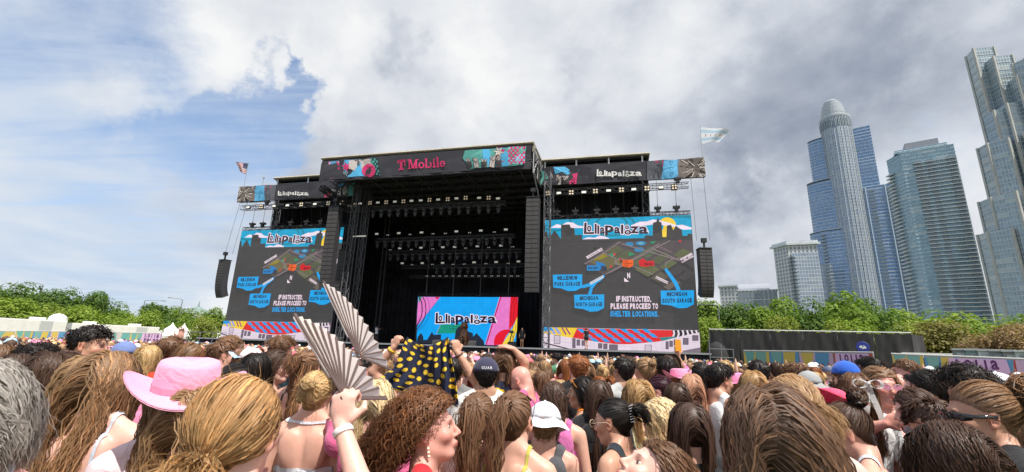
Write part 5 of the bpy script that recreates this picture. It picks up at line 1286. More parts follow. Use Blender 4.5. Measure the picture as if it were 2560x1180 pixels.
# small gear on the deck
def monitor(s, w, label):
    mb = MB(); vs = []
    for x in (-0.35, 0.35): vs += [(x, 0, 0), (x, 0.5, 0), (x, 0.42, 0.45), (x, 0.08, 0.3)]
    mb.add(vs, [(0, 1, 2, 3), (7, 6, 5, 4), (0, 4, 5, 1), (1, 5, 6, 2), (2, 6, 7, 3), (3, 7, 4, 0)]); o = mb.obj('floor_monitor', mCab, recenter=False); thing_at(o, s, w, 2.205); tag(o, label, 'speaker', 'wedge monitors on the deck')
for i, s in enumerate([-8.8, -5.6, 1.2, 4.6, 8.2]): monitor(s, -1.6, '%s black wedge monitor from the left on the stage front' % ORD[i])
def video_cam(s, w, label):
    o = empty('tripod_camera', M=SMX @ Matrix.Translation((s, w, 2.2)), label=label, cat='camera', group='tripod cameras on the stage')
    for k in range(3):
        a = 2.1*k; mb = MB(); mb.tube((0.45*math.cos(a), 0.45*math.sin(a), 0), (0, 0, 1.25), 0.025); mb.obj('leg', mDk, o, recenter=False)
    mb = MB(); mb.box(-0.13, 0.13, -0.3, 0.25, 1.25, 1.5); mb.obj('body', mCab, o); mb = MB(); mb.lathe([(0.09, 0), (0.11, 0.3)], 10, M=Matrix.Translation((0, -0.3, 1.38)) @ Matrix.Rotation(math.pi/2, 4, 'X')); mb.obj('lens', mCab, o)
video_cam(7.6, 1.0, 'camera on a tripod on the stage right of the blue screen')
a = SPX(1772, 880, -2); V = []
mb = MB(); mb.lathe([(1.0, 0), (0.95, 0.9), (0.7, 1.7), (0.3, 2.0), (0.05, 2.1)], 12, sx=0.9, sy=0.7); o = mb.obj('covered_gear', mFab, smooth=True); thing_at(o, 24.7, -1.6, 1.0); tag(o, 'heap of gear under a black sheet beside the right screen', 'covered gear')
mb = MB(); mb.box(-1.1, 1.1, -0.9, 0.9, 0, 1.0); o = mb.obj('platform', mFab); thing_at(o, 24.7+0.9, -1.6, 0); tag(o, 'low black platform under the sheeted gear', 'platform')
# ================================================================ people: bodies from blended distance fields, so limbs join smoothly
def _norm(a): return a/(np.linalg.norm(a, axis=-1, keepdims=True)+1e-9)
def rotm(yaw=0, pitch=0, roll=0):       # head turns: yaw to its left +, pitch down +, roll to its right +
    return np.array((Matrix.Rotation(math.radians(yaw), 3, 'Z') @ Matrix.Rotation(-math.radians(pitch), 3, 'X') @ Matrix.Rotation(math.radians(roll), 3, 'Y')))
class Field:
    def __init__(s): s.p = []
    def cap(s, a, b, ra, rb=None, k=0.02, neg=False): s.p.append(('c', np.array(a, float), np.array(b, float), ra, ra if rb is None else rb, k, neg))
    def ell(s, c, r, k=0.02, R=None, neg=False): s.p.append(('e', np.array(c, float), np.array(r, float), None if R is None else np.array(R, float), None, k, neg))
    def xform(s, i0, R, piv, off):
        for i in range(i0, len(s.p)):
            q = list(s.p[i])
            if q[0] == 'c': q[1] = R@(q[1]-piv)+off; q[2] = R@(q[2]-piv)+off
            else: q[1] = R@(q[1]-piv)+off; q[3] = R if q[3] is None else R@q[3]
            s.p[i] = tuple(q)
    @staticmethod
    def dist(q, P):
        if q[0] == 'c':
            _, a, b, ra, rb, k, neg = q; ba = b-a; t_ = np.clip(((P-a)@ba)/max(1e-9, ba@ba), 0, 1)
            return np.linalg.norm(P-a-t_[..., None]*ba, axis=-1)-(ra+(rb-ra)*t_)
        _, c, r, R, _, k, neg = q; L = P-c
        if R is not None: L = L@R
        k0 = np.linalg.norm(L/r, axis=-1); k1 = np.linalg.norm(L/r**2, axis=-1)+1e-9
        return k0*(k0-1)/k1
    @staticmethod
    def blend(D, d2, k, neg):
        if neg:
            h = np.clip(0.5+0.5*(-d2-D)/k, 0, 1)*1.0; h = np.clip(0.5-0.5*(d2+D)/k, 0, 1); return D*(1-h)+(-d2)*h+k*h*(1-h)
        h = np.clip(0.5+0.5*(D-d2)/k, 0, 1); return D*(1-h)+d2*h-k*h*(1-h)
    def eval(s, P, i0=0, i1=None):
        D = np.full(P.shape[:-1], 1.0)
        for q in s.p[i0:i1]: D = s.blend(D, s.dist(q, P), q[5], q[6])
        return D
    def grid(s, xs, ys, zs):
        D = np.full((len(xs), len(ys), len(zs)), 0.5, np.float32)
        for q in s.p:
            if q[0] == 'c': m = max(q[3], q[4]); lo = np.minimum(q[1], q[2])-m; hi = np.maximum(q[1], q[2])+m
            else: m = q[2].max(); lo, hi = q[1]-m, q[1]+m
            pad = q[5]*1.6+0.03; sl = []
            for ax, c in enumerate((xs, ys, zs)):
                a, b = np.searchsorted(c, lo[ax]-pad), np.searchsorted(c, hi[ax]+pad); sl.append(slice(a, b))
            if any(x.stop <= x.start for x in sl): continue
            X, Y, Z = np.meshgrid(xs[sl[0]], ys[sl[1]], zs[sl[2]], indexing='ij'); P = np.stack([X, Y, Z], -1)
            D[tuple(sl)] = s.blend(D[tuple(sl)], s.dist(q, P), q[5], q[6])
        return D
def surface(D, xs, ys, zs):
    """naive surface nets on a non-uniform grid"""
    S = D < 0; c = S.astype(np.int8)
    n = sum(c[i:c.shape[0]-1+i, j:c.shape[1]-1+j, k:c.shape[2]-1+k] for i in (0, 1) for j in (0, 1) for k in (0, 1))
    I, J, K = np.nonzero((n > 0) & (n < 8)); idx = np.full(n.shape, -1, np.int64); idx[I, J, K] = np.arange(len(I))
    acc = np.zeros((len(I), 3)); cnt = np.zeros(len(I)); G = (xs, ys, zs); co = {}
    for i in (0, 1):
        for j in (0, 1):
            for k in (0, 1): co[i, j, k] = (D[I+i, J+j, K+k].astype(float), np.stack([xs[I+i], ys[J+j], zs[K+k]], 1))
    for ax in range(3):
        for u in (0, 1):
            for v in (0, 1):
                a = [0, 0, 0]; a[(ax+1) % 3] = u; a[(ax+2) % 3] = v; b = list(a); b[ax] = 1
                da, pa = co[tuple(a)]; db, pb = co[tuple(b)]; m = (da < 0) != (db < 0); t_ = np.where(m, da/(da-db+1e-12), 0)[:, None]
                acc += np.where(m[:, None], pa+(pb-pa)*t_, 0); cnt += m
    V = acc/cnt[:, None]; F = []
    for ax in range(3):
        sl0 = [slice(None)]*3; sl1 = [slice(None)]*3; sl0[ax] = slice(0, -1); sl1[ax] = slice(1, None)
        a, b = S[tuple(sl0)], S[tuple(sl1)]; e = np.nonzero(a != b); flip = a[e]; o1, o2 = (ax+1) % 3, (ax+2) % 3
        E = list(e); ok = (E[o1] > 0) & (E[o2] > 0) & (E[o1] < n.shape[o1]) & (E[o2] < n.shape[o2]); E = [x[ok] for x in E]; flip = flip[ok]
        def cell(du, dv):
            q = [x.copy() for x in E]; q[o1] -= du; q[o2] -= dv; return idx[tuple(q)]
        quad = np.stack([cell(1, 1), cell(0, 1), cell(0, 0), cell(1, 0)], 1); quad[~flip] = quad[~flip][:, ::-1]; F.append(quad)
    F = np.concatenate(F); F = F[(F >= 0).all(1)]; return V, F
def vnormals(V, F):
    N = np.zeros_like(V); a, b, c = V[F[:, 0]], V[F[:, 1]], V[F[:, 2]]; n = np.cross(b-a, c-a)
    for k in range(F.shape[1]): np.add.at(N, F[:, k], n)
    return _norm(N)
def smooth_mesh(V, F, it=1, w=0.5):
    e = np.concatenate([F[:, [i, (i+1) % F.shape[1]]] for i in range(F.shape[1])])
    for _ in range(it):
        A = np.zeros_like(V); c = np.zeros(len(V)); np.add.at(A, e[:, 0], V[e[:, 1]]); np.add.at(A, e[:, 1], V[e[:, 0]]); np.add.at(c, e[:, 0], 1); np.add.at(c, e[:, 1], 1)
        V = V*(1-w)+w*A/np.maximum(c, 1)[:, None]
    return V
def clip(V, F, s, extra=None):
    """cut a quad mesh where the per-vertex field s passes zero; keeps s > 0"""
    T = np.concatenate([F[:, [0, 1, 2]], F[:, [0, 2, 3]]]) if F.shape[1] == 4 else F
    ins = s[T] > 0; n = ins.sum(1); keep = T[n == 3]; newV = []; newT = []; cache = {}; base = len(V)
    for tri, m in zip(T[(n == 1) | (n == 2)], ins[(n == 1) | (n == 2)]):
        def cut(a, b):
            k = (min(a, b), max(a, b))
            if k not in cache:
                t_ = s[a]/(s[a]-s[b]); cache[k] = base+len(newV); newV.append(V[a]+(V[b]-V[a])*t_)
            return cache[k]
        if m.sum() == 1:
            i = int(np.argmax(m)); a, b, c = tri[i], tri[(i+1) % 3], tri[(i+2) % 3]; newT.append((a, cut(a, b), cut(a, c)))
        else:
            i = int(np.argmin(m)); a, b, c = tri[i], tri[(i+1) % 3], tri[(i+2) % 3]; p, q = cut(a, b), cut(a, c); newT += [(p, b, c), (p, c, q)]
    V2 = np.concatenate([V, np.array(newV)]) if newV else V; T2 = np.concatenate([keep, np.array(newT, dtype=keep.dtype)]) if newT else keep
    if not len(T2): return V[:0], T2
    u, inv = np.unique(T2.ravel(), return_inverse=True); return V2[u], inv.reshape(-1, 3)
def axis(lo, hi, fine, coarse, zones):
    c = [lo]
    while c[-1] < hi: x = c[-1]; c.append(x+(fine if any(a-coarse <= x < b for a, b in zones) else coarse))
    return np.array(c)

# ---- proportions for a figure 1.66 m tall facing +Y; everybody is a scaled copy
HC = np.array([0, 0.0, 1.540]); NECK = np.array([0, -0.028, 1.435]); SKC, SKR = np.array([0, -0.015, 0.03]), np.array([0.077, 0.097, 0.092])
def head_frame(head):
    R = rotm(*head); off = NECK+R@(HC-NECK); return R, off
def hand(f, Wp, d, n, curl, side, s_=1.0):
    """palm, four unequal bent fingers and a thumb; d along the hand, n out of the palm, curl in degrees per joint"""
    d = _norm(np.array(d, float)); n = np.array(n, float); n = _norm(n-d*(n@d)); sd_ = np.cross(d, n)*side; R = np.stack([sd_, d, n], 1)
    f.ell(Wp+d*0.045*s_, np.array([0.040, 0.052, 0.017])*s_, 0.012, R)
    for i, (o, l) in enumerate(((0.030, 0.85), (0.010, 1.0), (-0.011, 0.95), (-0.031, 0.75))):
        p = Wp+d*(0.080-abs(o)*0.12)*s_+sd_*o*s_; a = 0.0; r = 0.0092*s_; dirv = d+sd_*o*1.4
        for j, L in enumerate((0.036*l, 0.026*l, 0.020*l)):
            a += math.radians(curl*(1.0 if j else 0.9)); v = _norm(_norm(dirv)*math.cos(a)+n*math.sin(a)); q = p+v*L*s_
            f.cap(p, q, r, r*0.9, 0.004 if j else 0.008); p = q; r *= 0.9
    p = Wp+d*0.018*s_+sd_*0.032*s_; v = _norm(d*0.7+sd_*0.75+n*0.35); q = p+v*0.042*s_; f.cap(p, q, 0.0125*s_, 0.0105*s_, 0.012)
    v2 = _norm(d*0.85+sd_*(0.35-0.012*curl)+n*(0.35+0.012*curl)); f.cap(q, q+v2*0.030*s_, 0.0105*s_, 0.009*s_, 0.005)
BODIES = {}
def make_body(key, head=(0, 0, 0), arms=None, female=True, face=0.0075, sleeve=0.0, handzones=True, coarse=0.016, heavy=0.0, beard=False):
    """returns dict with verts, faces, fields' data"""
    if key in BODIES: return BODIES[key]
    f = Field(); w = 1.0 if female else 1.10; hv = heavy
    # torso
    f.ell((0, -0.012, 1.20), ((0.140+hv)*w, 0.098+hv, 0.19), 0.03); f.ell((0, 0.0, 1.03), ((0.122+hv)*w, 0.088+hv*1.4, 0.16), 0.05)
    f.ell((0, -0.008, 0.90), (0.165+hv, 0.118+hv, 0.13), 0.05)
    f.cap((-0.128*w, -0.022, 1.355), (0.128*w, -0.022, 1.355), 0.046, k=0.05)
    for sg in (-1, 1):
        f.cap((sg*0.028, -0.030, 1.445), (sg*0.125*w, -0.026, 1.375), 0.040, 0.030, 0.035)
        f.ell((sg*0.07, -0.095, 1.29), (0.06, 0.025, 0.09), 0.03)
        if female: f.ell((sg*0.066, 0.062, 1.215), (0.052, 0.046, 0.056), 0.045)
        else: f.ell((sg*0.07, 0.062, 1.25), (0.07, 0.04, 0.06), 0.03)
    f.cap((0, -0.112, 1.33), (0, -0.100, 1.02), 0.006, 0.006, 0.02, neg=True)
    nT = len(f.p)
    f.cap((0, -0.034, 1.37), (0, -0.016, 1.50), 0.054*w, 0.050*w, 0.025)
    # head in its own frame
    i0 = len(f.p)
    f.ell(SKC, SKR, 0.02); f.ell((0, 0.022, -0.036), (0.056*w, 0.068, 0.080), 0.03); f.ell((0, 0.066, -0.094), (0.022*w, 0.018, 0.016), 0.025)
    for sg in (-1, 1):
        f.cap((sg*0.052, 0.0, -0.055), (sg*0.022, 0.060, -0.090), 0.014, 0.012, 0.025)
        f.ell((sg*0.040, 0.062, -0.024), (0.022, 0.020, 0.020), 0.025)
    f.cap((-0.030, 0.082, 0.022), (0.030, 0.082, 0.022), 0.009, k=0.02)
    for sg in (-1, 1): f.ell((sg*0.031, 0.096, 0.003), (0.017, 0.014, 0.011), 0.014, neg=True)
    f.cap((0, 0.088, 0.012), (0, 0.108, -0.026), 0.006, 0.010, 0.012); f.ell((0, 0.108, -0.030), (0.010, 0.010, 0.008), 0.008)
    for sg in (-1, 1): f.ell((sg*0.012, 0.098, -0.034), (0.007, 0.009, 0.006), 0.006)
    f.ell((0, 0.085, -0.060), (0.024, 0.013, 0.014), 0.012)
    f.ell((0, 0.094, -0.0575), (0.021, 0.009, 0.005), 0.004); f.ell((0, 0.092, -0.068), (0.018, 0.010, 0.006), 0.004); f.cap((-0.020, 0.1005, -0.0625), (0.020, 0.1005, -0.0625), 0.0015, k=0.004, neg=True)
    for sg in (-1, 1):
        Re = np.array(Matrix.Rotation(math.radians(-18*sg), 3, 'Z') @ Matrix.Rotation(math.radians(8), 3, 'X'))
        f.ell((sg*0.079, -0.008, -0.006), (0.007, 0.019, 0.032), 0.006, Re); f.ell((sg*0.085, -0.004, -0.003), (0.006, 0.010, 0.019), 0.005, Re, neg=True)
        f.ell((sg*0.078, 0.000, -0.030), (0.006, 0.009, 0.010), 0.006)
    R, off = head_frame(head); f.xform(i0, R, np.zeros(3), off); iH = len(f.p)
    # arms
    joints = {}
    arms = arms or {}; zones = [[(-0.10, 0.10)], [(-0.13, 0.13)], [(1.40, 1.68)]]
    zones = [[(off[0]-0.10, off[0]+0.10)], [(off[1]-0.13, off[1]+0.14)], [(off[2]-0.13, off[2]+0.14)]]
    for sg, nm in ((-1, 'L'), (1, 'R')):
        sh = np.array([sg*0.165*w, -0.022, 1.345]); a = arms.get(nm)
        if a is None: el, wr, hd, hn, curl = np.array([sg*(0.215*w+hv), -0.035, 1.07]), np.array([sg*(0.235+hv), 0.03, 0.83]), (0, 0.15, -1), (-sg, 0, 0), 22
        else: el, wr, hd, hn, curl = np.array(a[0]), np.array(a[1]), a[2], a[3], a[4]
        if a is not None and el[2] > 1.30: f.ell(sh+np.array([sg*-0.015, 0, 0.02]), (0.055, 0.05, 0.055), 0.04)
        joints[nm] = (sh, el, wr)
        f.cap(sh, el, 0.045*w+hv*0.4, 0.036*w+hv*0.3, 0.035); f.cap(el, el+(wr-el)*0.35, 0.036*w+hv*0.2, 0.037*w+hv*0.2, 0.02); f.cap(el+(wr-el)*0.35, wr, 0.037*w+hv*0.2, 0.0235*w, 0.02)
        hand(f, wr, hd, hn, curl, 1 if nm == 'L' else -1)
        if a is not None and handzones:
            c = wr+_norm(np.array(hd, float))*0.06
            for ax in range(3): zones[ax].append((c[ax]-0.09, c[ax]+0.09))
    # legs
    nL = len(f.p)
    for sg in (-1, 1):
        f.cap((sg*0.088, 0.0, 0.88), (sg*0.085, 0.005, 0.48), 0.085+hv, 0.055, 0.03); f.cap((sg*0.085, 0.0, 0.48), (sg*0.084, -0.015, 0.32), 0.052, 0.052, 0.03); f.cap((sg*0.084, -0.012, 0.34), (sg*0.082, -0.02, 0.08), 0.051, 0.034, 0.03)
        f.cap((sg*0.082, -0.035, 0.045), (sg*0.088, 0.12, 0.03), 0.036, 0.028, 0.03)
    P = np.concatenate([np.stack([q[1], q[2]]) if q[0] == 'c' else q[1][None] for q in f.p]); lo, hi = P.min(0)-0.12, P.max(0)+0.12; lo[2] = -0.02; lo[0] = min(lo[0], -0.30); hi[0] = max(hi[0], 0.30); hi[2] = max(hi[2], 1.70)
    xs, ys = axis(lo[0], hi[0], face, coarse, zones[0]), axis(lo[1], hi[1], face, coarse, zones[1])
    za = axis(-0.02, 0.95, 0.035, 0.035, []); zs = np.concatenate([za, axis(za[-1]+coarse, hi[2], face, coarse, zones[2])])
    V, F = surface(f.grid(xs, ys, zs), xs, ys, zs); V = smooth_mesh(V, F, 1, 0.4)
    # lip, cheek and brow tints (skin colour of the person multiplies them)
    L = (V-off)@R; col = np.ones((len(V), 3)); hd_ = (np.abs(L[:, 2]) < 0.14) & (np.linalg.norm(L, axis=1) < 0.16)
    def tint(c, r, rgb, p=2.0):
        d = np.linalg.norm((L-np.array(c))/np.array(r), axis=1); m = np.clip(1.4-d, 0, 1)*hd_; m = m[:, None]; col[:] = col*(1-m)+np.array(rgb)*m
    for sg in (-1, 1):
        tint((sg*0.042, 0.07, -0.028), (0.026, 0.03, 0.02), (1.0, 0.80, 0.78)); tint((sg*0.032, 0.093, 0.024), (0.016, 0.016, 0.0042), (0.28, 0.22, 0.2)); tint((sg*0.031, 0.088, 0.007), (0.017, 0.02, 0.003), (0.40, 0.32, 0.3)); tint((sg*0.084, -0.005, -0.003), (0.012, 0.02, 0.03), (1.0, 0.74, 0.70))
    tint((0, 0.10, -0.0625), (0.021, 0.02, 0.010), (0.80, 0.42, 0.40)); tint((0, 0.112, -0.03), (0.014, 0.014, 0.014), (1.0, 0.84, 0.80))
    if beard:
        m = (np.clip((-0.035-L[:, 2])/0.02, 0, 1)*np.clip((L[:, 1]+0.02)/0.02, 0, 1)*hd_)[:, None]*0.75; col[:] = col*(1-m)+np.array((0.30, 0.2, 0.14))*m
    B = dict(V=V, F=F, N=vnormals(V, F), f=f, nT=nT, R=R, off=off, J=joints, col=col, w=w, female=female, key=key, hv=hv)
    B['tor'] = f.eval(V, 0, nT); B['low'] = np.minimum(f.eval(V, 0, 3), f.eval(V, nL)); BODIES[key] = B; return B

# hair line as a height on the skull by angle from the face
_HLA = np.radians([0, 28, 52, 72, 88, 104, 125, 150, 180]); _HLZ = np.array([0.062, 0.060, 0.044, 0.020, 0.012, -0.012, -0.050, -0.068, -0.072])
def hairline(L):
    q = L-SKC; a = np.arctan2(np.abs(q[:, 0]), q[:, 1]); return L[:, 2]-np.interp(a, _HLA, _HLZ)
def root_points(n, rng, low=0.0):
    out = []; k = 0
    while k < n:
        d = _norm(rng.normal(size=(n*2, 3))); L = SKC+d*SKR; m = hairline(L) > low; out.append(L[m]); k += m.sum()
    return np.concatenate(out)[:n]
def ribbons(P, w, rng, outward, col, twist=0.9):
    """P (n,s,3) strand points -> flat, slightly turned ribbons"""
    n, s, _ = P.shape; T = np.gradient(P, axis=1); T = _norm(T); side = _norm(np.cross(T, outward)); nn = np.cross(T, side)
    a = (rng.normal(size=(n, 1))*twist*0.5+np.linspace(0, 1, s)[None]*rng.normal(size=(n, 1))*twist)[..., None]; sd_ = side*np.cos(a)+nn*np.sin(a)
    prof = (w*rng.uniform(0.6, 1.3, (n, 1))*np.interp(np.linspace(0, 1, s), [0, 0.1, 0.75, 1], [0.6, 1, 0.85, 0.15])[None])[..., None]/2
    V = np.stack([P-sd_*prof, P+sd_*prof], 2).reshape(-1, 3); b = np.arange(n)[:, None]*(2*s)+2*np.arange(s-1)[None]; F = np.stack([b, b+1, b+3, b+2], -1).reshape(-1, 4)
    C = np.ones((n*s*2, 4)); C[:, :3] = np.repeat(col.reshape(-1, 3), 2, axis=0); C[:, 3] = (np.tile(np.array([0.0, 1.0]), n*s)+np.repeat(rng.integers(1, 60, n)*2, s*2))
    return V, F, C
def make_hair(B, seed, style='long', n=1500, s=16, L=0.45, width=0.0035, wave=0.006, lam=0.10, curl=0.0, clump=0.5, vol=0.012, part=0.0, tie=None, bun=0.04, tail=0.3, wind=(0, 0, 0), back=0.35, rootdark=0.75, tiplight=1.15, stripe=0.0, tip=None, jitter=0.11, noscalp=False, name='hair', low=0.0, m=None, bubble=False, hat=False, centre=0.25, lift=0.22, spread=0.20):
    rng = np.random.default_rng(seed); R, off = B['R'], B['off']; f = B['f']; wd = lambda X: X@R.T+off
    roots = root_points(n*(4 if hat else 1), rng, low)
    if hat: roots = roots[roots[:, 2] < 0.045]; n = len(roots)
    if style in ('long', 'bob') and not hat:
        k_ = n//4; q_ = roots[:k_]; q_ = q_[:, :]-SKC; q_[:, 0] = part+rng.normal(size=k_)*0.011; q_ = q_/np.linalg.norm(q_/SKR, axis=1)[:, None]; roots[:k_] = SKC+q_
        roots = roots[hairline(roots) > low]; n = len(roots)
    lay = rng.uniform(0.0, 1.0, n)**0.8
    Vs, Fs, Cs, HNs = [], [], [], []; k0 = 0
    def put(P, outward, w, shade=None, tw=0.9):
        nonlocal k0
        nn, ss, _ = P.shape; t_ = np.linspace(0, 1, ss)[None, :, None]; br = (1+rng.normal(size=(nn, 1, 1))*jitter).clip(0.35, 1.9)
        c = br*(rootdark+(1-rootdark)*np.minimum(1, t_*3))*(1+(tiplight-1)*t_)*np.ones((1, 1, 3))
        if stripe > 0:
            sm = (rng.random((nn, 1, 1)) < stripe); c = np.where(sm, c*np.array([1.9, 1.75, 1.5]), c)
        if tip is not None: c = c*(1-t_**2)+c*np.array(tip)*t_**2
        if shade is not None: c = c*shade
        cc = off+R@SKC; q_ = P-cc; q_[..., 2] = np.maximum(q_[..., 2], -0.012); HNs.append(np.repeat(_norm(q_+0.02*rng.normal(size=(nn, 1, 3))).reshape(-1, 3), 2, axis=0))
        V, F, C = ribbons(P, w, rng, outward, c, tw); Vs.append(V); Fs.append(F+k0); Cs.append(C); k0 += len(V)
    def collide(P, Vv, pad):
        # skull and face
        for c, r in ((SKC, SKR*1.03), (np.array([0, 0.015, -0.04]), np.array([0.068, 0.075, 0.088]))):
            q = (P-off)@R-c; g = q/(r+pad[:, None]); l = np.linalg.norm(g, axis=1); m_ = l < 1; 
            if m_.any():
                qq = q[m_]/l[m_, None]; P[m_] = (qq+c)@R.T+off; nn = _norm(qq/(r**2))@R.T; vv = Vv[m_]; Vv[m_] = vv-nn*np.minimum(0, (vv*nn).sum(1))[:, None]
        for a, b, r in ((np.array([0, -0.034, 1.36]), np.array([0, -0.016, 1.50]), 0.056), (np.array([-0.15, -0.022, 1.355]), np.array([0.15, -0.022, 1.355]), 0.052), (np.array([-0.04, -0.02, 1.20]), np.array([0.04, -0.02, 1.20]), 0.112), (np.array([-0.09, -0.02, 1.28]), np.array([0.09, -0.02, 1.28]), 0.085)):
            ba = b-a; t_ = np.clip(((P-a)@ba)/(ba@ba), 0, 1); q = P-a-t_[:, None]*ba; l = np.linalg.norm(q, axis=1); rr = r+pad*0.8; m_ = l < rr
            if m_.any():
                nn = q[m_]/(l[m_, None]+1e-9); P[m_] += nn*(rr[m_]-l[m_])[:, None]; vv = Vv[m_]; Vv[m_] = vv-nn*np.minimum(0, (vv*nn).sum(1))[:, None]
    def fall(P0, D0, Lr, ss, pad, g=0.35, wnd=(0, 0, 0), stiff=0.0):
        P = P0.copy(); D_ = _norm(D0); out = [P.copy()]; stp = (Lr/(ss-1))[:, None]; G_ = _norm(np.array([0, -0.12*back, -1.0])+np.array(wnd))
        wk_ = np.linspace(0.45, 1.55, ss-1); stp0 = stp
        for k in range(ss-1):
            stp = stp0*wk_[k]; Gk = G_-np.stack([centre*np.clip(P[:, 0]/0.08, -1, 1)*(P[:, 1] < -0.03)*(P[:, 2] > 1.25)*(P[:, 2] < 1.56), np.zeros(len(P)), np.zeros(len(P))], 1)
            ge = (1-(1-g)**(stp/0.026)); D_ = _norm(D_*(1-ge)+Gk*ge+rng.normal(size=D_.shape)*0.02); P = P+D_*stp; collide(P, D_, pad); out.append(P.copy())
        return np.stack(out, 1)
    def wavy(P, Lr, amp, lam_, crl, root_t=0.12):
        nn, ss, _ = P.shape; T = _norm(np.gradient(P, axis=1)); o = _norm(P-(off+R@SKC)); a = _norm(np.cross(T, o)); b = np.cross(T, a)
        K = max(6, nn//14); gi = rng.choice(nn, K, replace=False); dd = ((P[:, None, ss//3]-P[None, gi, ss//3])**2).sum(-1) if nn*K < 4e5 else None
        cl = dd.argmin(1) if dd is not None else rng.integers(0, K, nn)
        ph = rng.uniform(0, 6.28, K)[cl][:, None]+rng.normal(size=(nn, 1))*0.5; sdist = np.linspace(0, 1, ss)[None]*Lr[:, None]; gr = np.clip((np.linspace(0, 1, ss)[None]-root_t*0.3)/0.35, 0, 1)
        if clump > 0 and dd is not None:
            tt = (clump*np.linspace(0, 1, ss)**0.8)[None, :, None]; P = P*(1-tt)+tt*(P[gi][cl]+(P[:, :1]-P[gi][cl][:, :1])*0.12)
        am = (amp*gr)[..., None]; w1 = 6.2832*sdist/lam_+ph
        P = P+am*(a*np.sin(w1)[..., None]+0.6*b*np.cos(w1*1.0+0.6)[..., None])
        if crl > 0:
            w2 = 6.2832*sdist/0.032+rng.uniform(0, 6.28, (nn, 1)); P = P+crl*gr[..., None]*(a*np.sin(w2)[..., None]+b*np.cos(w2)[..., None])
        return P
    r0 = wd(roots+_norm(roots-SKC)*0.001); outw = _norm(roots-SKC)@R.T; sx_ = np.sign(roots[:, 0]-part+rng.normal(size=len(roots))*0.006); sx_[sx_ == 0] = 1
    downL = np.array([0, 0, -1.0])@R
    if style in ('long', 'bob'):
        near = np.exp(-((roots[:, 0]-part)/0.03)**2)[:, None]
        dirL = np.stack([sx_*0.9, np.full(n, -0.55*back*2), np.full(n, 0.0)], 1)*near+np.stack([sx_*0.25, np.full(n, -0.5*back*2), np.zeros(n)], 1)*(1-near)+downL*0.8*(1-near)
        nl = _norm((roots-SKC)/SKR**2); dirL = dirL-nl*(dirL*nl).sum(1)[:, None]; Lr = L*rng.uniform(0.82, 1.05, n)+(roots[:, 2]-0.0)*0.6
        P = fall(r0, dirL@R.T+outw*0.12, Lr, s, lay*vol+0.002, 0.30, wind); P = wavy(P, Lr, wave, lam, curl); put(P, np.repeat(outw[:, None], s, 1), width)
        nf = max(20, n//30); sel = rng.choice(n, nf); Pf = P[sel]+np.linspace(0, 1, s)[None, :, None]**1.5*rng.normal(size=(nf, 1, 3))*0.028; put(Pf, np.repeat(outw[sel][:, None], s, 1), width*0.35)
    elif style in ('short', 'curly_short', 'crop'):
        nl = _norm((roots-SKC)/SKR**2); sw = rng.normal(size=(n, 3))*0.30; crown_d = roots-np.array([0.01, -0.06, 0.12]); dirL = _norm(crown_d)*1.0+sw+nl*lift
        dirL = dirL-nl*np.minimum(0, (dirL*nl).sum(1))[:, None]; top = np.clip((roots[:, 2]-0.02)/0.08, 0.12, 1); Lr = L*rng.uniform(0.6, 1.1, n)*top
        P = fall(r0, dirL@R.T, Lr, s, lay*vol*0.6+0.001, 0.22, wind); P = wavy(P, Lr, wave, lam, curl, 0.0); put(P, np.repeat(outw[:, None], s, 1), width)
    elif style in ('pony', 'bun', 'half'):
        T0 = np.array(tie if tie is not None else (0, -0.105, 0.075)); td_ = _norm((T0-SKC)/SKR)
        if style == 'half': up_ = roots[:, 2] > 0.045; 
        else: up_ = np.ones(n, bool)
        ru = roots[up_]; lu = lay[up_]; d0 = _norm((ru-SKC)/SKR); s1 = max(8, s//2); tt = np.linspace(0, 1, s1)[None, :, None]
        om = np.arccos(np.clip((d0*td_).sum(1), -0.999, 0.999))[:, None, None]; q = (np.sin((1-tt)*om)*d0[:, None]+np.sin(tt*om)*td_)/np.sin(om)
        rad = 1.01+(vol/0.09)*(lu[:, None, None]*np.sin(np.pi*np.clip(tt*0.95+0.02, 0, 1))*1.0+0.25*lu[:, None, None]*tt)+0.006*np.sin(om*9+tt*3+ru[:, :1, None]*60)*np.sin(np.pi*tt)
        X = SKC+q*SKR*rad; X[:, -1] = T0+rng.normal(size=(len(ru), 3))*0.010; P = wd(X); put(P+rng.normal(size=P.shape)*0.0006, np.repeat(outw[up_][:, None], s1, 1), width, None, 0.5)
        nf = max(15, n//40); rf = wd(root_points(nf, rng)); of = _norm(rf-off); put(rf[:, None]+of[:, None]*np.linspace(0, 1, 6)[None, :, None]**1.0*rng.uniform(0.01, 0.03, (nf, 1, 1))+np.linspace(0, 1, 6)[None, :, None]**2*rng.normal(size=(nf, 1, 3))*0.03, np.repeat(of[:, None], 6, 1), width*0.3)
        Tw = wd(T0[None])[0]; od = _norm((R@(T0-SKC))[None])[0]
        if style == 'half':
            rl = ~up_; nl = _norm((roots[rl]-SKC)/SKR**2); dl = np.tile(downL, (rl.sum(), 1))+np.stack([sx_[rl]*0.1, np.full(rl.sum(), -0.4), np.zeros(rl.sum())], 1); Lr = L*rng.uniform(0.85, 1.05, rl.sum())
            P = fall(r0[rl], dl@R.T, Lr, s, lay[rl]*vol+0.002, 0.3, wind); P = wavy(P, Lr, wave, lam, curl); put(P, np.repeat(outw[rl][:, None], s, 1), width)
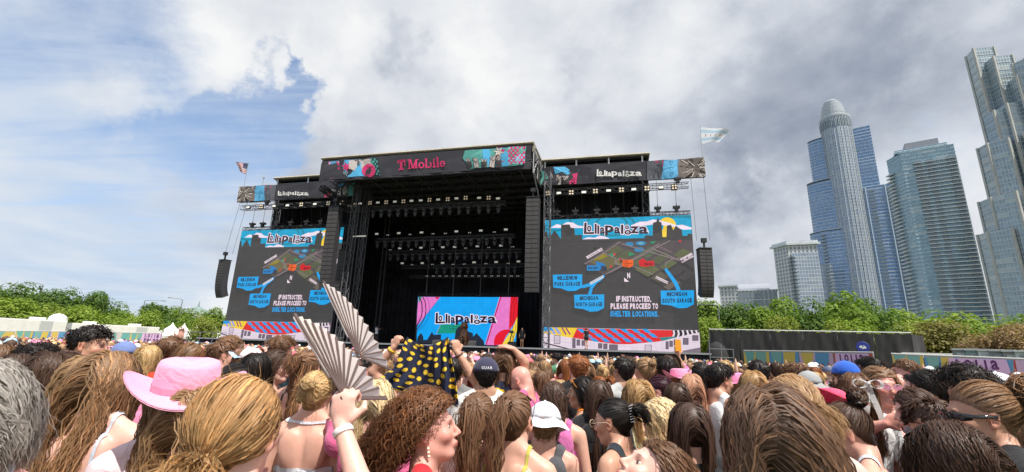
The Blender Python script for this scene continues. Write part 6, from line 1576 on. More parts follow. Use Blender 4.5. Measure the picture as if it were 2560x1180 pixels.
        if style in ('pony', 'half'):
            nt = int(n*0.7); dl = od*0.9+np.array([0, 0, 0.25])+rng.normal(size=(nt, 3))*spread; Lr = tail*rng.uniform(0.75, 1.05, nt); s2 = s
            P = fall(Tw+rng.normal(size=(nt, 3))*0.009, dl, Lr, s2, lay[rng.integers(0, n, nt)]*0.02+0.004, 0.30, wind)
            if bubble:
                g_ = P.mean(0, keepdims=True); tt2 = np.linspace(0, 1, s2)[None, :, None]; P = g_+(P-g_)*(0.25+1.1*np.abs(np.sin(tt2*np.pi*4.0)))
            P = wavy(P, Lr, wave, lam, curl, 0.3); put(P, _norm(P-(off+R@SKC)), width)
        else:
            nb = int(n*0.6); ax_ = _norm(rng.normal(size=(nb, 3))); u_ = _norm(np.cross(ax_, rng.normal(size=(nb, 3)))); v_ = np.cross(ax_, u_); s2 = 10
            an = np.linspace(0, 1, s2)[None, :, None]*rng.uniform(2.5, 4.5, (nb, 1, 1))+rng.uniform(0, 6.28, (nb, 1, 1)); rb = bun*rng.uniform(0.72, 1.06, (nb, 1, 1))*(1+0.10*np.sin(an*2+ax_[:, :1, None]*5))
            P = Tw+od*bun*0.75+(u_[:, None]*np.cos(an)+v_[:, None]*np.sin(an))*rb*np.array([1.1, 0.9, 1.0]); put(P, _norm(P-Tw-od*bun*0.75), width*1.1)
            nf = nb//12; put(Tw+od*bun*0.7+_norm(rng.normal(size=(nf, 3)))[:, None]*(bun*np.linspace(0.8, 1.8, 6)[None, :, None])+rng.normal(size=(nf, 6, 3))*0.003, np.tile(od, (nf, 6, 1)), width*0.5)
    # close skull cap of the same hair under the strands
    if not noscalp:
        L_ = (B['V']-off)@R; fld = np.where(np.linalg.norm(L_-SKC, axis=1) < 0.135, hairline(L_)-low, -1.0)+0.002*np.sin(L_[:, 0]*260)*np.cos(L_[:, 1]*210)
        ear = np.minimum(np.abs(np.abs(L_[:, 0])-0.083)-0.010, 1); fld = np.where((np.abs(L_[:, 0]) > 0.0745) & (L_[:, 2] < 0.03) & (L_[:, 1] > -0.035), -0.01, fld)
        Vc, Tc = clip(B['V']+B['N']*0.0035, B['F'], fld); Lc = (Vc-off)@R
        if len(Tc):
            nb_ = len(Vc); Vs.append(Vc); HNs.append(_norm(Vc-off-R@SKC)); Cs.append(np.concatenate([np.full((nb_, 3), 0.85), (Lc[:, 1:2]*55+Lc[:, 2:3]*30+500)], 1)); 
            Fq = np.concatenate([Tc, Tc[:, 2:3]], 1)+k0; k0 += nb_; Fs.append(Fq)
    V, F, C = np.concatenate(Vs), np.concatenate(Fs), np.concatenate(Cs)
    tri = F[:, 2] == F[:, 3]; fl = [list(x) for x in F[~tri]]
    me = bpy.data.meshes.new(name); nq, nt_ = int((~tri).sum()), int(tri.sum())
    me.vertices.add(len(V)); me.vertices.foreach_set('co', V.astype(np.float32).ravel()); li = np.concatenate([F[~tri].ravel(), F[tri][:, :3].ravel()]).astype(np.int32)
    me.loops.add(len(li)); me.loops.foreach_set('vertex_index', li); me.polygons.add(nq+nt_)
    me.polygons.foreach_set('loop_start', np.concatenate([np.arange(nq)*4, nq*4+np.arange(nt_)*3]).astype(np.int32)); me.polygons.foreach_set('loop_total', np.concatenate([np.full(nq, 4), np.full(nt_, 3)]).astype(np.int32)); me.update(calc_edges=True)
    a = me.color_attributes.new('Col', 'FLOAT_COLOR', 'POINT'); c4 = C.astype(np.float32); a.data.foreach_set('color', c4.ravel())
    ha = me.attributes.new('HN', 'FLOAT_VECTOR', 'POINT'); ha.data.foreach_set('vector', np.concatenate(HNs).astype(np.float32).ravel())
    me.materials.append(m or mHair); me.polygons.foreach_set('use_smooth', np.ones(nq+nt_, bool)); return me

def skin_extra(t, b, m):
    tc = t.new('ShaderNodeTexCoord').outputs['Object']; n = t.noise(tc, 14, 4, 0.6); n2 = t.noise(tc, 160, 2, 0.5); n3 = t.noise(tc, 45, 3, 0.7)
    oi = t.new('ShaderNodeObjectInfo'); at_ = t.new('ShaderNodeAttribute'); at_.attribute_name = 'Col'
    col = t.mix(1.0, t.mix(1.0, at_.outputs['Color'], oi.outputs['Color'], 'MULTIPLY'), t.mix(n, (0.96, 0.80, 0.78), (1.08, 1.08, 1.08)), 'MULTIPLY'); col = t.mix(t.ramp(n3, 0.56, 0.66, 0, 0.25), col, t.mix(1.0, col, (0.80, 0.62, 0.55), 'MULTIPLY')); t.put(b.inputs['Base Color'], col)
    b.inputs['Subsurface Weight'].default_value = 0.12; b.inputs['Subsurface Radius'].default_value = (0.02, 0.008, 0.005); b.inputs['Subsurface Scale'].default_value = 0.5
    bn = t.new('ShaderNodeBump'); bn.inputs['Strength'].default_value = 0.15; bn.inputs['Distance'].default_value = 0.002; t.l.new(n2, bn.inputs['Height']); t.l.new(bn.outputs[0], b.inputs['Normal'])
mSkin = mat('skin', (1, 1, 1), 0.45, spec=0.4, extra=skin_extra)
def hair_extra(t, b, m):
    oi = t.new('ShaderNodeObjectInfo'); at_ = t.new('ShaderNodeAttribute'); at_.attribute_name = 'Col'
    col = t.mix(1.0, at_.outputs['Color'], oi.outputs['Color'], 'MULTIPLY')
    tc = t.new('ShaderNodeTexCoord').outputs['Object']; al = at_.outputs['Alpha']
    fine = t.noise(t.comb(t.math('MULTIPLY', al, 4.5), t.math('MULTIPLY', t.vmath('LENGTH', tc), 3.0), 0.0), 1.0, 3, 0.7)     # single hairs across each lock
    k = t.ramp(fine, 0.28, 0.72, 0.55, 1.60, False); col = t.mix(1.0, col, t.comb(k, k, k), 'MULTIPLY')
    bn = t.new('ShaderNodeBump'); bn.inputs['Strength'].default_value = 0.7; bn.inputs['Distance'].default_value = 0.0015; t.l.new(fine, bn.inputs['Height'])
    hn = t.new('ShaderNodeAttribute'); hn.attribute_name = 'HN'; vt = t.new('ShaderNodeVectorTransform'); vt.vector_type = 'NORMAL'; vt.convert_from = 'OBJECT'; vt.convert_to = 'WORLD'; t.l.new(hn.outputs['Vector'], vt.inputs[0])
    lockn = t.vmath('NORMALIZE', t.vmath('ADD', t.vmath('SCALE', vt.outputs[0], 1.0), t.vmath('SCALE', t.new('ShaderNodeNewGeometry').outputs['Normal'], 0.30)))     # a lock is shaded as part of the whole head of hair
    t.l.new(lockn, bn.inputs['Normal']); t.l.new(bn.outputs[0], b.inputs['Normal']); t.put(b.inputs['Base Color'], col)
    tr = t.new('ShaderNodeBsdfTranslucent'); t.put(tr.inputs[0], t.mix(1.0, col, (1.25, 1.1, 0.95), 'MULTIPLY')); mx = t.new('ShaderNodeMixShader'); mx.inputs[0].default_value = 0.30
    t.l.new(b.outputs[0], mx.inputs[1]); t.l.new(tr.outputs[0], mx.inputs[2])
    u = t.math('FRACT', al); mid = t.math('SUBTRACT', 1.0, t.math('ABSOLUTE', t.math('SUBTRACT', t.math('MULTIPLY', u, 2.0), 1.0)))
    gap = t.noise(t.comb(t.math('MULTIPLY', al, 7.0), t.math('MULTIPLY', t.vmath('LENGTH', tc), 9.0), 3.0), 1.0, 2, 0.6)
    hole = t.math('LESS_THAN', t.math('ADD', gap, t.math('MULTIPLY', mid, 0.55)), 0.62); hole = t.math('MULTIPLY', hole, t.math('GREATER_THAN', at_.outputs['Alpha'], 1.5)); hole = t.math('MULTIPLY', hole, t.math('LESS_THAN', at_.outputs['Alpha'], 400.0))
    tp = t.new('ShaderNodeBsdfTransparent'); m2_ = t.new('ShaderNodeMixShader'); t.l.new(hole, m2_.inputs[0]); t.l.new(mx.outputs[0], m2_.inputs[1]); t.l.new(tp.outputs[0], m2_.inputs[2]); t.l.new(m2_.outputs[0], m.node_tree.nodes['Material Output'].inputs[0])
mHair = mat('hair', (1, 1, 1), 0.40, spec=0.42, extra=hair_extra)
def cloth_extra(t, b, m):
    oi = t.new('ShaderNodeObjectInfo'); tc = t.new('ShaderNodeTexCoord').outputs['Object']; n = t.noise(tc, 9, 4, 0.6)
    t.put(b.inputs['Base Color'], t.mix(1.0, oi.outputs['Color'], t.mix(n, (0.88, 0.88, 0.88), (1.06, 1.06, 1.06)), 'MULTIPLY'))
    bn = t.new('ShaderNodeBump'); bn.inputs['Strength'].default_value = 0.6; bn.inputs['Distance'].default_value = 0.012; t.l.new(t.noise(tc, 16, 3, 0.5, 1.5), bn.inputs['Height']); t.l.new(bn.outputs[0], b.inputs['Normal'])
    b.inputs['Sheen Weight'].default_value = 0.2
mCloth = mat('cloth', (1, 1, 1), 0.85, spec=0.2, extra=cloth_extra)
mPlain = mat('plain', (1, 1, 1), 0.5, objcol=True); mGloss = mat('glossy', (1, 1, 1), 0.12, objcol=True, spec=0.7)
mEye = mat('eye', (0.50, 0.46, 0.43), 0.2); mIris = mat('iris', (0.05, 0.03, 0.02), 0.1)

GARM = {}
def garment(B, kind, off=None):
    key = (B['key'], kind)
    if key in GARM: return GARM[key]
    V, N, w = B['V'], B['N'], B['w']; x, y, z = V.T; ax_ = np.abs(x); tor = 0.022-B['tor']
    dn = lambda c, r: np.linalg.norm((V-np.array(c))/np.array(r), axis=1)-1
    dsh = np.minimum(*[np.linalg.norm(V-B['J'][k][0], axis=1) for k in 'LR'])
    neck = dn((0, -0.02, 1.455), (0.085, 0.10, 0.075)); waist = z-0.86; o = 0.006
    below_chin = 1.47-z
    if kind == 'tee':
        sl = 0.205-dsh; s = np.minimum.reduce([np.maximum(tor, np.where(dsh < 0.22, np.minimum(sl, 0.05), -1)), neck*0.08, waist, 1.45-z]); o = 0.011+0.004*np.sin(x*40+z*25)*np.cos(z*33+y*20)+0.010*np.clip((1.25-z)/0.3, 0, 1)
        up_ = (V[:, 2] > 1.47)
    elif kind == 'tank':
        arm = np.minimum(*[np.linalg.norm((V-B['J'][k][0])/np.array([1, 1, 1.25]), axis=1) for k in 'LR'])-0.078
        neck2 = dn((0, -0.02, 1.46), (0.088, 0.13, 0.13)); s = np.minimum.reduce([tor, neck2*0.09, arm, waist]); o = 0.006+0.003*np.sin(x*30+z*20)
    elif kind == 'strap':     # thin shoulder straps and a low back
        band = np.minimum.reduce([tor, 1.245-z+0.10*np.clip(y/0.1, -0.3, 0.4), waist]); st = np.minimum.reduce([0.0065-np.abs(ax_-0.088), z-1.2, tor]); s = np.maximum(band, st); o = 0.005
    elif kind == 'bra':
        band = np.minimum.reduce([tor, 1.235-z, z-1.14]); st = np.minimum.reduce([0.008-np.abs(ax_-0.085), z-1.2, tor]); s = np.maximum(band, st); o = 0.005
    elif kind == 'halter':
        s = np.minimum.reduce([tor, 1.20-z+0.5*np.clip(y, 0, 0.1), waist]); nk = np.minimum(0.007-np.abs(z-1.43-0.25*y), tor); s = np.maximum(s, nk); o = 0.005
    elif kind == 'shorts':
        s = np.minimum.reduce([1.0-z, z-0.68, 0.022-B['low']]); o = 0.008
    elif kind == 'vest':
        arm = dsh-0.085; s = np.minimum.reduce([tor, dn((0, -0.02, 1.46), (0.075, 0.12, 0.16))*0.09, arm, waist]); o = 0.012
    Vo = V+N*(o[:, None] if isinstance(o, np.ndarray) else o); V2, T2 = clip(Vo, B['F'], s)
    GARM[key] = np_mesh(kind, V2, T2, [mCloth], smooth=True) if len(T2) else None; return GARM[key]
BMESH = {}
def body_mesh(B):
    if B['key'] not in BMESH: BMESH[B['key']] = np_mesh('person', B['V'], B['F'], [mSkin], cols=B['col'], smooth=True)
    return BMESH[B['key']]
SKIN = dict(pale=(0.78, 0.50, 0.41), fair=(0.70, 0.43, 0.33), tan=(0.56, 0.33, 0.23), olive=(0.48, 0.29, 0.19), brown=(0.27, 0.14, 0.09), dark=(0.12, 0.06, 0.04), sun=(0.72, 0.38, 0.31))
HAIRC = dict(black=(0.026, 0.020, 0.018), dark=(0.10, 0.056, 0.038), brown=(0.22, 0.120, 0.068), mid=(0.30, 0.175, 0.095), light=(0.45, 0.29, 0.155), straw=(0.52, 0.33, 0.15), blonde=(0.62, 0.44, 0.22), platinum=(0.84, 0.70, 0.45), ginger=(0.36, 0.14, 0.05), grey=(0.40, 0.375, 0.345), red=(0.22, 0.04, 0.03), plum=(0.07, 0.02, 0.035), peach=(0.68, 0.40, 0.26), auburn=(0.24, 0.11, 0.05))
def eyes(B, o):
    R, off = B['R'], B['off']
    key = 'eye'+B['key']
    if key not in BMESH:
        out = []
        for sg in (-1, 1):
            mb = MB(); c = off+R@np.array([sg*0.031, 0.0705, 0.003]); mb.lathe([(0.0115*math.sin(math.pi*(k+.5)/8), -0.0115*math.cos(math.pi*(k+.5)/8)) for k in range(8)], 10, M=Matrix.Translation(c) @ Matrix(R.tolist()).to_4x4() @ Matrix.Rotation(-math.pi/2, 4, 'X')); mb.mi = 0
            mb.mi = 1; mb.lathe([(0.0068, 0.0108), (0.002, 0.0121)], 10, M=Matrix.Translation(c) @ Matrix(R.tolist()).to_4x4() @ Matrix.Rotation(-math.pi/2, 4, 'X')); out.append(mb.mesh('eye', [mEye, mIris], True))
        BMESH[key] = out
    for m_ in BMESH[key]: link('eye', m_, o)
# hats and glasses, built in the head's frame
def in_head(B): return Matrix.Translation(B['off']) @ Matrix(B['R'].tolist()).to_4x4()
def add_glasses(B, o, col, lens, on='face', wrap=False):
    M = in_head(B) @ (Matrix.Identity(4) if on == 'face' else Matrix.Translation((0, 0.0, 0.010)) @ Matrix.Rotation(math.radians(50), 4, 'X'))
    mb = MB(); 
    for sg in (-1, 1):
        pts = [(sg*(0.032+0.024*math.cos(a)), 0.112-0.010*abs(math.cos(a)) if sg*math.cos(a) > 0 else 0.112, 0.002+0.019*math.sin(a)) for a in [2*math.pi*k/14 for k in range(15)]]
        mb.path(pts, 0.0017, 5); mb.path([(sg*0.056, 0.103, 0.006), (sg*0.082, 0.075, 0.006), (sg*0.086, 0.0, 0.008), (sg*0.084, -0.022, -0.008)], 0.0018, 5)
    mb.path([(-0.010, 0.113, 0.006), (0, 0.116, 0.009), (0.010, 0.113, 0.006)], 0.0017, 5); me = mb.mesh('glasses', mPlain, True); me.transform(M); g_ = link('glasses', me, o); g_.color = (*col, 1)
    if wrap:
        vs = []; n = 18
        for k in range(n+1):
            a = math.radians(-74+148*k/n); hh = 0.021*(1-0.45*abs(a/1.3)**2)
            if abs(a) < 0.10: hh *= 0.55
            x, y = 0.082*math.sin(a), 0.030+0.086*math.cos(a); vs += [(x, y, 0.006-hh), (x*1.03, y+0.003, 0.006), (x, y, 0.006+hh*0.8)]
        mb = MB(); mb.add(vs, [(3*k+j, 3*k+3+j, 3*k+4+j, 3*k+1+j) for k in range(n) for j in (0, 1)])
        for sg in (-1, 1): mb.box(sg*0.081-0.0025, sg*0.081+0.0025, -0.02, 0.055, 0.002, 0.014)
        me = mb.mesh('lens', mGloss, True); me.transform(M); l_ = link('lens', me, g_); l_.color = (*lens, 1); return
    if lens:
        for sg in (-1, 1):
            mb = MB(); n = 16; pts = [(sg*(0.032+0.023*math.cos(a)), 0.1135-(0.010*abs(math.cos(a)) if sg*math.cos(a) > 0 else 0), 0.002+0.018*math.sin(a)) for a in [2*math.pi*k/n for k in range(n)]]
            mb.add(pts, [tuple(range(n))]); me = mb.mesh('lens', mGloss, True); me.transform(M); l_ = link('lens', me, g_); l_.color = (*lens, 1)
def add_cap(B, o, col, visor=None, turn=0.0, letters=None, tilt=0.0, bucket=False):
    visor = visor or col; M = in_head(B) @ Matrix.Rotation(math.radians(turn), 4, 'Z') @ Matrix.Rotation(math.radians(tilt), 4, 'X')
    mb = MB(); mb.lathe([(0.100*math.cos(a), 0.105*math.sin(a)) for a in [math.radians(d) for d in (0, 12, 25, 38, 50, 62, 74, 84)]]+[(0.006, 0.1055)], 28, (0, -0.012, 0.038), sy=1.12); me = mb.mesh('cap', mCloth, True); me.transform(M); c = link('cap', me, o); c.color = (*col, 1)
    mb = MB(); mb.lathe([(0.008, 0), (0.007, 0.005), (0.002, 0.007)], 10, (0, -0.012, 0.143)); me = mb.mesh('button', mCloth); me.transform(M); b_ = link('button', me, c); b_.color = (*visor, 1)
    if bucket:
        mb = MB(); vs = []; n = 32
        for r_, z_ in ((0.099, 0.040), (0.125, 0.018), (0.150, -0.012)): vs += [(r_*math.cos(2*math.pi*k/n), -0.012+r_*1.1*math.sin(2*math.pi*k/n), z_+0.006*math.sin(5*2*math.pi*k/n)) for k in range(n)]
        mb.add(vs, [(j*n+k, j*n+(k+1) % n, (j+1)*n+(k+1) % n, (j+1)*n+k) for j in range(2) for k in range(n)]); me = mb.mesh('brim', mCloth, True); me.transform(M); b_ = link('brim', me, c); b_.color = (*visor, 1); return c
    mb = MB(); n = 14; vs = []
    for j in range(5):
        f_ = j/4
        for k in range(n+1):
            a = math.radians(-62+124*k/n); r_ = 0.100; x = math.sin(a)*r_*(1-0.12*f_); y = math.cos(a)*r_*1.12-0.012+f_*0.068*math.cos(a*0.9)**0.7; vs.append((x, y, 0.040-0.02*f_**1.5+(0.016*math.cos(a*1.4)*f_)-0.010*f_))
    mb.add(vs, [(j*(n+1)+k, j*(n+1)+k+1, (j+1)*(n+1)+k+1, (j+1)*(n+1)+k) for j in range(4) for k in range(n)]); me = mb.mesh('visor', mCloth, True); me.transform(M); v_ = link('visor', me, c); v_.color = (*visor, 1)
    if letters:
        for i, ch in enumerate(letters):
            v, f = glyph(ch, 0.03); a = math.radians(180-24+12*i)
            a0, a1 = v.min(0), v.max(0); q = (v-a0)/(a1-a0)
            P_ = []
            for u_, w_ in q: 
                aa = a+0.16*(u_-0.5)*1.0; P_.append((0.1025*math.sin(-aa), -0.012+0.1025*1.12*math.cos(aa), 0.058+0.02*w_))
            me = np_mesh('letter', P_, f, [mPlain]); me.transform(M); l_ = link('letter', me, c); l_.color = (0.8, 0.8, 0.8, 1)
    return c
def add_cowboy(B, o, col, band=None, tilt=(0, 0), dy=0.0, scale=1.0, curl=0.075, fade=None):
    M = in_head(B) @ Matrix.Translation((0, -0.014+dy, 0.050)) @ Matrix.Rotation(math.radians(tilt[0]), 4, 'X') @ Matrix.Rotation(math.radians(tilt[1]), 4, 'Y') @ Matrix.Scale(scale, 4)
    vs = []; n = 40; prof = [(1.0, 0.0), (1.0, 0.02), (0.98, 0.048), (0.95, 0.074), (0.89, 0.086), (0.72, 0.091), (0.4, 0.082), (0.15, 0.075)]
    for r_, z_ in prof:
        for k in range(n):
            a = 2*math.pi*k/n; c, s_ = math.cos(a), math.sin(a); e = 0.92; x = 0.086*r_*abs(c)**e*math.copysign(1, c); y = 0.108*r_*abs(s_)**e*math.copysign(1, s_)
            z = z_-(0.030*math.exp(-(x/0.022)**2)*(1 if z_ > 0.09 else 0)*(1-0.5*r_)); pin = (0.012*math.exp(-((a-math.pi/2-0.6)/0.3)**2)+0.012*math.exp(-((a-math.pi/2+0.6)/0.3)**2))*(z_/0.1)
            vs.append((x*(1-pin*4), y, z))
    mb = MB(); mb.add(vs, [(j*n+k, j*n+(k+1) % n, (j+1)*n+(k+1) % n, (j+1)*n+k) for j in range(len(prof)-1) for k in range(n)]+[tuple(range((len(prof)-1)*n, len(prof)*n))])
    h = empty('cowboy_hat'); h.parent = o
    me = mb.mesh('crown', mCloth, True); me.transform(M); c_ = link('crown', me, h); c_.color = (*col, 1)
    vs = []; m_ = 9
    for th in (0.0, 0.0035):
        for j in range(m_):
            f_ = j/(m_-1)
            for k in range(n):
                a = 2*math.pi*k/n; c, s_ = math.cos(a), math.sin(a); rx, ry = 0.084+0.088*f_, 0.106+0.092*f_; z = curl*abs(c)**2.2*f_**1.5-0.018*abs(s_)**3*f_; vs.append((rx*c*(1-0.10*f_*abs(c)**2), ry*s_, z+th))
    fs = []
    for t_ in (0, 1):
        for j in range(m_-1):
            for k in range(n): q = (t_*m_*n+j*n+k, t_*m_*n+j*n+(k+1) % n, t_*m_*n+(j+1)*n+(k+1) % n, t_*m_*n+(j+1)*n+k); fs.append(q if t_ else q[::-1])
    for k in range(n): a_ = (m_-1)*n+k; b_ = (m_-1)*n+(k+1) % n; fs.append((a_, b_, b_+m_*n, a_+m_*n))
    mb = MB(); mb.add(vs, fs); me = mb.mesh('brim', mCloth, True); me.transform(M); b_ = link('brim', me, h); b_.color = (*(fade or col), 1)
    mb = MB(); vs = []
    for z_ in (0.004, 0.020): vs += [(0.0875*abs(math.cos(a))**0.92*math.copysign(1, math.cos(a)), 0.1095*abs(math.sin(a))**0.92*math.copysign(1, math.sin(a)), z_) for a in [2*math.pi*k/n for k in range(n)]]
    mb.add(vs, [(k, (k+1) % n, n+(k+1) % n, n+k) for k in range(n)]); me = mb.mesh('band', mCloth, True); me.transform(M); b_ = link('band', me, h); b_.color = (*(band or tuple(x*0.75 for x in col)), 1); return h
NP_ = [0]
def person(B, x, y, yaw, H, skin, hairm, hairc, clothes, label, group=None, face=False, shorts=(0.08, 0.11, 0.18)):
    """clothes: list of (kind, rgb)"""
    o = link('person', body_mesh(B)); o.location = (x, y, 0); o.rotation_euler = (0, 0, math.radians(yaw)); sc = H/1.66; o.scale = (sc, sc, sc); o.color = (*SKIN.get(skin, skin), 1) if isinstance(skin, str) else (*skin, 1)
    tag(o, label, 'person', group)
    if hairm is not None:
        for hm, hc in (hairm if isinstance(hairm, list) else [(hairm, hairc)]):
            h = link('hair', hm, o); h.color = (*(HAIRC[hc] if isinstance(hc, str) else hc), 1)
    for kind, rgb in clothes:
        me = garment(B, kind)
        if me: g_ = link({'tee': 'shirt', 'tank': 'tank_top', 'strap': 'strap_top', 'bra': 'bikini_top', 'halter': 'halter_top', 'vest': 'vest'}[kind], me, o); g_.color = (*rgb, 1)
    me = garment(B, 'shorts')
    if me: g_ = link('shorts', me, o); g_.color = (*shorts, 1)
    if face: eyes(B, o)
    NP_[0] += 1; return o
# ================================================================ the crowd
LEM_T = None
def lemon_extra(t, b, m):
    uv = t.new('ShaderNodeTexCoord').outputs['UV']; mp = t.new('ShaderNodeMapping'); mp.inputs['Scale'].default_value = (1, 1, 1); t.l.new(uv, mp.inputs[0])
    vo = t.new('ShaderNodeTexVoronoi'); vo.voronoi_dimensions = '2D'; vo.inputs['Scale'].default_value = 1.0; vo.inputs['Randomness'].default_value = 0.55; t.l.new(mp.outputs[0], vo.inputs['Vector'])
    d = t.vmath('SUBTRACT', mp.outputs[0], vo.outputs['Position']); an = t.math('MULTIPLY', t.sep(vo.outputs['Color'])[0], 6.28); dx, dy, _ = t.sep(d)
    c, s_ = t.math('COSINE', an), t.math('SINE', an); u = t.math('ADD', t.math('MULTIPLY', dx, c), t.math('MULTIPLY', dy, s_)); v = t.math('SUBTRACT', t.math('MULTIPLY', dy, c), t.math('MULTIPLY', dx, s_))
    r = t.math('ADD', t.math('POWER', t.math('ABSOLUTE', t.math('DIVIDE', u, 0.34)), 1.5), t.math('POWER', t.math('ABSOLUTE', t.math('DIVIDE', v, 0.24)), 2.0)); inside = t.math('LESS_THAN', r, 1.0)
    lem = t.mix(t.ramp(r, 0.3, 1.0), (0.90, 0.62, 0.05), (0.72, 0.42, 0.02)); navy = t.mix(t.noise(uv, 3, 3), (0.010, 0.013, 0.035), (0.022, 0.028, 0.06))
    t.put(b.inputs['Base Color'], t.mix(inside, navy, lem))
mLemon = mat('lemon_fabric', (0, 0, 0), 0.75, spec=0.3, extra=lemon_extra)
BF = {}
def body_of(name): return BF[name]
make_body('plain'); 
HERO_POS = []
def dscale(d): return 1.30 if d < 1.1 else (1.40 if d < 1.45 else 1.48)
def place(px, py, d):
    p = at_y(px, py, d); return p
def to_body(o, p): return np.array(((o.matrix_world.inverted()) @ Vector(p)))
def hero(px, py, d, yaw, skin, hs, hc, clothes, label, head=(0, 0, 0), female=True, key=None, face=False, arms_px=None, group=None, heavy=0.0, beard=False, fine=None, hatdz=0.0, minH=1.40):
    """px, py: crown of the head in the photograph; d: distance along the view"""
    global HSEED
    q_ = dscale(d); d = d*q_
    if arms_px: arms_px = {k: ((e[0], e[1], e[2]*q_), (w_[0], w_[1], w_[2]*q_), a_, b_, c_) for k, (e, w_, a_, b_, c_) in arms_px.items()}
    p = place(px, py, d); H = max(minH, min(2.02, p.z-0.012+hatdz))
    sc = H/1.66; M = Matrix.Translation((p.x, p.y, 0)) @ Matrix.Rotation(math.radians(yaw), 4, 'Z') @ Matrix.Scale(sc, 4); Mi = M.inverted(); arms = None
    if arms_px:
        arms = {}
        for side, (el, wr, hd, hn, curl) in arms_px.items():
            e_, w_ = Mi @ at_y(*el), Mi @ at_y(*wr); Rz = Matrix.Rotation(-math.radians(yaw), 3, 'Z'); arms[side] = (e_[:], w_[:], (Rz @ Vector(hd))[:], (Rz @ Vector(hn))[:], curl)
    k = key or ('b', head, female, heavy, beard, bool(face), None if not arms else repr(arms)); k = str(k)
    B = make_body(k, head, arms, female, fine or (0.0065 if (d < 2.2 and face) else (0.0082 if face else 0.0125)), coarse=0.018 if d < 2.0 else 0.028, heavy=heavy, beard=beard)
    seed = len(HERO_POS)+100; hm = None
    # keep the crown where it was seen although the head is turned or bowed
    top = B['off']+B['R']@np.array([0, -0.015, 0.0])+np.array([0, 0, 0.12]); dx, dy = top[0], top[1]
    Rz = Matrix.Rotation(math.radians(yaw), 3, 'Z'); sh_ = Rz @ Vector((dx, dy, 0))*sc
    hm = []
    if hs:
        for q in (hs if isinstance(hs, list) else [hs]):
            q = dict(q); c = q.pop('c', hc); cur = q.get('curl', 0) > 0; near = d < 2.05
            cn, cs = ((1400, 30) if cur else (3000, 12)) if near else ((450, 14) if cur else (850, 8))
            n0 = q.get('n', 1500); q['n'] = min(n0, cn); q['s'] = min(q.get('s', 16), cs); q['width'] = max(q.get('width', 0.0035), 0.0050 if near else 0.0080) if not cur else (0.0050 if near else 0.0080)
            if face and q['style'] in ('long', 'bob'): q['back'] = max(q.get('back', 0.35), 0.9); q['wind'] = q.get('wind', (0, -0.22, 0))
            hm.append((make_hair(B, seed, **q), c)); seed += 1000
    o = person(B, p.x-(sh_.x if not arms_px else 0), p.y-(sh_.y if not arms_px else 0), yaw, H, skin, hm, hc, clothes, label, group, face)
    HERO_POS.append((px, py, d, p.x, p.y, o)); return o, B
LONG = dict(style='long', n=2800, s=16, L=0.44, width=0.0038, wave=0.007, lam=0.11, vol=0.013, clump=0.12)
def HS(base, **k): q = dict(base); q.update(k); return q
SHORT = dict(style='short', n=2000, s=8, L=0.055, width=0.0038, vol=0.010, clump=0.4, wave=0.003, lam=0.05)
CURLS = dict(style='short', n=1800, s=16, L=0.12, width=0.0038, vol=0.016, clump=0.3, curl=0.008, wave=0.006, lam=0.06)
PONY = dict(style='pony', n=2000, s=16, vol=0.012, tail=0.34, width=0.0036, clump=0.15)
BUN = dict(style='bun', n=1900, s=16, vol=0.012, bun=0.040, width=0.0036)
PINK = (0.86, 0.22, 0.42); WHITE = (0.78, 0.78, 0.78); BLK = (0.02, 0.02, 0.022)

# ---- nearest row
hero(-25, 893, 0.90, 40, 'sun', HS(LONG, style='bob', n=6500, s=12, L=0.15, wave=0.010, lam=0.07, vol=0.014, clump=0.15, width=0.0022, jitter=0.12, back=0.6), 'grey', [('strap', (0.75, 0.72, 0.74))], 'older person with short wavy grey hair at the far left edge, nearest the lens', head=(0, 18, 0), face=True)
hero(283, 878, 1.42, 5, 'pale', HS(LONG, n=6500, s=18, L=0.50, wave=0.009, lam=0.10, wind=(-0.22, 0, 0), vol=0.015, tiplight=1.6, width=0.0024, stripe=0.10), (0.36, 0.22, 0.12), [('strap', (0.55, 0.58, 0.66))], 'woman with long wavy brown hair and golden tips, bare shoulder, left of the pink hat')
hero(222, 886, 1.75, 0, 'fair', HS(LONG, n=2600, s=18, L=0.45, wave=0.010), 'light', [('tank', WHITE)], 'person with dull blonde hair just behind the long wavy brown hair')
o, B = hero(476, 916, 1.27, 34, 'pale', HS(LONG, n=4500, s=16, L=0.36, wave=0.009, vol=0.02, hat=True, width=0.0026), 'mid', [('tee', (0.86, 0.66, 0.69))], 'woman in a large bright pink cowboy hat and pale pink t-shirt', head=(0, -4, 0))
add_cowboy(B, o, (0.88, 0.40, 0.56), tilt=(2, 0), scale=1.16, curl=0.05)
hero(500, 965, 1.22, 0, 'fair', HS(LONG, n=6500, s=16, L=0.46, wave=0.010, width=0.0022, tiplight=1.3), 'light', [('tee', (0.5, 0.45, 0.42))], 'woman with straight light brown hair squeezed between pink hat and golden twist')
o4, B4 = hero(620, 936, 0.93, -4, 'pale', [HS(PONY, n=9000, s=20, vol=0.020, tie=(0.0, -0.105, -0.045), tail=0.30, wave=0.012, lam=0.09, width=0.0021, jitter=0.12, stripe=0.05, spread=0.35), HS(BUN, n=1300, tie=(0.0, -0.088, -0.030), bun=0.034, noscalp=True, c='straw')], (0.54, 0.33, 0.15), [('tee', (0.80, 0.56, 0.56))],
     'woman with golden strawberry hair in a loose twist, holding up the nearer silver fan', arms_px={'R': ((935, 1330, 1.12), (853, 1062, 1.20), (-0.05, 0.1, 1), (0.1, 0.95, 0.1), 62)}, fine=0.0055)
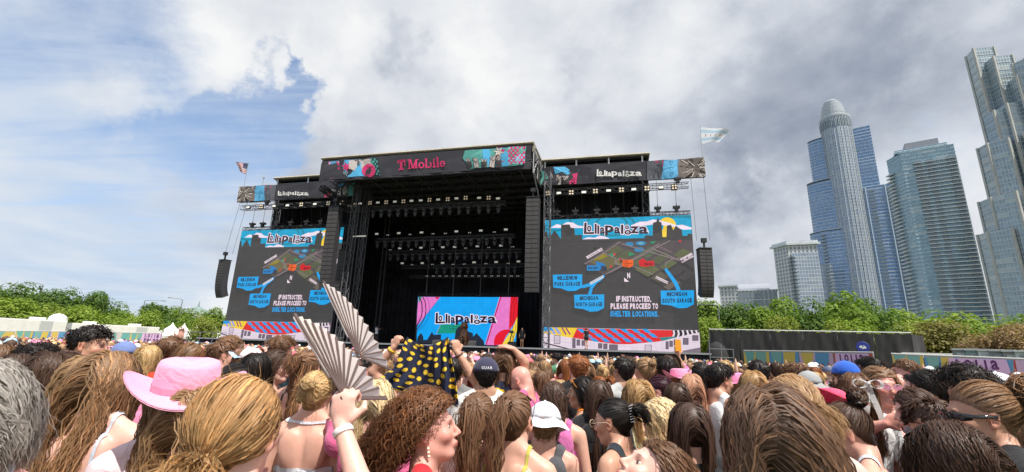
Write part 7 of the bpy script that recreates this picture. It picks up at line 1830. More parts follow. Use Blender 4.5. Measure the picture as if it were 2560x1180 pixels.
o5, B5 = hero(797, 926, 1.80, 2, 'fair', [HS(BUN, n=4200, s=16, width=0.0025, tie=(-0.005, -0.108, 0.058), bun=0.034, vol=0.014, jitter=0.12), HS(BUN, n=700, tie=(-0.03, -0.100, 0.0), bun=0.024, noscalp=True)], 'blonde', [('halter', (0.75, 0.78, 0.84))], 'woman with a messy blonde bun and white halter, behind the nearer fan hand')
hero(772, 874, 2.45, -10, 'fair', HS(PONY, n=1800, style='half', tie=(0, -0.10, 0.06), tail=0.16, wave=0.012, stripe=0.2), 'brown', [('strap', BLK)], 'woman with half tied brown hair and blonde ends behind the blonde bun')
o9, B9 = hero(943, 945, 1.72, 4, 'pale', HS(LONG, n=4800, s=16, width=0.0026, L=0.42, wave=0.007, vol=0.018), 'platinum', [('tee', (0.70, 0.14, 0.30))], 'woman with long platinum hair holding up the farther silver fan',
     arms_px={'L': ((838, 1060, 1.75), (868, 942, 1.72), (0.2, 0.1, 1), (0.2, 0.9, 0.1), 60)})
o10, B10 = hero(1068, 985, 1.30, -86, 'sun', HS(LONG, n=2600, s=46, L=0.30, wave=0.008, lam=0.08, curl=0.0085, vol=0.042, clump=0.2, width=0.0027, jitter=0.12, back=1.4, wind=(0, -0.45, 0), stripe=0.05), 'auburn', [('tank', (0.62, 0.03, 0.04))], 'curly auburn haired woman in profile facing right with sunglasses pushed up on her head', head=(0, -12, 0), face=True)
add_glasses(B10, o10, (0.30, 0.14, 0.12), (0.12, 0.05, 0.05), on='head')
for sg in (-1, 1):
    for k in range(3):
        mb = MB(); mb.lathe([(0.001, -0.006), (0.005, -0.003), (0.006, 0.001), (0.002, 0.005)], 8, (sg*0.080, 0.0, -0.048-0.013*k)); me = mb.mesh('earring', mGloss, True); me.transform(in_head(B10)); e_ = link('earring', me, o10); e_.color = (0.85, 0.75, 0.6, 1)
hero(1196, 980, 1.50, 0, 'pale', HS(PONY, n=2400, s=26, tie=(-0.01, -0.10, 0.07), tail=0.42, bubble=True, width=0.0034), 'brown', [('halter', BLK)], 'woman with a brown bubble braid and bare back, right of the curly haired one')
o12, B12 = hero(1285, 976, 1.46, -22, 'fair', HS(PONY, n=7000, s=20, spread=0.08, tie=(0.0, -0.095, 0.085), tail=0.46, vol=0.012, wave=0.012, lam=0.12, width=0.0023, jitter=0.12), 'brown', [('strap', (0.5, 0.45, 0.1))], 'woman with a big dark brown ponytail and black sunglasses on her head, bottom centre', face=True)
add_glasses(B12, o12, (0.02, 0.02, 0.02), (0.03, 0.03, 0.03), on='head')
o, B = hero(1362, 1005, 1.84, -8, 'fair', HS(SHORT, hat=True, n=900), 'light', [('vest', (0.10, 0.10, 0.11))], 'person in a white bucket hat and dark vest, right of the big ponytail', head=(0, 12, 0)); add_cap(B, o, (0.74, 0.74, 0.79), bucket=True)
hero(1385, 952, 2.10, -10, 'fair', HS(PONY, style='half', n=2600, s=20, L=0.30, tail=0.22, wave=0.014, lam=0.08, tie=(0, -0.10, 0.06)), 'dark', [('tank', (0.60, 0.16, 0.38))], 'woman with half up wavy dark hair, pink tank and wide bare back')
o, B = hero(1538, 990, 1.72, 55, 'tan', [HS(PONY, n=2200, tie=(0, -0.10, 0.045), tail=0.10, vol=0.006)], 'black', [('tank', (0.03, 0.04, 0.05))], 'dark haired woman with a silver claw clip and glasses looking left', head=(0, 8, 0), face=True, heavy=0.02); add_glasses(B, o, (0.6, 0.45, 0.3), None)
mb = MB()
for k in range(7):
    for sg in (-1, 1): mb.path([(sg*0.004, -0.118, 0.085-0.013*k), (sg*0.022, -0.128, 0.082-0.013*k), (sg*0.034, -0.112, 0.078-0.013*k)], [0.003, 0.003, 0.0015], 5)
mb.box(-0.006, 0.006, -0.124, -0.114, -0.005, 0.09); me = mb.mesh('claw_clip', mat('silver', (0.6, 0.6, 0.6), 0.25, metal=0.9)); me.transform(in_head(B)); link('claw_clip', me, o)
o, B = hero(1655, 988, 1.80, 62, 'pale', HS(LONG, style='bob', n=3000, s=16, L=0.20, wave=0.010, lam=0.09, vol=0.015, stripe=0.05), 'platinum', [('vest', (0.04, 0.04, 0.05))], 'woman with a short platinum bob bowing her head, white collar, bare shoulders', head=(0, 24, 0), face=True)
hero(1633, 1082, 1.12, 95, 'pale', HS(LONG, n=6000, s=16, width=0.0022, L=0.40, wave=0.010, vol=0.014), 'brown', [('tee', (0.12, 0.08, 0.08))], 'woman with brown hair tipping her face up to the sky, bottom edge', head=(0, -42, 0), face=True)
hero(1722, 1002, 1.58, -6, 'fair', HS(LONG, n=5500, s=18, width=0.0025, L=0.62, wave=0.010, vol=0.014), 'dark', [('tee', BLK)], 'woman with very long dark brown hair, left of the largest brown head')
hero(1912, 962, 0.90, -10, 'pale', HS(LONG, n=10000, s=18, L=0.55, wave=0.010, lam=0.16, vol=0.018, wind=(0.25, 0, 0), width=0.0020, jitter=0.12, stripe=0.06, part=-0.02, tiplight=1.5), (0.21, 0.125, 0.082), [('tee', (0.75, 0.78, 0.85))], 'largest head of the photo: glossy long brown hair with lighter streaks', head=(0, 0, 6))
hero(1972, 938, 1.28, -6, 'fair', HS(PONY, style='half', n=5500, s=16, L=0.42, tail=0.12, vol=0.016, wave=0.010, jitter=0.12, tie=(0.01, -0.10, 0.02)), 'light', [('tee', (0.6, 0.5, 0.45))], 'woman with messy half pinned golden brown hair behind the largest head')
o, B = hero(2072, 985, 1.95, 10, 'sun', HS(LONG, hat=True, n=1500, L=0.3), 'ginger', [('strap', PINK)], 'woman in a red and pink cowboy hat tilted down, right of the largest head', head=(0, 14, 0)); add_cowboy(B, o, (0.80, 0.10, 0.20), tilt=(-6, 16), scale=1.1, fade=(0.82, 0.03, 0.10))
hero(2112, 997, 1.50, 58, 'fair', HS(BUN, n=2400, bun=0.042, tie=(0, -0.09, 0.105), vol=0.008), 'dark', [('strap', (0.75, 0.78, 0.82))], 'woman with a high dark bun and bare back looking down left', head=(0, 20, 0), face=True)
o43, B43 = hero(2372, 1052, 1.12, 25, 'tan', HS(LONG, n=7500, s=16, width=0.0021, L=0.35, wave=0.008, vol=0.018, wind=(0.2, 0, 0), jitter=0.12), 'dark', [('tee', (0.5, 0.5, 0.52))], 'dark haired person with black sunglasses on the head at the bottom right', head=(0, 12, 0)); add_glasses(B43, o43, (0.02, 0.02, 0.02), (0.02, 0.02, 0.02), on='head')
o41, B41 = hero(2445, 953, 1.42, 66, 'tan', [HS(PONY, n=6500, s=14, width=0.0022, tie=(0, -0.115, 0.055), vol=0.010, tail=0.06), HS(CURLS, style='bun', n=1500, tie=(0, -0.115, 0.06), bun=0.075, noscalp=True, c='mid')], 'brown', [('tee', BLK)], 'person in black wrap sunglasses and black shirt facing left, frizzy tied back hair', head=(0, 4, 0), female=False, face=True); add_glasses(B41, o41, (0.02, 0.02, 0.02), (0.02, 0.02, 0.025), wrap=True)
hero(2322, 972, 1.62, 8, 'tan', HS(SHORT), 'dark', [('tee', (0.36, 0.36, 0.38))], 'person in a grey t-shirt bowing forward behind the black sunglasses', head=(0, 40, 0), female=False, heavy=0.02)

# ---- second rows
hero(228, 814, 2.45, -72, 'tan', HS(CURLS, n=2200, L=0.085), 'black', [('tee', (0.62, 0.55, 0.42))], 'tall man with thick black curly hair in profile, standing over the left crowd', female=False, head=(0, 4, 0), face=True)
hero(95, 855, 2.45, -40, 'olive', HS(CURLS, n=1800, L=0.10), 'black', [('tee', (0.3, 0.1, 0.12))], 'man with round curly black hair behind the grey head', female=False, face=True)
hero(135, 880, 1.95, -10, 'fair', HS(LONG, n=2200, L=0.34), 'dark', [('tee', (0.2, 0.2, 0.25))], 'woman with shoulder length dark brown hair left of the wavy brown hair')
hero(175, 878, 2.1, -35, 'tan', HS(BUN, n=1500), 'dark', [('tee', (0.1, 0.12, 0.2))], 'woman with dark tied up hair under the tall curly haired man')
hero(48, 882, 2.2, 0, 'fair', HS(LONG, n=1800), 'dark', [('tank', WHITE)], 'dark brown head rising behind the grey haired person')
hero(8, 858, 2.4, 0, 'fair', HS(LONG, n=1800), 'brown', [('tank', (0.6, 0.2, 0.3))], 'reddish brown long haired woman at the left edge, second row')
o, B = hero(618, 862, 2.85, -72, 'fair', HS(SHORT, hat=True, n=900), 'mid', [('tee', (0.55, 0.57, 0.60))], 'young man in a pink cap worn backwards with a pale blue brim', female=False, head=(0, 26, 0), face=True); add_cap(B, o, (0.84, 0.66, 0.66), visor=(0.45, 0.66, 0.86), turn=180)
hero(706, 838, 3.2, -12, 'fair', HS(CURLS, n=1500), 'brown', [('tee', (0.02, 0.05, 0.07))], 'man with curly brown hair and dark teal shirt below the left screen', female=False)
hero(577, 838, 3.3, -30, 'fair', HS(SHORT), 'mid', [('tee', (0.7, 0.12, 0.25))], 'man with short sandy hair above the backwards cap', female=False)
hero(560, 850, 2.9, -50, 'fair', HS(SHORT), 'brown', [('tee', (0.6, 0.6, 0.65))], 'brown haired man left of the backwards cap', female=False)
hero(594, 907, 2.0, -20, 'tan', HS(PONY, n=1700, tie=(0, -0.1, 0.0)), 'black', [('strap', (0.6, 0.45, 0.3))], 'black haired woman right behind the pink cowboy hat brim')
o, B = hero(692, 873, 2.6, -78, 'pale', HS(LONG, n=1800, L=0.3), 'dark', [('tank', BLK)], 'dark haired woman with white glasses facing right, left of the fan', face=True); add_glasses(B, o, (0.8, 0.8, 0.8), None)
hero(537, 862, 3.0, 0, 'tan', HS(PONY, n=1300, tail=0.4, tie=(0, -0.1, 0.05)), 'auburn', [('tank', (0.5, 0.1, 0.3))], 'woman with thin reddish braids behind the pink cowboy hat')
hero(645, 880, 2.5, -15, 'tan', HS(LONG, n=1600, L=0.35), 'black', [('strap', BLK)], 'long black haired woman between backwards cap and white glasses')
hero(1135, 893, 2.95, 0, 'brown', HS(CURLS, n=1600), 'black', [('tee', (0.2, 0.2, 0.2))], 'man with tight black curls seen between dress and raised arm', female=False)
o13, B13 = hero(1073, 925, 2.62, 0, 'tan', HS(SHORT, n=1000), 'dark', [('tee', (0.35, 0.33, 0.34))], 'man lifting a navy lemon print garment with both raised hands', female=False,
     arms_px={'L': ((934, 930, 2.60), (985, 868, 2.58), (0.30, 0.0, 1), (0.5, 0.8, -0.1), 68), 'R': ((1203, 972, 2.58), (1142, 880, 2.58), (-0.18, 0.0, 1), (-0.5, 0.8, -0.1), 68)}, fine=0.0062)
o, B = hero(1216, 896, 2.55, 12, 'olive', HS(SHORT, hat=True, n=1000), 'black', [('tee', (0.72, 0.72, 0.70))], 'man in a navy cap with white letters on its back and a white shirt', female=False); add_cap(B, o, (0.045, 0.045, 0.085), letters='GUAR')
o15, B15 = hero(1262, 870, 3.05, -6, 'tan', HS(LONG, n=1500, L=0.2, style='bob'), 'brown', [('tee', (0.02, 0.02, 0.05))], 'woman in a navy lemon print dress with a hand on her head',
     arms_px={'R': ((1312, 905, 3.0), (1283, 872, 2.98), (-0.9, 0, 0.25), (0, 0.4, -1), 20)})
for ch in o15.children:
    if ch.name.startswith('shirt'):
        me = ch.data.copy(); me.materials.clear(); me.materials.append(mLemon); v = np.zeros(len(me.vertices)*3, np.float32); me.vertices.foreach_get('co', v); v = v.reshape(-1, 3)
        l = me.uv_layers.new(name='UVMap'); li = np.zeros(len(me.loops), np.int32); me.loops.foreach_get('vertex_index', li); l.data.foreach_set('uv', (v[li][:, [0, 2]]*13).astype(np.float32).ravel()); ch.data = me
hero(1305, 907, 2.95, 62, 'sun', HS(SHORT, n=500, L=0.02, low=0.0, width=0.002), 'mid', [('tank', (0.72, 0.14, 0.32))], 'bald bearded man in a pink vest looking down', female=False, head=(0, 28, 0), face=True, beard=True)
BAL = HERO_POS[-1][5]
for ch in list(BAL.children):
    if ch.name.startswith('hair'): bpy.data.objects.remove(ch)
hero(1447, 888, 3.15, -4, 'fair', HS(SHORT, n=2200, L=0.07, lift=0.4), 'ginger', [('tee', BLK)], 'man with tousled ginger hair and black t-shirt', female=False)
o, B = hero(1458, 940, 2.55, 72, 'olive', HS(LONG, n=2000, L=0.28), 'black', [('tank', (0.80, 0.22, 0.01))], 'woman in orange with orange glasses on her hair facing left', face=True); add_glasses(B, o, (0.85, 0.30, 0.02), None, on='head')
hero(1497, 946, 2.25, -4, 'fair', HS(LONG, n=3000, L=0.62, wave=0.002, clump=0.7, vol=0.012), 'dark', [('tee', BLK)], 'woman with very long straight dark hair with a few pale strands')
o, B = hero(1560, 894, 3.15, 22, 'olive', HS(SHORT, n=2000), 'black', [('tee', (0.45, 0.46, 0.45))], 'black haired man in glasses and a grey patterned shirt', female=False, face=True); add_glasses(B, o, (0.03, 0.03, 0.03), None)
hero(1612, 893, 3.2, 20, 'fair', HS(BUN, n=1500, bun=0.03), 'light', [('strap', (0.75, 0.7, 0.65))], 'woman with light brown pinned hair right of the patterned shirt')
hero(1595, 950, 2.3, 10, 'fair', HS(LONG, n=2400, L=0.30, vol=0.028), 'straw', [('tank', (0.8, 0.7, 0.4))], 'woman with full golden blonde hair behind the claw clip')
o, B = hero(1648, 937, 2.6, 68, 'pale', HS(BUN, n=1700, bun=0.034, tie=(0, -0.11, 0.03)), 'plum', [('tank', BLK)], 'woman with a plum coloured bun and glasses facing left', face=True); add_glasses(B, o, (0.02, 0.02, 0.02), None)
hero(1792, 905, 2.65, -72, 'tan', HS(SHORT, n=2200, L=0.06, lift=0.35), 'black', [('tank', (0.80, 0.80, 0.78))], 'young black haired man in a white tank top facing right', female=False, head=(0, 10, 0), face=True)
hero(1728, 934, 2.7, -6, 'pale', HS(LONG, n=2200, L=0.36, wave=0.003), 'peach', [('tank', WHITE)], 'woman with peach blonde straight hair left of the white tank top')
hero(1692, 955, 2.35, 0, 'fair', HS(LONG, n=2200, L=0.36, wave=0.003), 'dark', [('tee', (0.2, 0.05, 0.1))], 'dark brown straight haired woman in front of the peach blonde one')
hero(1752, 905, 2.95, -5, 'olive', HS(PONY, n=1400), 'black', [('tank', (0.7, 0.2, 0.3))], 'black ponytail woman just left of the white tank top')
o, B = hero(1697, 925, 3.2, -10, 'fair', HS(LONG, n=1100, hat=True), 'ginger', [('tank', PINK)], 'woman in a small pink cowboy hat above the dark straight hair'); add_cowboy(B, o, (0.82, 0.33, 0.50), tilt=(-8, 0))
o, B = hero(1837, 935, 2.9, -40, 'pale', HS(LONG, n=1100, hat=True), 'blonde', [('tank', PINK)], 'woman in a pink cowboy hat facing the man in the white tank'); add_cowboy(B, o, (0.84, 0.30, 0.50), tilt=(-6, 0))
hero(1570, 890, 4.0, 0, 'fair', HS(SHORT), 'dark', [('tee', (0.3, 0.3, 0.3))], 'dark head peeking over the patterned shirt', female=False)
hero(1662, 893, 3.3, -10, 'olive', HS(CURLS, n=1900, L=0.12), 'black', [('tee', (0.1, 0.1, 0.1))], 'person with big wavy black hair below the train picture')
hero(1895, 900, 3.1, -20, 'tan', HS(SHORT, n=1500), 'black', [('tee', (0.5, 0.1, 0.1))], 'black haired man with red sunglasses behind the golden hair', female=False)
hero(1880, 925, 2.5, -8, 'fair', HS(LONG, n=2200, vol=0.014), 'straw', [('tank', WHITE)], 'golden blonde head above the largest brown head')
o, B = hero(2112, 905, 2.9, -10, 'fair', HS(SHORT, hat=True, n=800), 'brown', [('tee', (0.2, 0.2, 0.25))], 'person in a bright royal blue cap', female=False); add_cap(B, o, (0.03, 0.12, 0.55))
o34, B34 = hero(2133, 930, 2.25, -6, 'fair', HS(LONG, n=2400, L=0.40, wave=0.010), 'brown', [('tee', (0.75, 0.75, 0.75))], 'woman with a large white ribbon bow in long brown hair')
mb = MB(); V = []
def bow_loop(sg):
    vs = []; n = 12
    for k in range(n+1):
        a = math.pi*2*k/n; x = sg*(0.045-0.045*math.cos(a)); z = 0.028*math.sin(a)*(0.5+0.5*(1-math.cos(a))/2+0.2)
        vs += [(x, -0.008, z), (x*0.96, 0.020, z*0.9)]
    mb.add(vs, [(2*k, 2*k+2, 2*k+3, 2*k+1) for k in range(n)])
for sg in (-1, 1): bow_loop(sg)
for sg, L_ in ((-1, 0.24), (1, 0.30)):
    vs = []
    for k in range(9): f_ = k/8; vs += [(sg*(0.006+0.05*f_)-0.018, 0.012*math.sin(f_*7), -L_*f_), (sg*(0.006+0.05*f_)+0.018, 0.010*math.sin(f_*7+1), -L_*f_-0.01)]
    mb.add(vs, [(2*k, 2*k+2, 2*k+3, 2*k+1) for k in range(8)])
mb.lathe([(0.006, -0.010), (0.013, -0.004), (0.013, 0.006), (0.006, 0.012)], 8); me = mb.mesh('ribbon_bow', mat('ribbon', (0.80, 0.80, 0.78), 0.6, trans=0.4), True); me.transform(in_head(B34) @ Matrix.Translation((0.0, -0.150, 0.065))); link('ribbon_bow', me, o34)
o35, B35 = hero(2195, 915, 2.30, 172, 'sun', HS(LONG, n=2200, s=24, L=0.28, curl=0.005, vol=0.014, wave=0.008), 'mid', [('bra', BLK)], 'woman facing the lens in pink mirrored sunglasses and black top', face=True,
     arms_px={'R': ((2150, 1075, 2.2), (2215, 1060, 2.1), (0.6, -0.2, 0.4), (0.2, 0.9, 0), 45)}); add_glasses(B35, o35, (0.75, 0.6, 0.6), (0.75, 0.30, 0.42))
hero(2178, 893, 3.5, 30, 'dark', HS(CURLS, n=1900, L=0.11), 'black', [('tee', (0.2, 0.3, 0.3))], 'dark skinned person with a black afro before the hoarding', face=True, female=False)
hero(2262, 898, 3.4, 65, 'sun', HS(SHORT, n=1600), 'brown', [('tee', (0.6, 0.6, 0.6))], 'brown haired man looking left in front of the right hoarding', female=False, face=True)
o, B = hero(2240, 932, 2.75, 0, 'sun', HS(SHORT, n=300), 'mid', [('tee', (0.5, 0.5, 0.55))], 'bald man seen from behind beside the pink sunglasses', female=False)
for ch in list(o.children):
    if ch.name.startswith('hair'): bpy.data.objects.remove(ch)
hero(2305, 926, 2.35, 62, 'pale', HS(LONG, n=2400, s=22, L=0.36, wave=0.012, lam=0.09, vol=0.028), 'black', [('tank', BLK)], 'pale woman with wavy black hair looking left', face=True)
hero(2286, 968, 1.95, 66, 'pale', HS(LONG, n=2200, L=0.20, style='bob', wave=0.003), 'dark', [('tee', (0.3, 0.3, 0.35))], 'woman with a smooth dark bob above the grey t-shirt', head=(0, 10, 0), face=True)
hero(2418, 912, 1.95, 0, 'tan', HS(CURLS, n=2400, s=26, L=0.20, vol=0.03, curl=0.010), 'black', [('tee', BLK)], 'person with a wide mass of glossy black curls on the right')
o, B = hero(2490, 935, 2.3, 10, 'pale', HS(SHORT, hat=True, n=700), 'mid', [('tee', (0.7, 0.7, 0.72))], 'person in a wide white sun hat at the right'); add_cap(B, o, (0.80, 0.80, 0.84), bucket=True)
o, B = hero(2020, 930, 3.0, -10, 'tan', HS(SHORT, n=900, hat=True), 'dark', [('tee', (0.2, 0.15, 0.15))], 'person in a grey bucket hat left of the blue cap', female=False); add_cap(B, o, (0.35, 0.36, 0.36), bucket=True)
hero(2560, 945, 2.0, 30, 'tan', HS(LONG, n=1800, vol=0.016), 'plum', [('tee', (0.3, 0.25, 0.3))], 'purple dark haired person cut by the right edge')
hero(2530, 985, 1.6, 10, 'fair', HS(LONG, n=2200, vol=0.016, wave=0.012), 'mid', [('tee', (0.5, 0.3, 0.3))], 'brown wavy hair behind the frizzy haired person at the right edge')
hero(375, 862, 3.0, 0, 'fair', HS(LONG, n=1800, L=0.3, vol=0.014), 'blonde', [('tee', (0.75, 0.06, 0.03))], 'blonde woman with a red top above the wavy brown hair')
o, B = hero(313, 856, 3.1, 20, 'fair', HS(SHORT, hat=True, n=700), 'brown', [('tank', (0.1, 0.1, 0.2))], 'person in a faded blue cap left of the blonde with red top'); add_cap(B, o, (0.16, 0.22, 0.45), turn=30)
hero(430, 842, 3.3, 0, 'fair', HS(CURLS, n=1400), 'brown', [('tee', (0.3, 0.3, 0.3))], 'curly brown head just above the pink cowboy hat', female=False)
hero(480, 856, 2.9, -50, 'fair', HS(LONG, n=1500), 'mid', [('tee', (0.5, 0.4, 0.4))], 'brown haired woman in profile just right of the pink crown', face=True)
hero(820, 905, 2.6, 0, 'fair', HS(LONG, n=1600), 'dark', [('tee', BLK)], 'dark head hidden between the two fans')

o, B = hero(1672, 886, 4.2, 0, 'tan', HS(LONG), 'dark', [('tee', BLK)], 'person raising an orange phone in front of the train picture', arms_px={'R': ((1706, 925, 4.2), (1694, 888, 4.15), (0.05, 0, 1), (0, 0.9, 0.1), 35)})
mb = MB(); mb.box(-0.038, 0.038, -0.004, 0.004, 0, 0.15); q_ = mb.obj('phone', mat('orange_case', (0.85, 0.35, 0.02), 0.4), recenter=False); q_.location = at_y(1696, 878, 4.12*1.48); tag(q_, 'orange phone held up above the crowd before the right screen', 'phone')
o, B = hero(441, 862, 3.9, 10, 'fair', HS(LONG), 'light', [('tee', WHITE)], 'person lifting an open hand below the white tents', arms_px={'R': ((452, 875, 3.9), (449, 848, 3.85), (0.1, 0, 1), (0, -1, 0.1), 18)})
# ---------------------------------------------------------------- things held up
def iri_extra(t, b, m):
    tc = t.new('ShaderNodeTexCoord').outputs['Object']; n = t.noise(tc, 9, 4, 0.6, 1.0); h = t.new('ShaderNodeHueSaturation'); h.inputs['Color'].default_value = (0.80, 0.62, 0.62, 1); t.l.new(n, h.inputs['Hue']); h.inputs['Saturation'].default_value = 0.75
    t.put(b.inputs['Base Color'], t.mix(0.20, (0.88, 0.84, 0.82), h.outputs[0])); b.inputs['Metallic'].default_value = 0.0; b.inputs['Roughness'].default_value = 0.38
    tr = t.new('ShaderNodeBsdfTranslucent'); tr.inputs[0].default_value = (0.85, 0.78, 0.75, 1); mx = t.new('ShaderNodeMixShader'); mx.inputs[0].default_value = 0.6; t.l.new(b.outputs[0], mx.inputs[1]); t.l.new(tr.outputs[0], mx.inputs[2]); t.l.new(mx.outputs[0], m.node_tree.nodes['Material Output'].inputs[0])
    b.inputs['Thin Film Thickness'].default_value = 420; b.inputs['Thin Film IOR'].default_value = 1.4
mIri = mat('iridescent_film', (0.7, 0.7, 0.7), 0.3, extra=iri_extra, trans=0.0); mRib = mat('fan_rib', (0.13, 0.085, 0.075), 0.35)
def fan(piv, e1, e2, R, a0, a1, n, label, ribside=-0.010):
    """folding fan: pivot, plane axes, pleated leaf from 0.28 R to R, one rib under each pleat"""
    o = empty('hand_fan', piv, label=label, cat='hand fan', group='silver folding fans'); e1, e2 = Vector(e1), Vector(e2); e1.normalize(); e2 = (e2-e1*e2.dot(e1)).normalized(); nn = e1.cross(e2)
    d = lambda a: e1*math.cos(a)+e2*math.sin(a)
    K = 2*n; vs = []; fs = []
    for i in range(K+1):
        a = math.radians(a0+(a1-a0)*i/K); h = (0.010 if i % 2 else -0.010)
        for f_ in (0.26, 0.45, 0.65, 0.85, 1.0): vs.append(d(a)*R*f_*(1.0 if i % 2 else 0.985)+nn*h*f_)
    for i in range(K):
        for j in range(4): k = i*5+j; fs.append((k, k+1, k+6, k+5))
    mb = MB(); mb.add(vs, fs); mb.obj('leaf', mIri, o)
    for i in range(n+1):
        a = math.radians(a0+(a1-a0)*i/n); sd_ = d(a+math.pi/2); w = 0.0048 if 0 < i < n else 0.009; p0 = d(a)*-0.02; p1 = d(a)*R*(0.93 if 0 < i < n else 1.0);         off = nn*ribside
        vs = [p0+sd_*w*0.6+off, p0-sd_*w*0.6+off, p1-sd_*w+off, p1+sd_*w+off]; vs += [v-nn*0.004 for v in vs]; mb = MB(); mb.add(vs, [(0, 1, 2, 3), (7, 6, 5, 4), (0, 4, 5, 1), (1, 5, 6, 2), (2, 6, 7, 3), (3, 7, 4, 0)]); mb.obj('rib', mRib, o)
    mb = MB(); mb.tube(nn*-0.02, nn*0.012, 0.005, 8); mb.obj('rivet', mAlu, o); return o
def vray(px, py, d, px2, py2): a, b = at_y(px, py, d), at_y(px2, py2, d); return b-a
u1 = vray(853, 985, 1.2*1.30, 735, 785); 
fan(at_y(853, 1000, 1.21*1.30), u1, vray(853, 985, 1.2*1.30, 892, 953)+(ray(853, 985).normalized()*0.45+Vector((0, 0.55, 0)))*0.28, u1.length*1.06, 0, 100, 12, 'nearer silver iridescent folding fan with dark ribs, held in a raised fist')
u2 = vray(893, 885, 1.72*1.48, 812, 708)
fan(at_y(890, 893, 1.70*1.48), u2, vray(893, 885, 1.72*1.48, 922, 874)+(ray(893, 885).normalized()*0.45+Vector((0, 0.55, 0)))*0.38, u2.length*1.05, 0, 104, 13, 'farther silver iridescent folding fan seen nearly edge on, pale side towards the lens')
def wrist(B, o, side, cols, t0=0.93, r=0.029):
    J = B['J'][side]; el, wr = Vector(J[1]), Vector(J[2]); p = el.lerp(wr, t0); d = (wr-el).normalized(); Mr = Matrix.Translation(p) @ d.to_track_quat('Z', 'Y').to_matrix().to_4x4()
    mb = MB(); mb.lathe([(r, -0.009), (r+0.0015, -0.008), (r+0.0015, 0.008), (r, 0.009)], 18, M=Mr); me = mb.mesh('wristband', mPlain, True); w_ = link('wristband', me, o); w_.color = (*cols, 1)
wrist(B4, o4, 'R', (0.82, 0.80, 0.78)); wrist(B13, o13, 'L', (0.85, 0.55, 0.03), 0.88, 0.033); wrist(B13, o13, 'R', (0.10, 0.05, 0.03), 0.90, 0.031)
# the lemon garment hanging from both hands
pl, pr_ = at_y(1015, 843, 2.50), at_y(1130, 846, 2.50)
NX, NY = 64, 44; V = []; UV = []; F = []
edgeL = [(1018, 842), (1006, 870), (985, 920), (948, 945), (930, 962)]; edgeR = [(1120, 842), (1128, 900), (1139, 950), (1146, 1010), (1143, 1016)]
def ev(e, t_):
    t_ = max(0, min(0.9999, t_))*(len(e)-1); k = int(t_); return (e[k][0]+(e[k+1][0]-e[k][0])*(t_-k), e[k][1]+(e[k+1][1]-e[k][1])*(t_-k))
for j in range(NY+1):
    v = j/NY; a, b = ev(edgeL, v), ev(edgeR, v)
    for i in range(NX+1):
        u = i/NX; px = a[0]+(b[0]-a[0])*u; py = a[1]+(b[1]-a[1])*u+22*math.sin(math.pi*u)*(1-v)**3+ (6*math.sin(u*13) if v > 0.96 else 0)
        amp = 0.012+0.05*max(0, u-0.45)*1.4; dd = 2.44*1.48+amp*math.sin(u*34+v*2.2)*(0.4+v)+0.02*math.sin(u*9-v*5)
        p = at_y(px, py, dd); V.append(p); UV.append((u*7.4*(0.75+0.35*v), v*9.0))
for j in range(NY):
    for i in range(NX): k = j*(NX+1)+i; F.append((k, k+NX+1, k+NX+2, k+1))
o = link('lemon_garment', np_mesh('lemon_garment', V, F, [mLemon], smooth=True, uv=UV), recenter=True); tag(o, 'navy dress printed with yellow lemons held up by two hands', 'garment')
e_ = o.modifiers.new('thick', 'SOLIDIFY'); e_.thickness = 0.003

# ---------------------------------------------------------------- people on the stage, and the tiger figure
def on_stage(s, w, yaw, skin, hm, hc, clothes, label, H=1.76, arms=None, key='m0', shorts=(0.03, 0.03, 0.035)):
    B = make_body(key, (0, 0, 0), arms, False, 0.012, coarse=0.025, handzones=False); p = SMX @ Vector((s, w, 2.205))
    o = person(B, p.x, p.y, yaw-13.8, H, skin, make_hair(B, 5, 'short', 300, 6, 0.06, 0.008), hc, clothes, label, 'people on the stage', shorts=shorts); o.location.z = 2.205; return o
on_stage(-7.9, 2, 150, 'dark', None, 'grey', [('tank', BLK)], 'person in a black vest and patterned shorts on the stage left of the white shirt', shorts=(0.2, 0.24, 0.22))
on_stage(-6.7, 1.8, -90, 'dark', None, 'black', [('tee', (0.85, 0.85, 0.85))], 'person in a white shirt on the stage pointing right with a straight arm', arms={'R': ((-0.35, 0.22, 1.33), (-0.25, 0.48, 1.36), (0.2, 1, 0), (0, 0, -1), 15), 'L': ((0.28, 0.28, 1.35), (0.22, 0.55, 1.38), (0, 1, 0), (0, 0, -1), 20)}, key='m1')
a = SPX(1466, 870, -1.5); on_stage(a[0], -1.6, 40, 'fair', None, 'ginger', [('tee', BLK)], 'person in black in front of the right screen train picture')
on_stage(8.7, 0.5, 190, 'olive', None, 'dark', [('tee', BLK)], 'person in black behind the tripod camera on the stage')
f = Field(); f.ell((0, 0.15, 0.45), (0.30, 0.42, 0.42), 0.05); f.ell((0, -0.12, 0.75), (0.25, 0.26, 0.42), 0.12); f.ell((0, -0.18, 1.25), (0.22, 0.24, 0.21), 0.08); f.ell((0, -0.38, 1.18), (0.11, 0.13, 0.095), 0.06)
for sg in (-1, 1):
    f.cap((sg*0.14, -0.28, 0.75), (sg*0.14, -0.36, 0.06), 0.10, 0.075, 0.06); f.ell((sg*0.14, -0.42, 0.05), (0.09, 0.12, 0.055), 0.03); f.ell((sg*0.15, -0.12, 1.44), (0.06, 0.03, 0.07), 0.02); f.ell((sg*0.27, 0.15, 0.30), (0.14, 0.30, 0.28), 0.06); f.ell((sg*0.27, -0.12, 0.06), (0.08, 0.16, 0.06), 0.04); f.ell((sg*0.15, -0.2, 1.14), (0.10, 0.12, 0.12), 0.06)
f.cap((0, 0.5, 0.15), (0.45, 0.35, 0.08), 0.06, 0.04, 0.05)
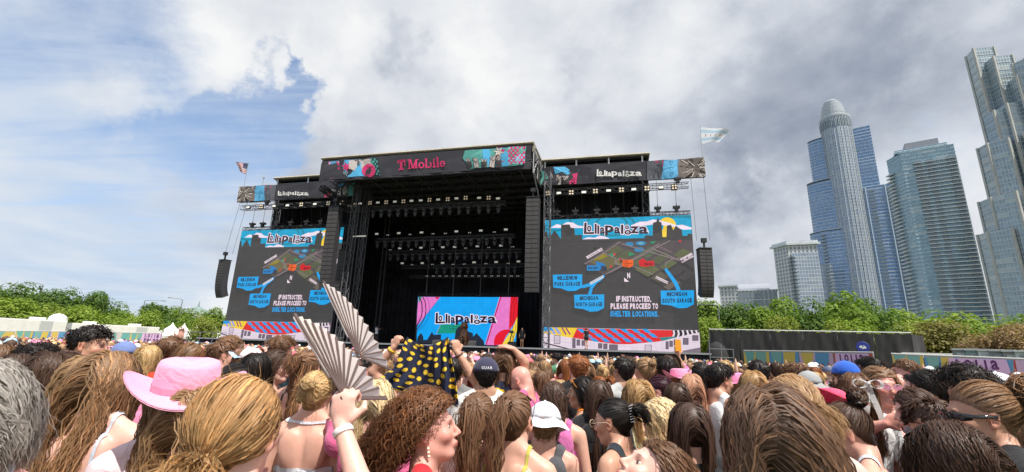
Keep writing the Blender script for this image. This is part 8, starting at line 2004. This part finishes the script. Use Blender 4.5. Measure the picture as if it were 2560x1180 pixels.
g_ = np.arange(-0.75, 0.8, 0.03); V, F = surface(f.grid(g_, g_, np.arange(-0.03, 1.6, 0.03)), g_, g_, np.arange(-0.03, 1.6, 0.03))
st = np.sin(V[:, 2]*26+np.abs(V[:, 0])*22+np.sin(V[:, 1]*14)*1.4); col = np.where(st[:, None] > 0.62, (0.02, 0.015, 0.012), (0.42, 0.15, 0.04)); wh = ((V[:, 1] < -0.30) & (V[:, 2] < 1.16) & (np.abs(V[:, 0]) < 0.16)) | ((V[:, 1] < -0.40)); col = np.where(wh[:, None] & (st[:, None] < 0.62), (0.42, 0.36, 0.32), col); col = np.where(((np.abs(V[:, 0]) < 0.04) & (V[:, 1] < -0.47) & (V[:, 2] > 1.17))[:, None], (0.3, 0.12, 0.1), col)
a = SPX(1158, 870, 4); o = link('tiger_figure', np_mesh('tiger_figure', V*1.62, F, [mat('tiger_fur', (1, 1, 1), 0.7, attr='Col')], cols=col, smooth=True)); thing_at(o, a[0], 4.0, 2.205, math.radians(18)); tag(o, 'seated tiger figure in front of the blue stage screen', 'tiger figure')

# ---------------------------------------------------------------- the middle crowd: copies of a dozen kinds of people
PROT = []
def proto(bk, hs, kinds, **bargs):
    B = make_body('mid'+bk, face=0.011, coarse=0.026, handzones=False, **bargs); hm = make_hair(B, 300+len(PROT), **hs) if hs else None; PROT.append((B, hm, kinds, bk, hs))
M1 = dict(n=750, s=8, width=0.0085, clump=0.2)
F0, F1, F2, MA, MB_ = dict(), dict(head=(35, 8, 0)), dict(head=(-40, 6, 4)), dict(female=False), dict(female=False, head=(30, 14, 0))
UP = dict(arms={'R': ((0.27, 0.16, 1.42), (0.20, 0.28, 1.66), (0, 0.2, 1), (0, -1, 0), 40)})
HT = dict(M1, hat=True, style='bob', L=0.26, vol=0.015)
for bk, bargs, hs, kinds, desc in [('a', F0, dict(M1, style='long', L=0.42, wave=0.008), ('tank', 'tee', 'strap'), 'long'), ('a', F0, dict(M1, style='long', L=0.40, wave=0.004, vol=0.025), ('tee', 'strap'), 'long'), ('a', F0, dict(M1, style='pony', tail=0.30), ('tank', 'strap', 'bra'), 'ponytail'),
        ('a', F0, dict(M1, style='bun', bun=0.04), ('tank', 'halter'), 'bun'), ('b', F1, dict(M1, style='long', L=0.36, wave=0.012), ('tank', 'strap'), 'wavy'), ('b', F1, dict(M1, style='half', L=0.36, tail=0.2), ('tee', 'strap'), 'half tied'), ('c', F2, dict(M1, style='long', L=0.42), ('tank', 'halter'), 'long'),
        ('c', F2, dict(M1, style='pony', tail=0.26), ('tee', 'tank'), 'ponytail'), ('d', MA, dict(M1, style='short', L=0.07, vol=0.01), ('tee', 'tank'), 'short'), ('e', MB_, dict(M1, style='short', L=0.10, vol=0.02, curl=0.006, s=10), ('tee',), 'curly'), ('u', UP, dict(M1, style='long', L=0.38), ('tank', 'tee'), 'long')]:
    proto(bk, hs, kinds, **bargs); PROT[-1] = PROT[-1]+(desc,)
HATB = []
for bk, bargs in (('a', F0), ('b', F1), ('d', MA)): B = make_body('mid'+bk, face=0.011, coarse=0.026, handzones=False, **bargs); HATB.append((B, make_hair(B, 700+len(HATB), **HT)))
rr = random.Random(42)
hcw = [('dark', 'dark brown', 19), ('brown', 'brown', 22), ('black', 'black', 13), ('mid', 'light brown', 17), ('light', 'sandy', 11), ('straw', 'golden', 7), ('blonde', 'blonde', 8), ('ginger', 'ginger', 4), ('red', 'red', 1), ('plum', 'plum', 1)]
tops = [('white', (0.76, 0.76, 0.76), 24), ('black', (0.025, 0.025, 0.028), 26), ('pink', (0.75, 0.26, 0.42), 10), ('grey', (0.33, 0.33, 0.35), 10), ('red', (0.60, 0.05, 0.05), 5), ('pale blue', (0.35, 0.50, 0.68), 8), ('green', (0.08, 0.22, 0.12), 4), ('yellow', (0.75, 0.55, 0.10), 4), ('lilac', (0.50, 0.36, 0.62), 5), ('orange', (0.80, 0.28, 0.04), 3)]
def pick(L): 
    r = rr.uniform(0, sum(x[-1] for x in L))
    for x in L:
        r -= x[-1]
        if r <= 0: return x
    return L[-1]
def proj(p):
    q = Vector(p)-Vector((0, 0, EYE)); cp, sp = math.cos(PITCH), math.sin(PITCH); fz = q.y*cp+q.z*sp; up = -q.y*sp+q.z*cp; a, b = q.x/fz*F_PX, up/fz*F_PX; c, s = math.cos(ROLL), math.sin(ROLL)
    return 1280+c*a+s*b, 590-(-s*a+c*b)
def where(px, r):
    col = [(430, 'before the white trailers'), (560, 'before the white tents'), (700, 'under left screen, left half'), (860, 'under left screen, right half'), (1040, 'under the dark stage opening'), (1170, 'under blue screen, left half'), (1300, 'under blue screen, right half'), (1370, 'under the right speaker column'), (1560, 'under right screen, left half'), (1755, 'under right screen, right half'), (1880, 'by the black fence start'), (2060, 'below black fence middle'), (2300, 'below black fence right part')]
    for x, s in col:
        if px < x: return s
    return 'below the portable cabins'
spots = []; placed = [(h[3], h[4]) for h in HERO_POS]
cand = []
y = 1.3; row_i = 0
while y < 13:
    x = -15
    while x < 15:
        cand.append((x+rr.uniform(-0.15, 0.15)+(0.27 if row_i % 2 else 0), y+rr.uniform(-0.13, 0.13))); x += 0.54
    y += 0.50; row_i += 1
cand.sort(key=lambda p: math.hypot(*p))
MAXP = 292-NP_[0]
for x, y in cand:
    r = math.hypot(x, y)
    if r < 2.1 or abs(x/y) > 1.22: continue
    if any((x-a)**2+(y-b)**2 < 0.40**2 for a, b in placed): continue
    H = rr.gauss(1.655, 0.08); H = max(1.50, min(1.84, H))
    if y < 2.6: H = min(H, 1.58)
    px, py = proj((x, y, H)); ok = True; wpx = 0.20*F_PX/y
    for hp in HERO_POS:
        hx, hy, hd = hp[:3]; hw = 0.20*F_PX/hd
        if hd > y-0.1 and abs(px-hx) < (wpx+hw)*0.42 and py < hy+hw*0.95: ok = False; break
    if not ok: continue
    spots.append((x, y, H, px, r)); placed.append((x, y))
    if len(spots) >= MAXP: break
FARR = max(s[4] for s in spots)
info = []
for x, y, H, px, r in spots:
    hk = rr.random(); hcol = pick(hcw); top = pick(tops); skin = rr.choice(['pale', 'fair', 'fair', 'sun', 'tan', 'tan', 'olive', 'brown'] if hcol[0] in ('dark', 'black', 'brown') else ['pale', 'fair', 'sun']); yaw = rr.gauss(-4, 22)+math.degrees(math.atan2(x, y))*0.25
    sh_ = (0.06, 0.09, 0.16)
    if hk < 0.17:
        B, hm = HATB[rr.randrange(3)]; kind = rr.choice(['tee', 'tank']); hat = rr.choice(['pink cowboy hat', 'pink cowboy hat', 'white cap', 'navy cap', 'white bucket hat', 'pink cap'])
        o = person(B, x, y, yaw, H, skin, hm, hcol[0], [(kind, top[1])], '', shorts=sh_)
        if 'cowboy' in hat: add_cowboy(B, o, (0.85, rr.uniform(0.25, 0.42), rr.uniform(0.45, 0.6)), tilt=(rr.uniform(-8, 8), rr.uniform(-5, 5)), scale=1.05)
        elif 'bucket' in hat: add_cap(B, o, (0.8, 0.8, 0.8), bucket=True)
        else: add_cap(B, o, {'white': (0.8, 0.8, 0.8), 'navy': (0.03, 0.04, 0.10), 'pink': (0.85, 0.35, 0.5)}[hat.split()[0]], turn=rr.choice([0, 0, 180]))
        d = '%s over %s hair, %s top' % (hat, hcol[1], top[0])
    else:
        P_ = PROT[rr.randrange(len(PROT))]; B, hm = P_[0], P_[1]; kind = rr.choice(P_[2]); o = person(B, x, y, yaw, H, skin, hm, hcol[0], [(kind, top[1])], '', shorts=sh_)
        d = '%s %s hair and %s top' % (P_[5], hcol[1], top[0]) + (', one hand raised' if P_[3] == 'u' else '')
    wd_ = where(px, r); info.append([o, '%s, %s' % (d, wd_), px, r]); o['group'] = 'people in the crowd'
from collections import defaultdict
dd_ = defaultdict(list)
for q in info: dd_[q[1]].append(q)
for k, L_ in dd_.items():
    L_.sort(key=lambda q: q[3])
    for i, q in enumerate(L_): q[0]['label'] = k if len(L_) == 1 else '%s: %s' % (['nearest', 'second nearest', 'third nearest', 'fourth nearest', 'fifth nearest', 'sixth nearest', 'seventh nearest', 'eighth nearest'][min(i, 7)], k)

# ---------------------------------------------------------------- the far crowd, reading as one mass
def uvs(c, r, nu=7, nv=4, zmin=-1.0):
    V = []; F = []
    for j in range(nv+1):
        z = zmin+(1-zmin)*j/nv; q = math.sqrt(max(0, 1-z*z))
        for i in range(nu): a = 2*math.pi*i/nu; V.append((c[0]+r[0]*q*math.cos(a), c[1]+r[1]*q*math.sin(a), c[2]+r[2]*z))
    for j in range(nv):
        for i in range(nu): F.append((j*nu+i, j*nu+(i+1) % nu, (j+1)*nu+(i+1) % nu, (j+1)*nu+i))
    return V, F
parts = [('skin', uvs((0, 0.01, 1.53), (0.072, 0.09, 0.115))), ('skin', uvs((0, -0.02, 1.40), (0.055, 0.055, 0.10), 5, 2)), ('hair', uvs((0, -0.022, 1.565), (0.086, 0.098, 0.100), 8, 4)), ('long', uvs((0, -0.075, 1.42), (0.090, 0.05, 0.19), 6, 3)),
         ('top', uvs((0, -0.01, 1.20), (0.20, 0.12, 0.20), 7, 3)), ('hatc', uvs((0, -0.015, 1.59), (0.092, 0.105, 0.11), 9, 4, 0.0)), ('hatb', uvs((0, -0.015, 1.60), (0.16, 0.18, 0.012), 10, 2)), ('arm', uvs((0.19, 0.05, 1.62), (0.035, 0.035, 0.28), 6, 5))]
pts = []; y = 6.0; ri = 0; r2 = random.Random(9)
while y < 60:
    x = -60
    while x < 40:
        X, Y = x+r2.uniform(-0.2, 0.2)+(0.3 if ri % 2 else 0), y+r2.uniform(-0.18, 0.18); r = math.hypot(X, Y); az = math.degrees(math.atan2(X, Y))
        w = (Vector((X, Y))-SO.xy).dot(SB); s = (Vector((X, Y))-SO.xy).dot(SU)
        if r > FARR+0.25 and abs(az) < 54 and (r > 12 or abs(az) < 49) and w < -6.0 and (az < 25 or r < 25.5-(az-25)*0.02) and not (az < -33 and r > 44): pts.append((X, Y, w))
        x += 0.66
    y += 0.64; ri += 1
AV, AF, AC = [], [], []; k0 = 0
for X, Y, w in pts:
    H = max(0.93, min(1.09, r2.gauss(1.0, 0.035))); a = r2.gauss(0.2, 0.5); ca, sa = math.cos(a)*H, math.sin(a)*H; hcol = np.array(HAIRC[pick(hcw)[0]])*r2.uniform(0.8, 1.6); skc = np.array(SKIN[r2.choice(['pale', 'fair', 'tan', 'sun', 'olive'])]); tc = np.array(pick(tops)[1]); q = r2.random()
    for nm, (V, F) in parts:
        if nm == 'long' and q > 0.55: continue
        if nm == 'hatc' and not (0.80 < q): continue
        if nm == 'hatb' and not (0.86 < q): continue
        if nm == 'arm' and r2.random() > 0.015: continue
        hc_ = [(0.82, 0.28, 0.48), (0.8, 0.8, 0.8), (0.82, 0.82, 0.8), (0.1, 0.12, 0.2), (0.75, 0.15, 0.2), (0.4, 0.65, 0.8)][int(q*1000) % 6]
        c = {'skin': skc, 'arm': skc, 'hair': hcol, 'long': hcol, 'top': tc, 'hatc': hc_, 'hatb': hc_}[nm]; V = np.array(V); AV.append(np.stack([X+V[:, 0]*ca-V[:, 1]*sa, Y+V[:, 0]*sa+V[:, 1]*ca, V[:, 2]*H], 1)); AF.append(np.array(F)+k0); AC.append(np.tile(c, (len(V), 1))); k0 += len(V)
o = link('crowd', np_mesh('crowd', np.concatenate(AV), np.concatenate(AF), [mat('crowd_mass', (1, 1, 1), 0.6, attr='Col', spec=0.3)], cols=np.concatenate(AC), smooth=True)); tag(o, 'distant crowd of hundreds of heads reaching to the stage', 'crowd', kind='stuff')
# crowd barrier before the stage
bo = empty('crowd_barrier', M=SMX @ Matrix.Translation((0, -5.2, 0)), label='low metal crowd barrier along the foot of the stage', cat='barrier')
for k in range(30):
    x = -24+1.6*k; mb = MB(); mb.box(x+0.02, x+1.58, 0, 0.03, 0.05, 1.15); mb.obj('panel', mPole, bo, recenter=False)
print('people', NP_[0], 'far', len(pts), 'FARR', FARR)

dg_ = set(); tt_ = 0
for o in SC.objects:
    if o.type == 'MESH' and o.data.name not in dg_: dg_.add(o.data.name); tt_ += len(o.data.loops)-2*len(o.data.polygons)
print('unique triangles', tt_)
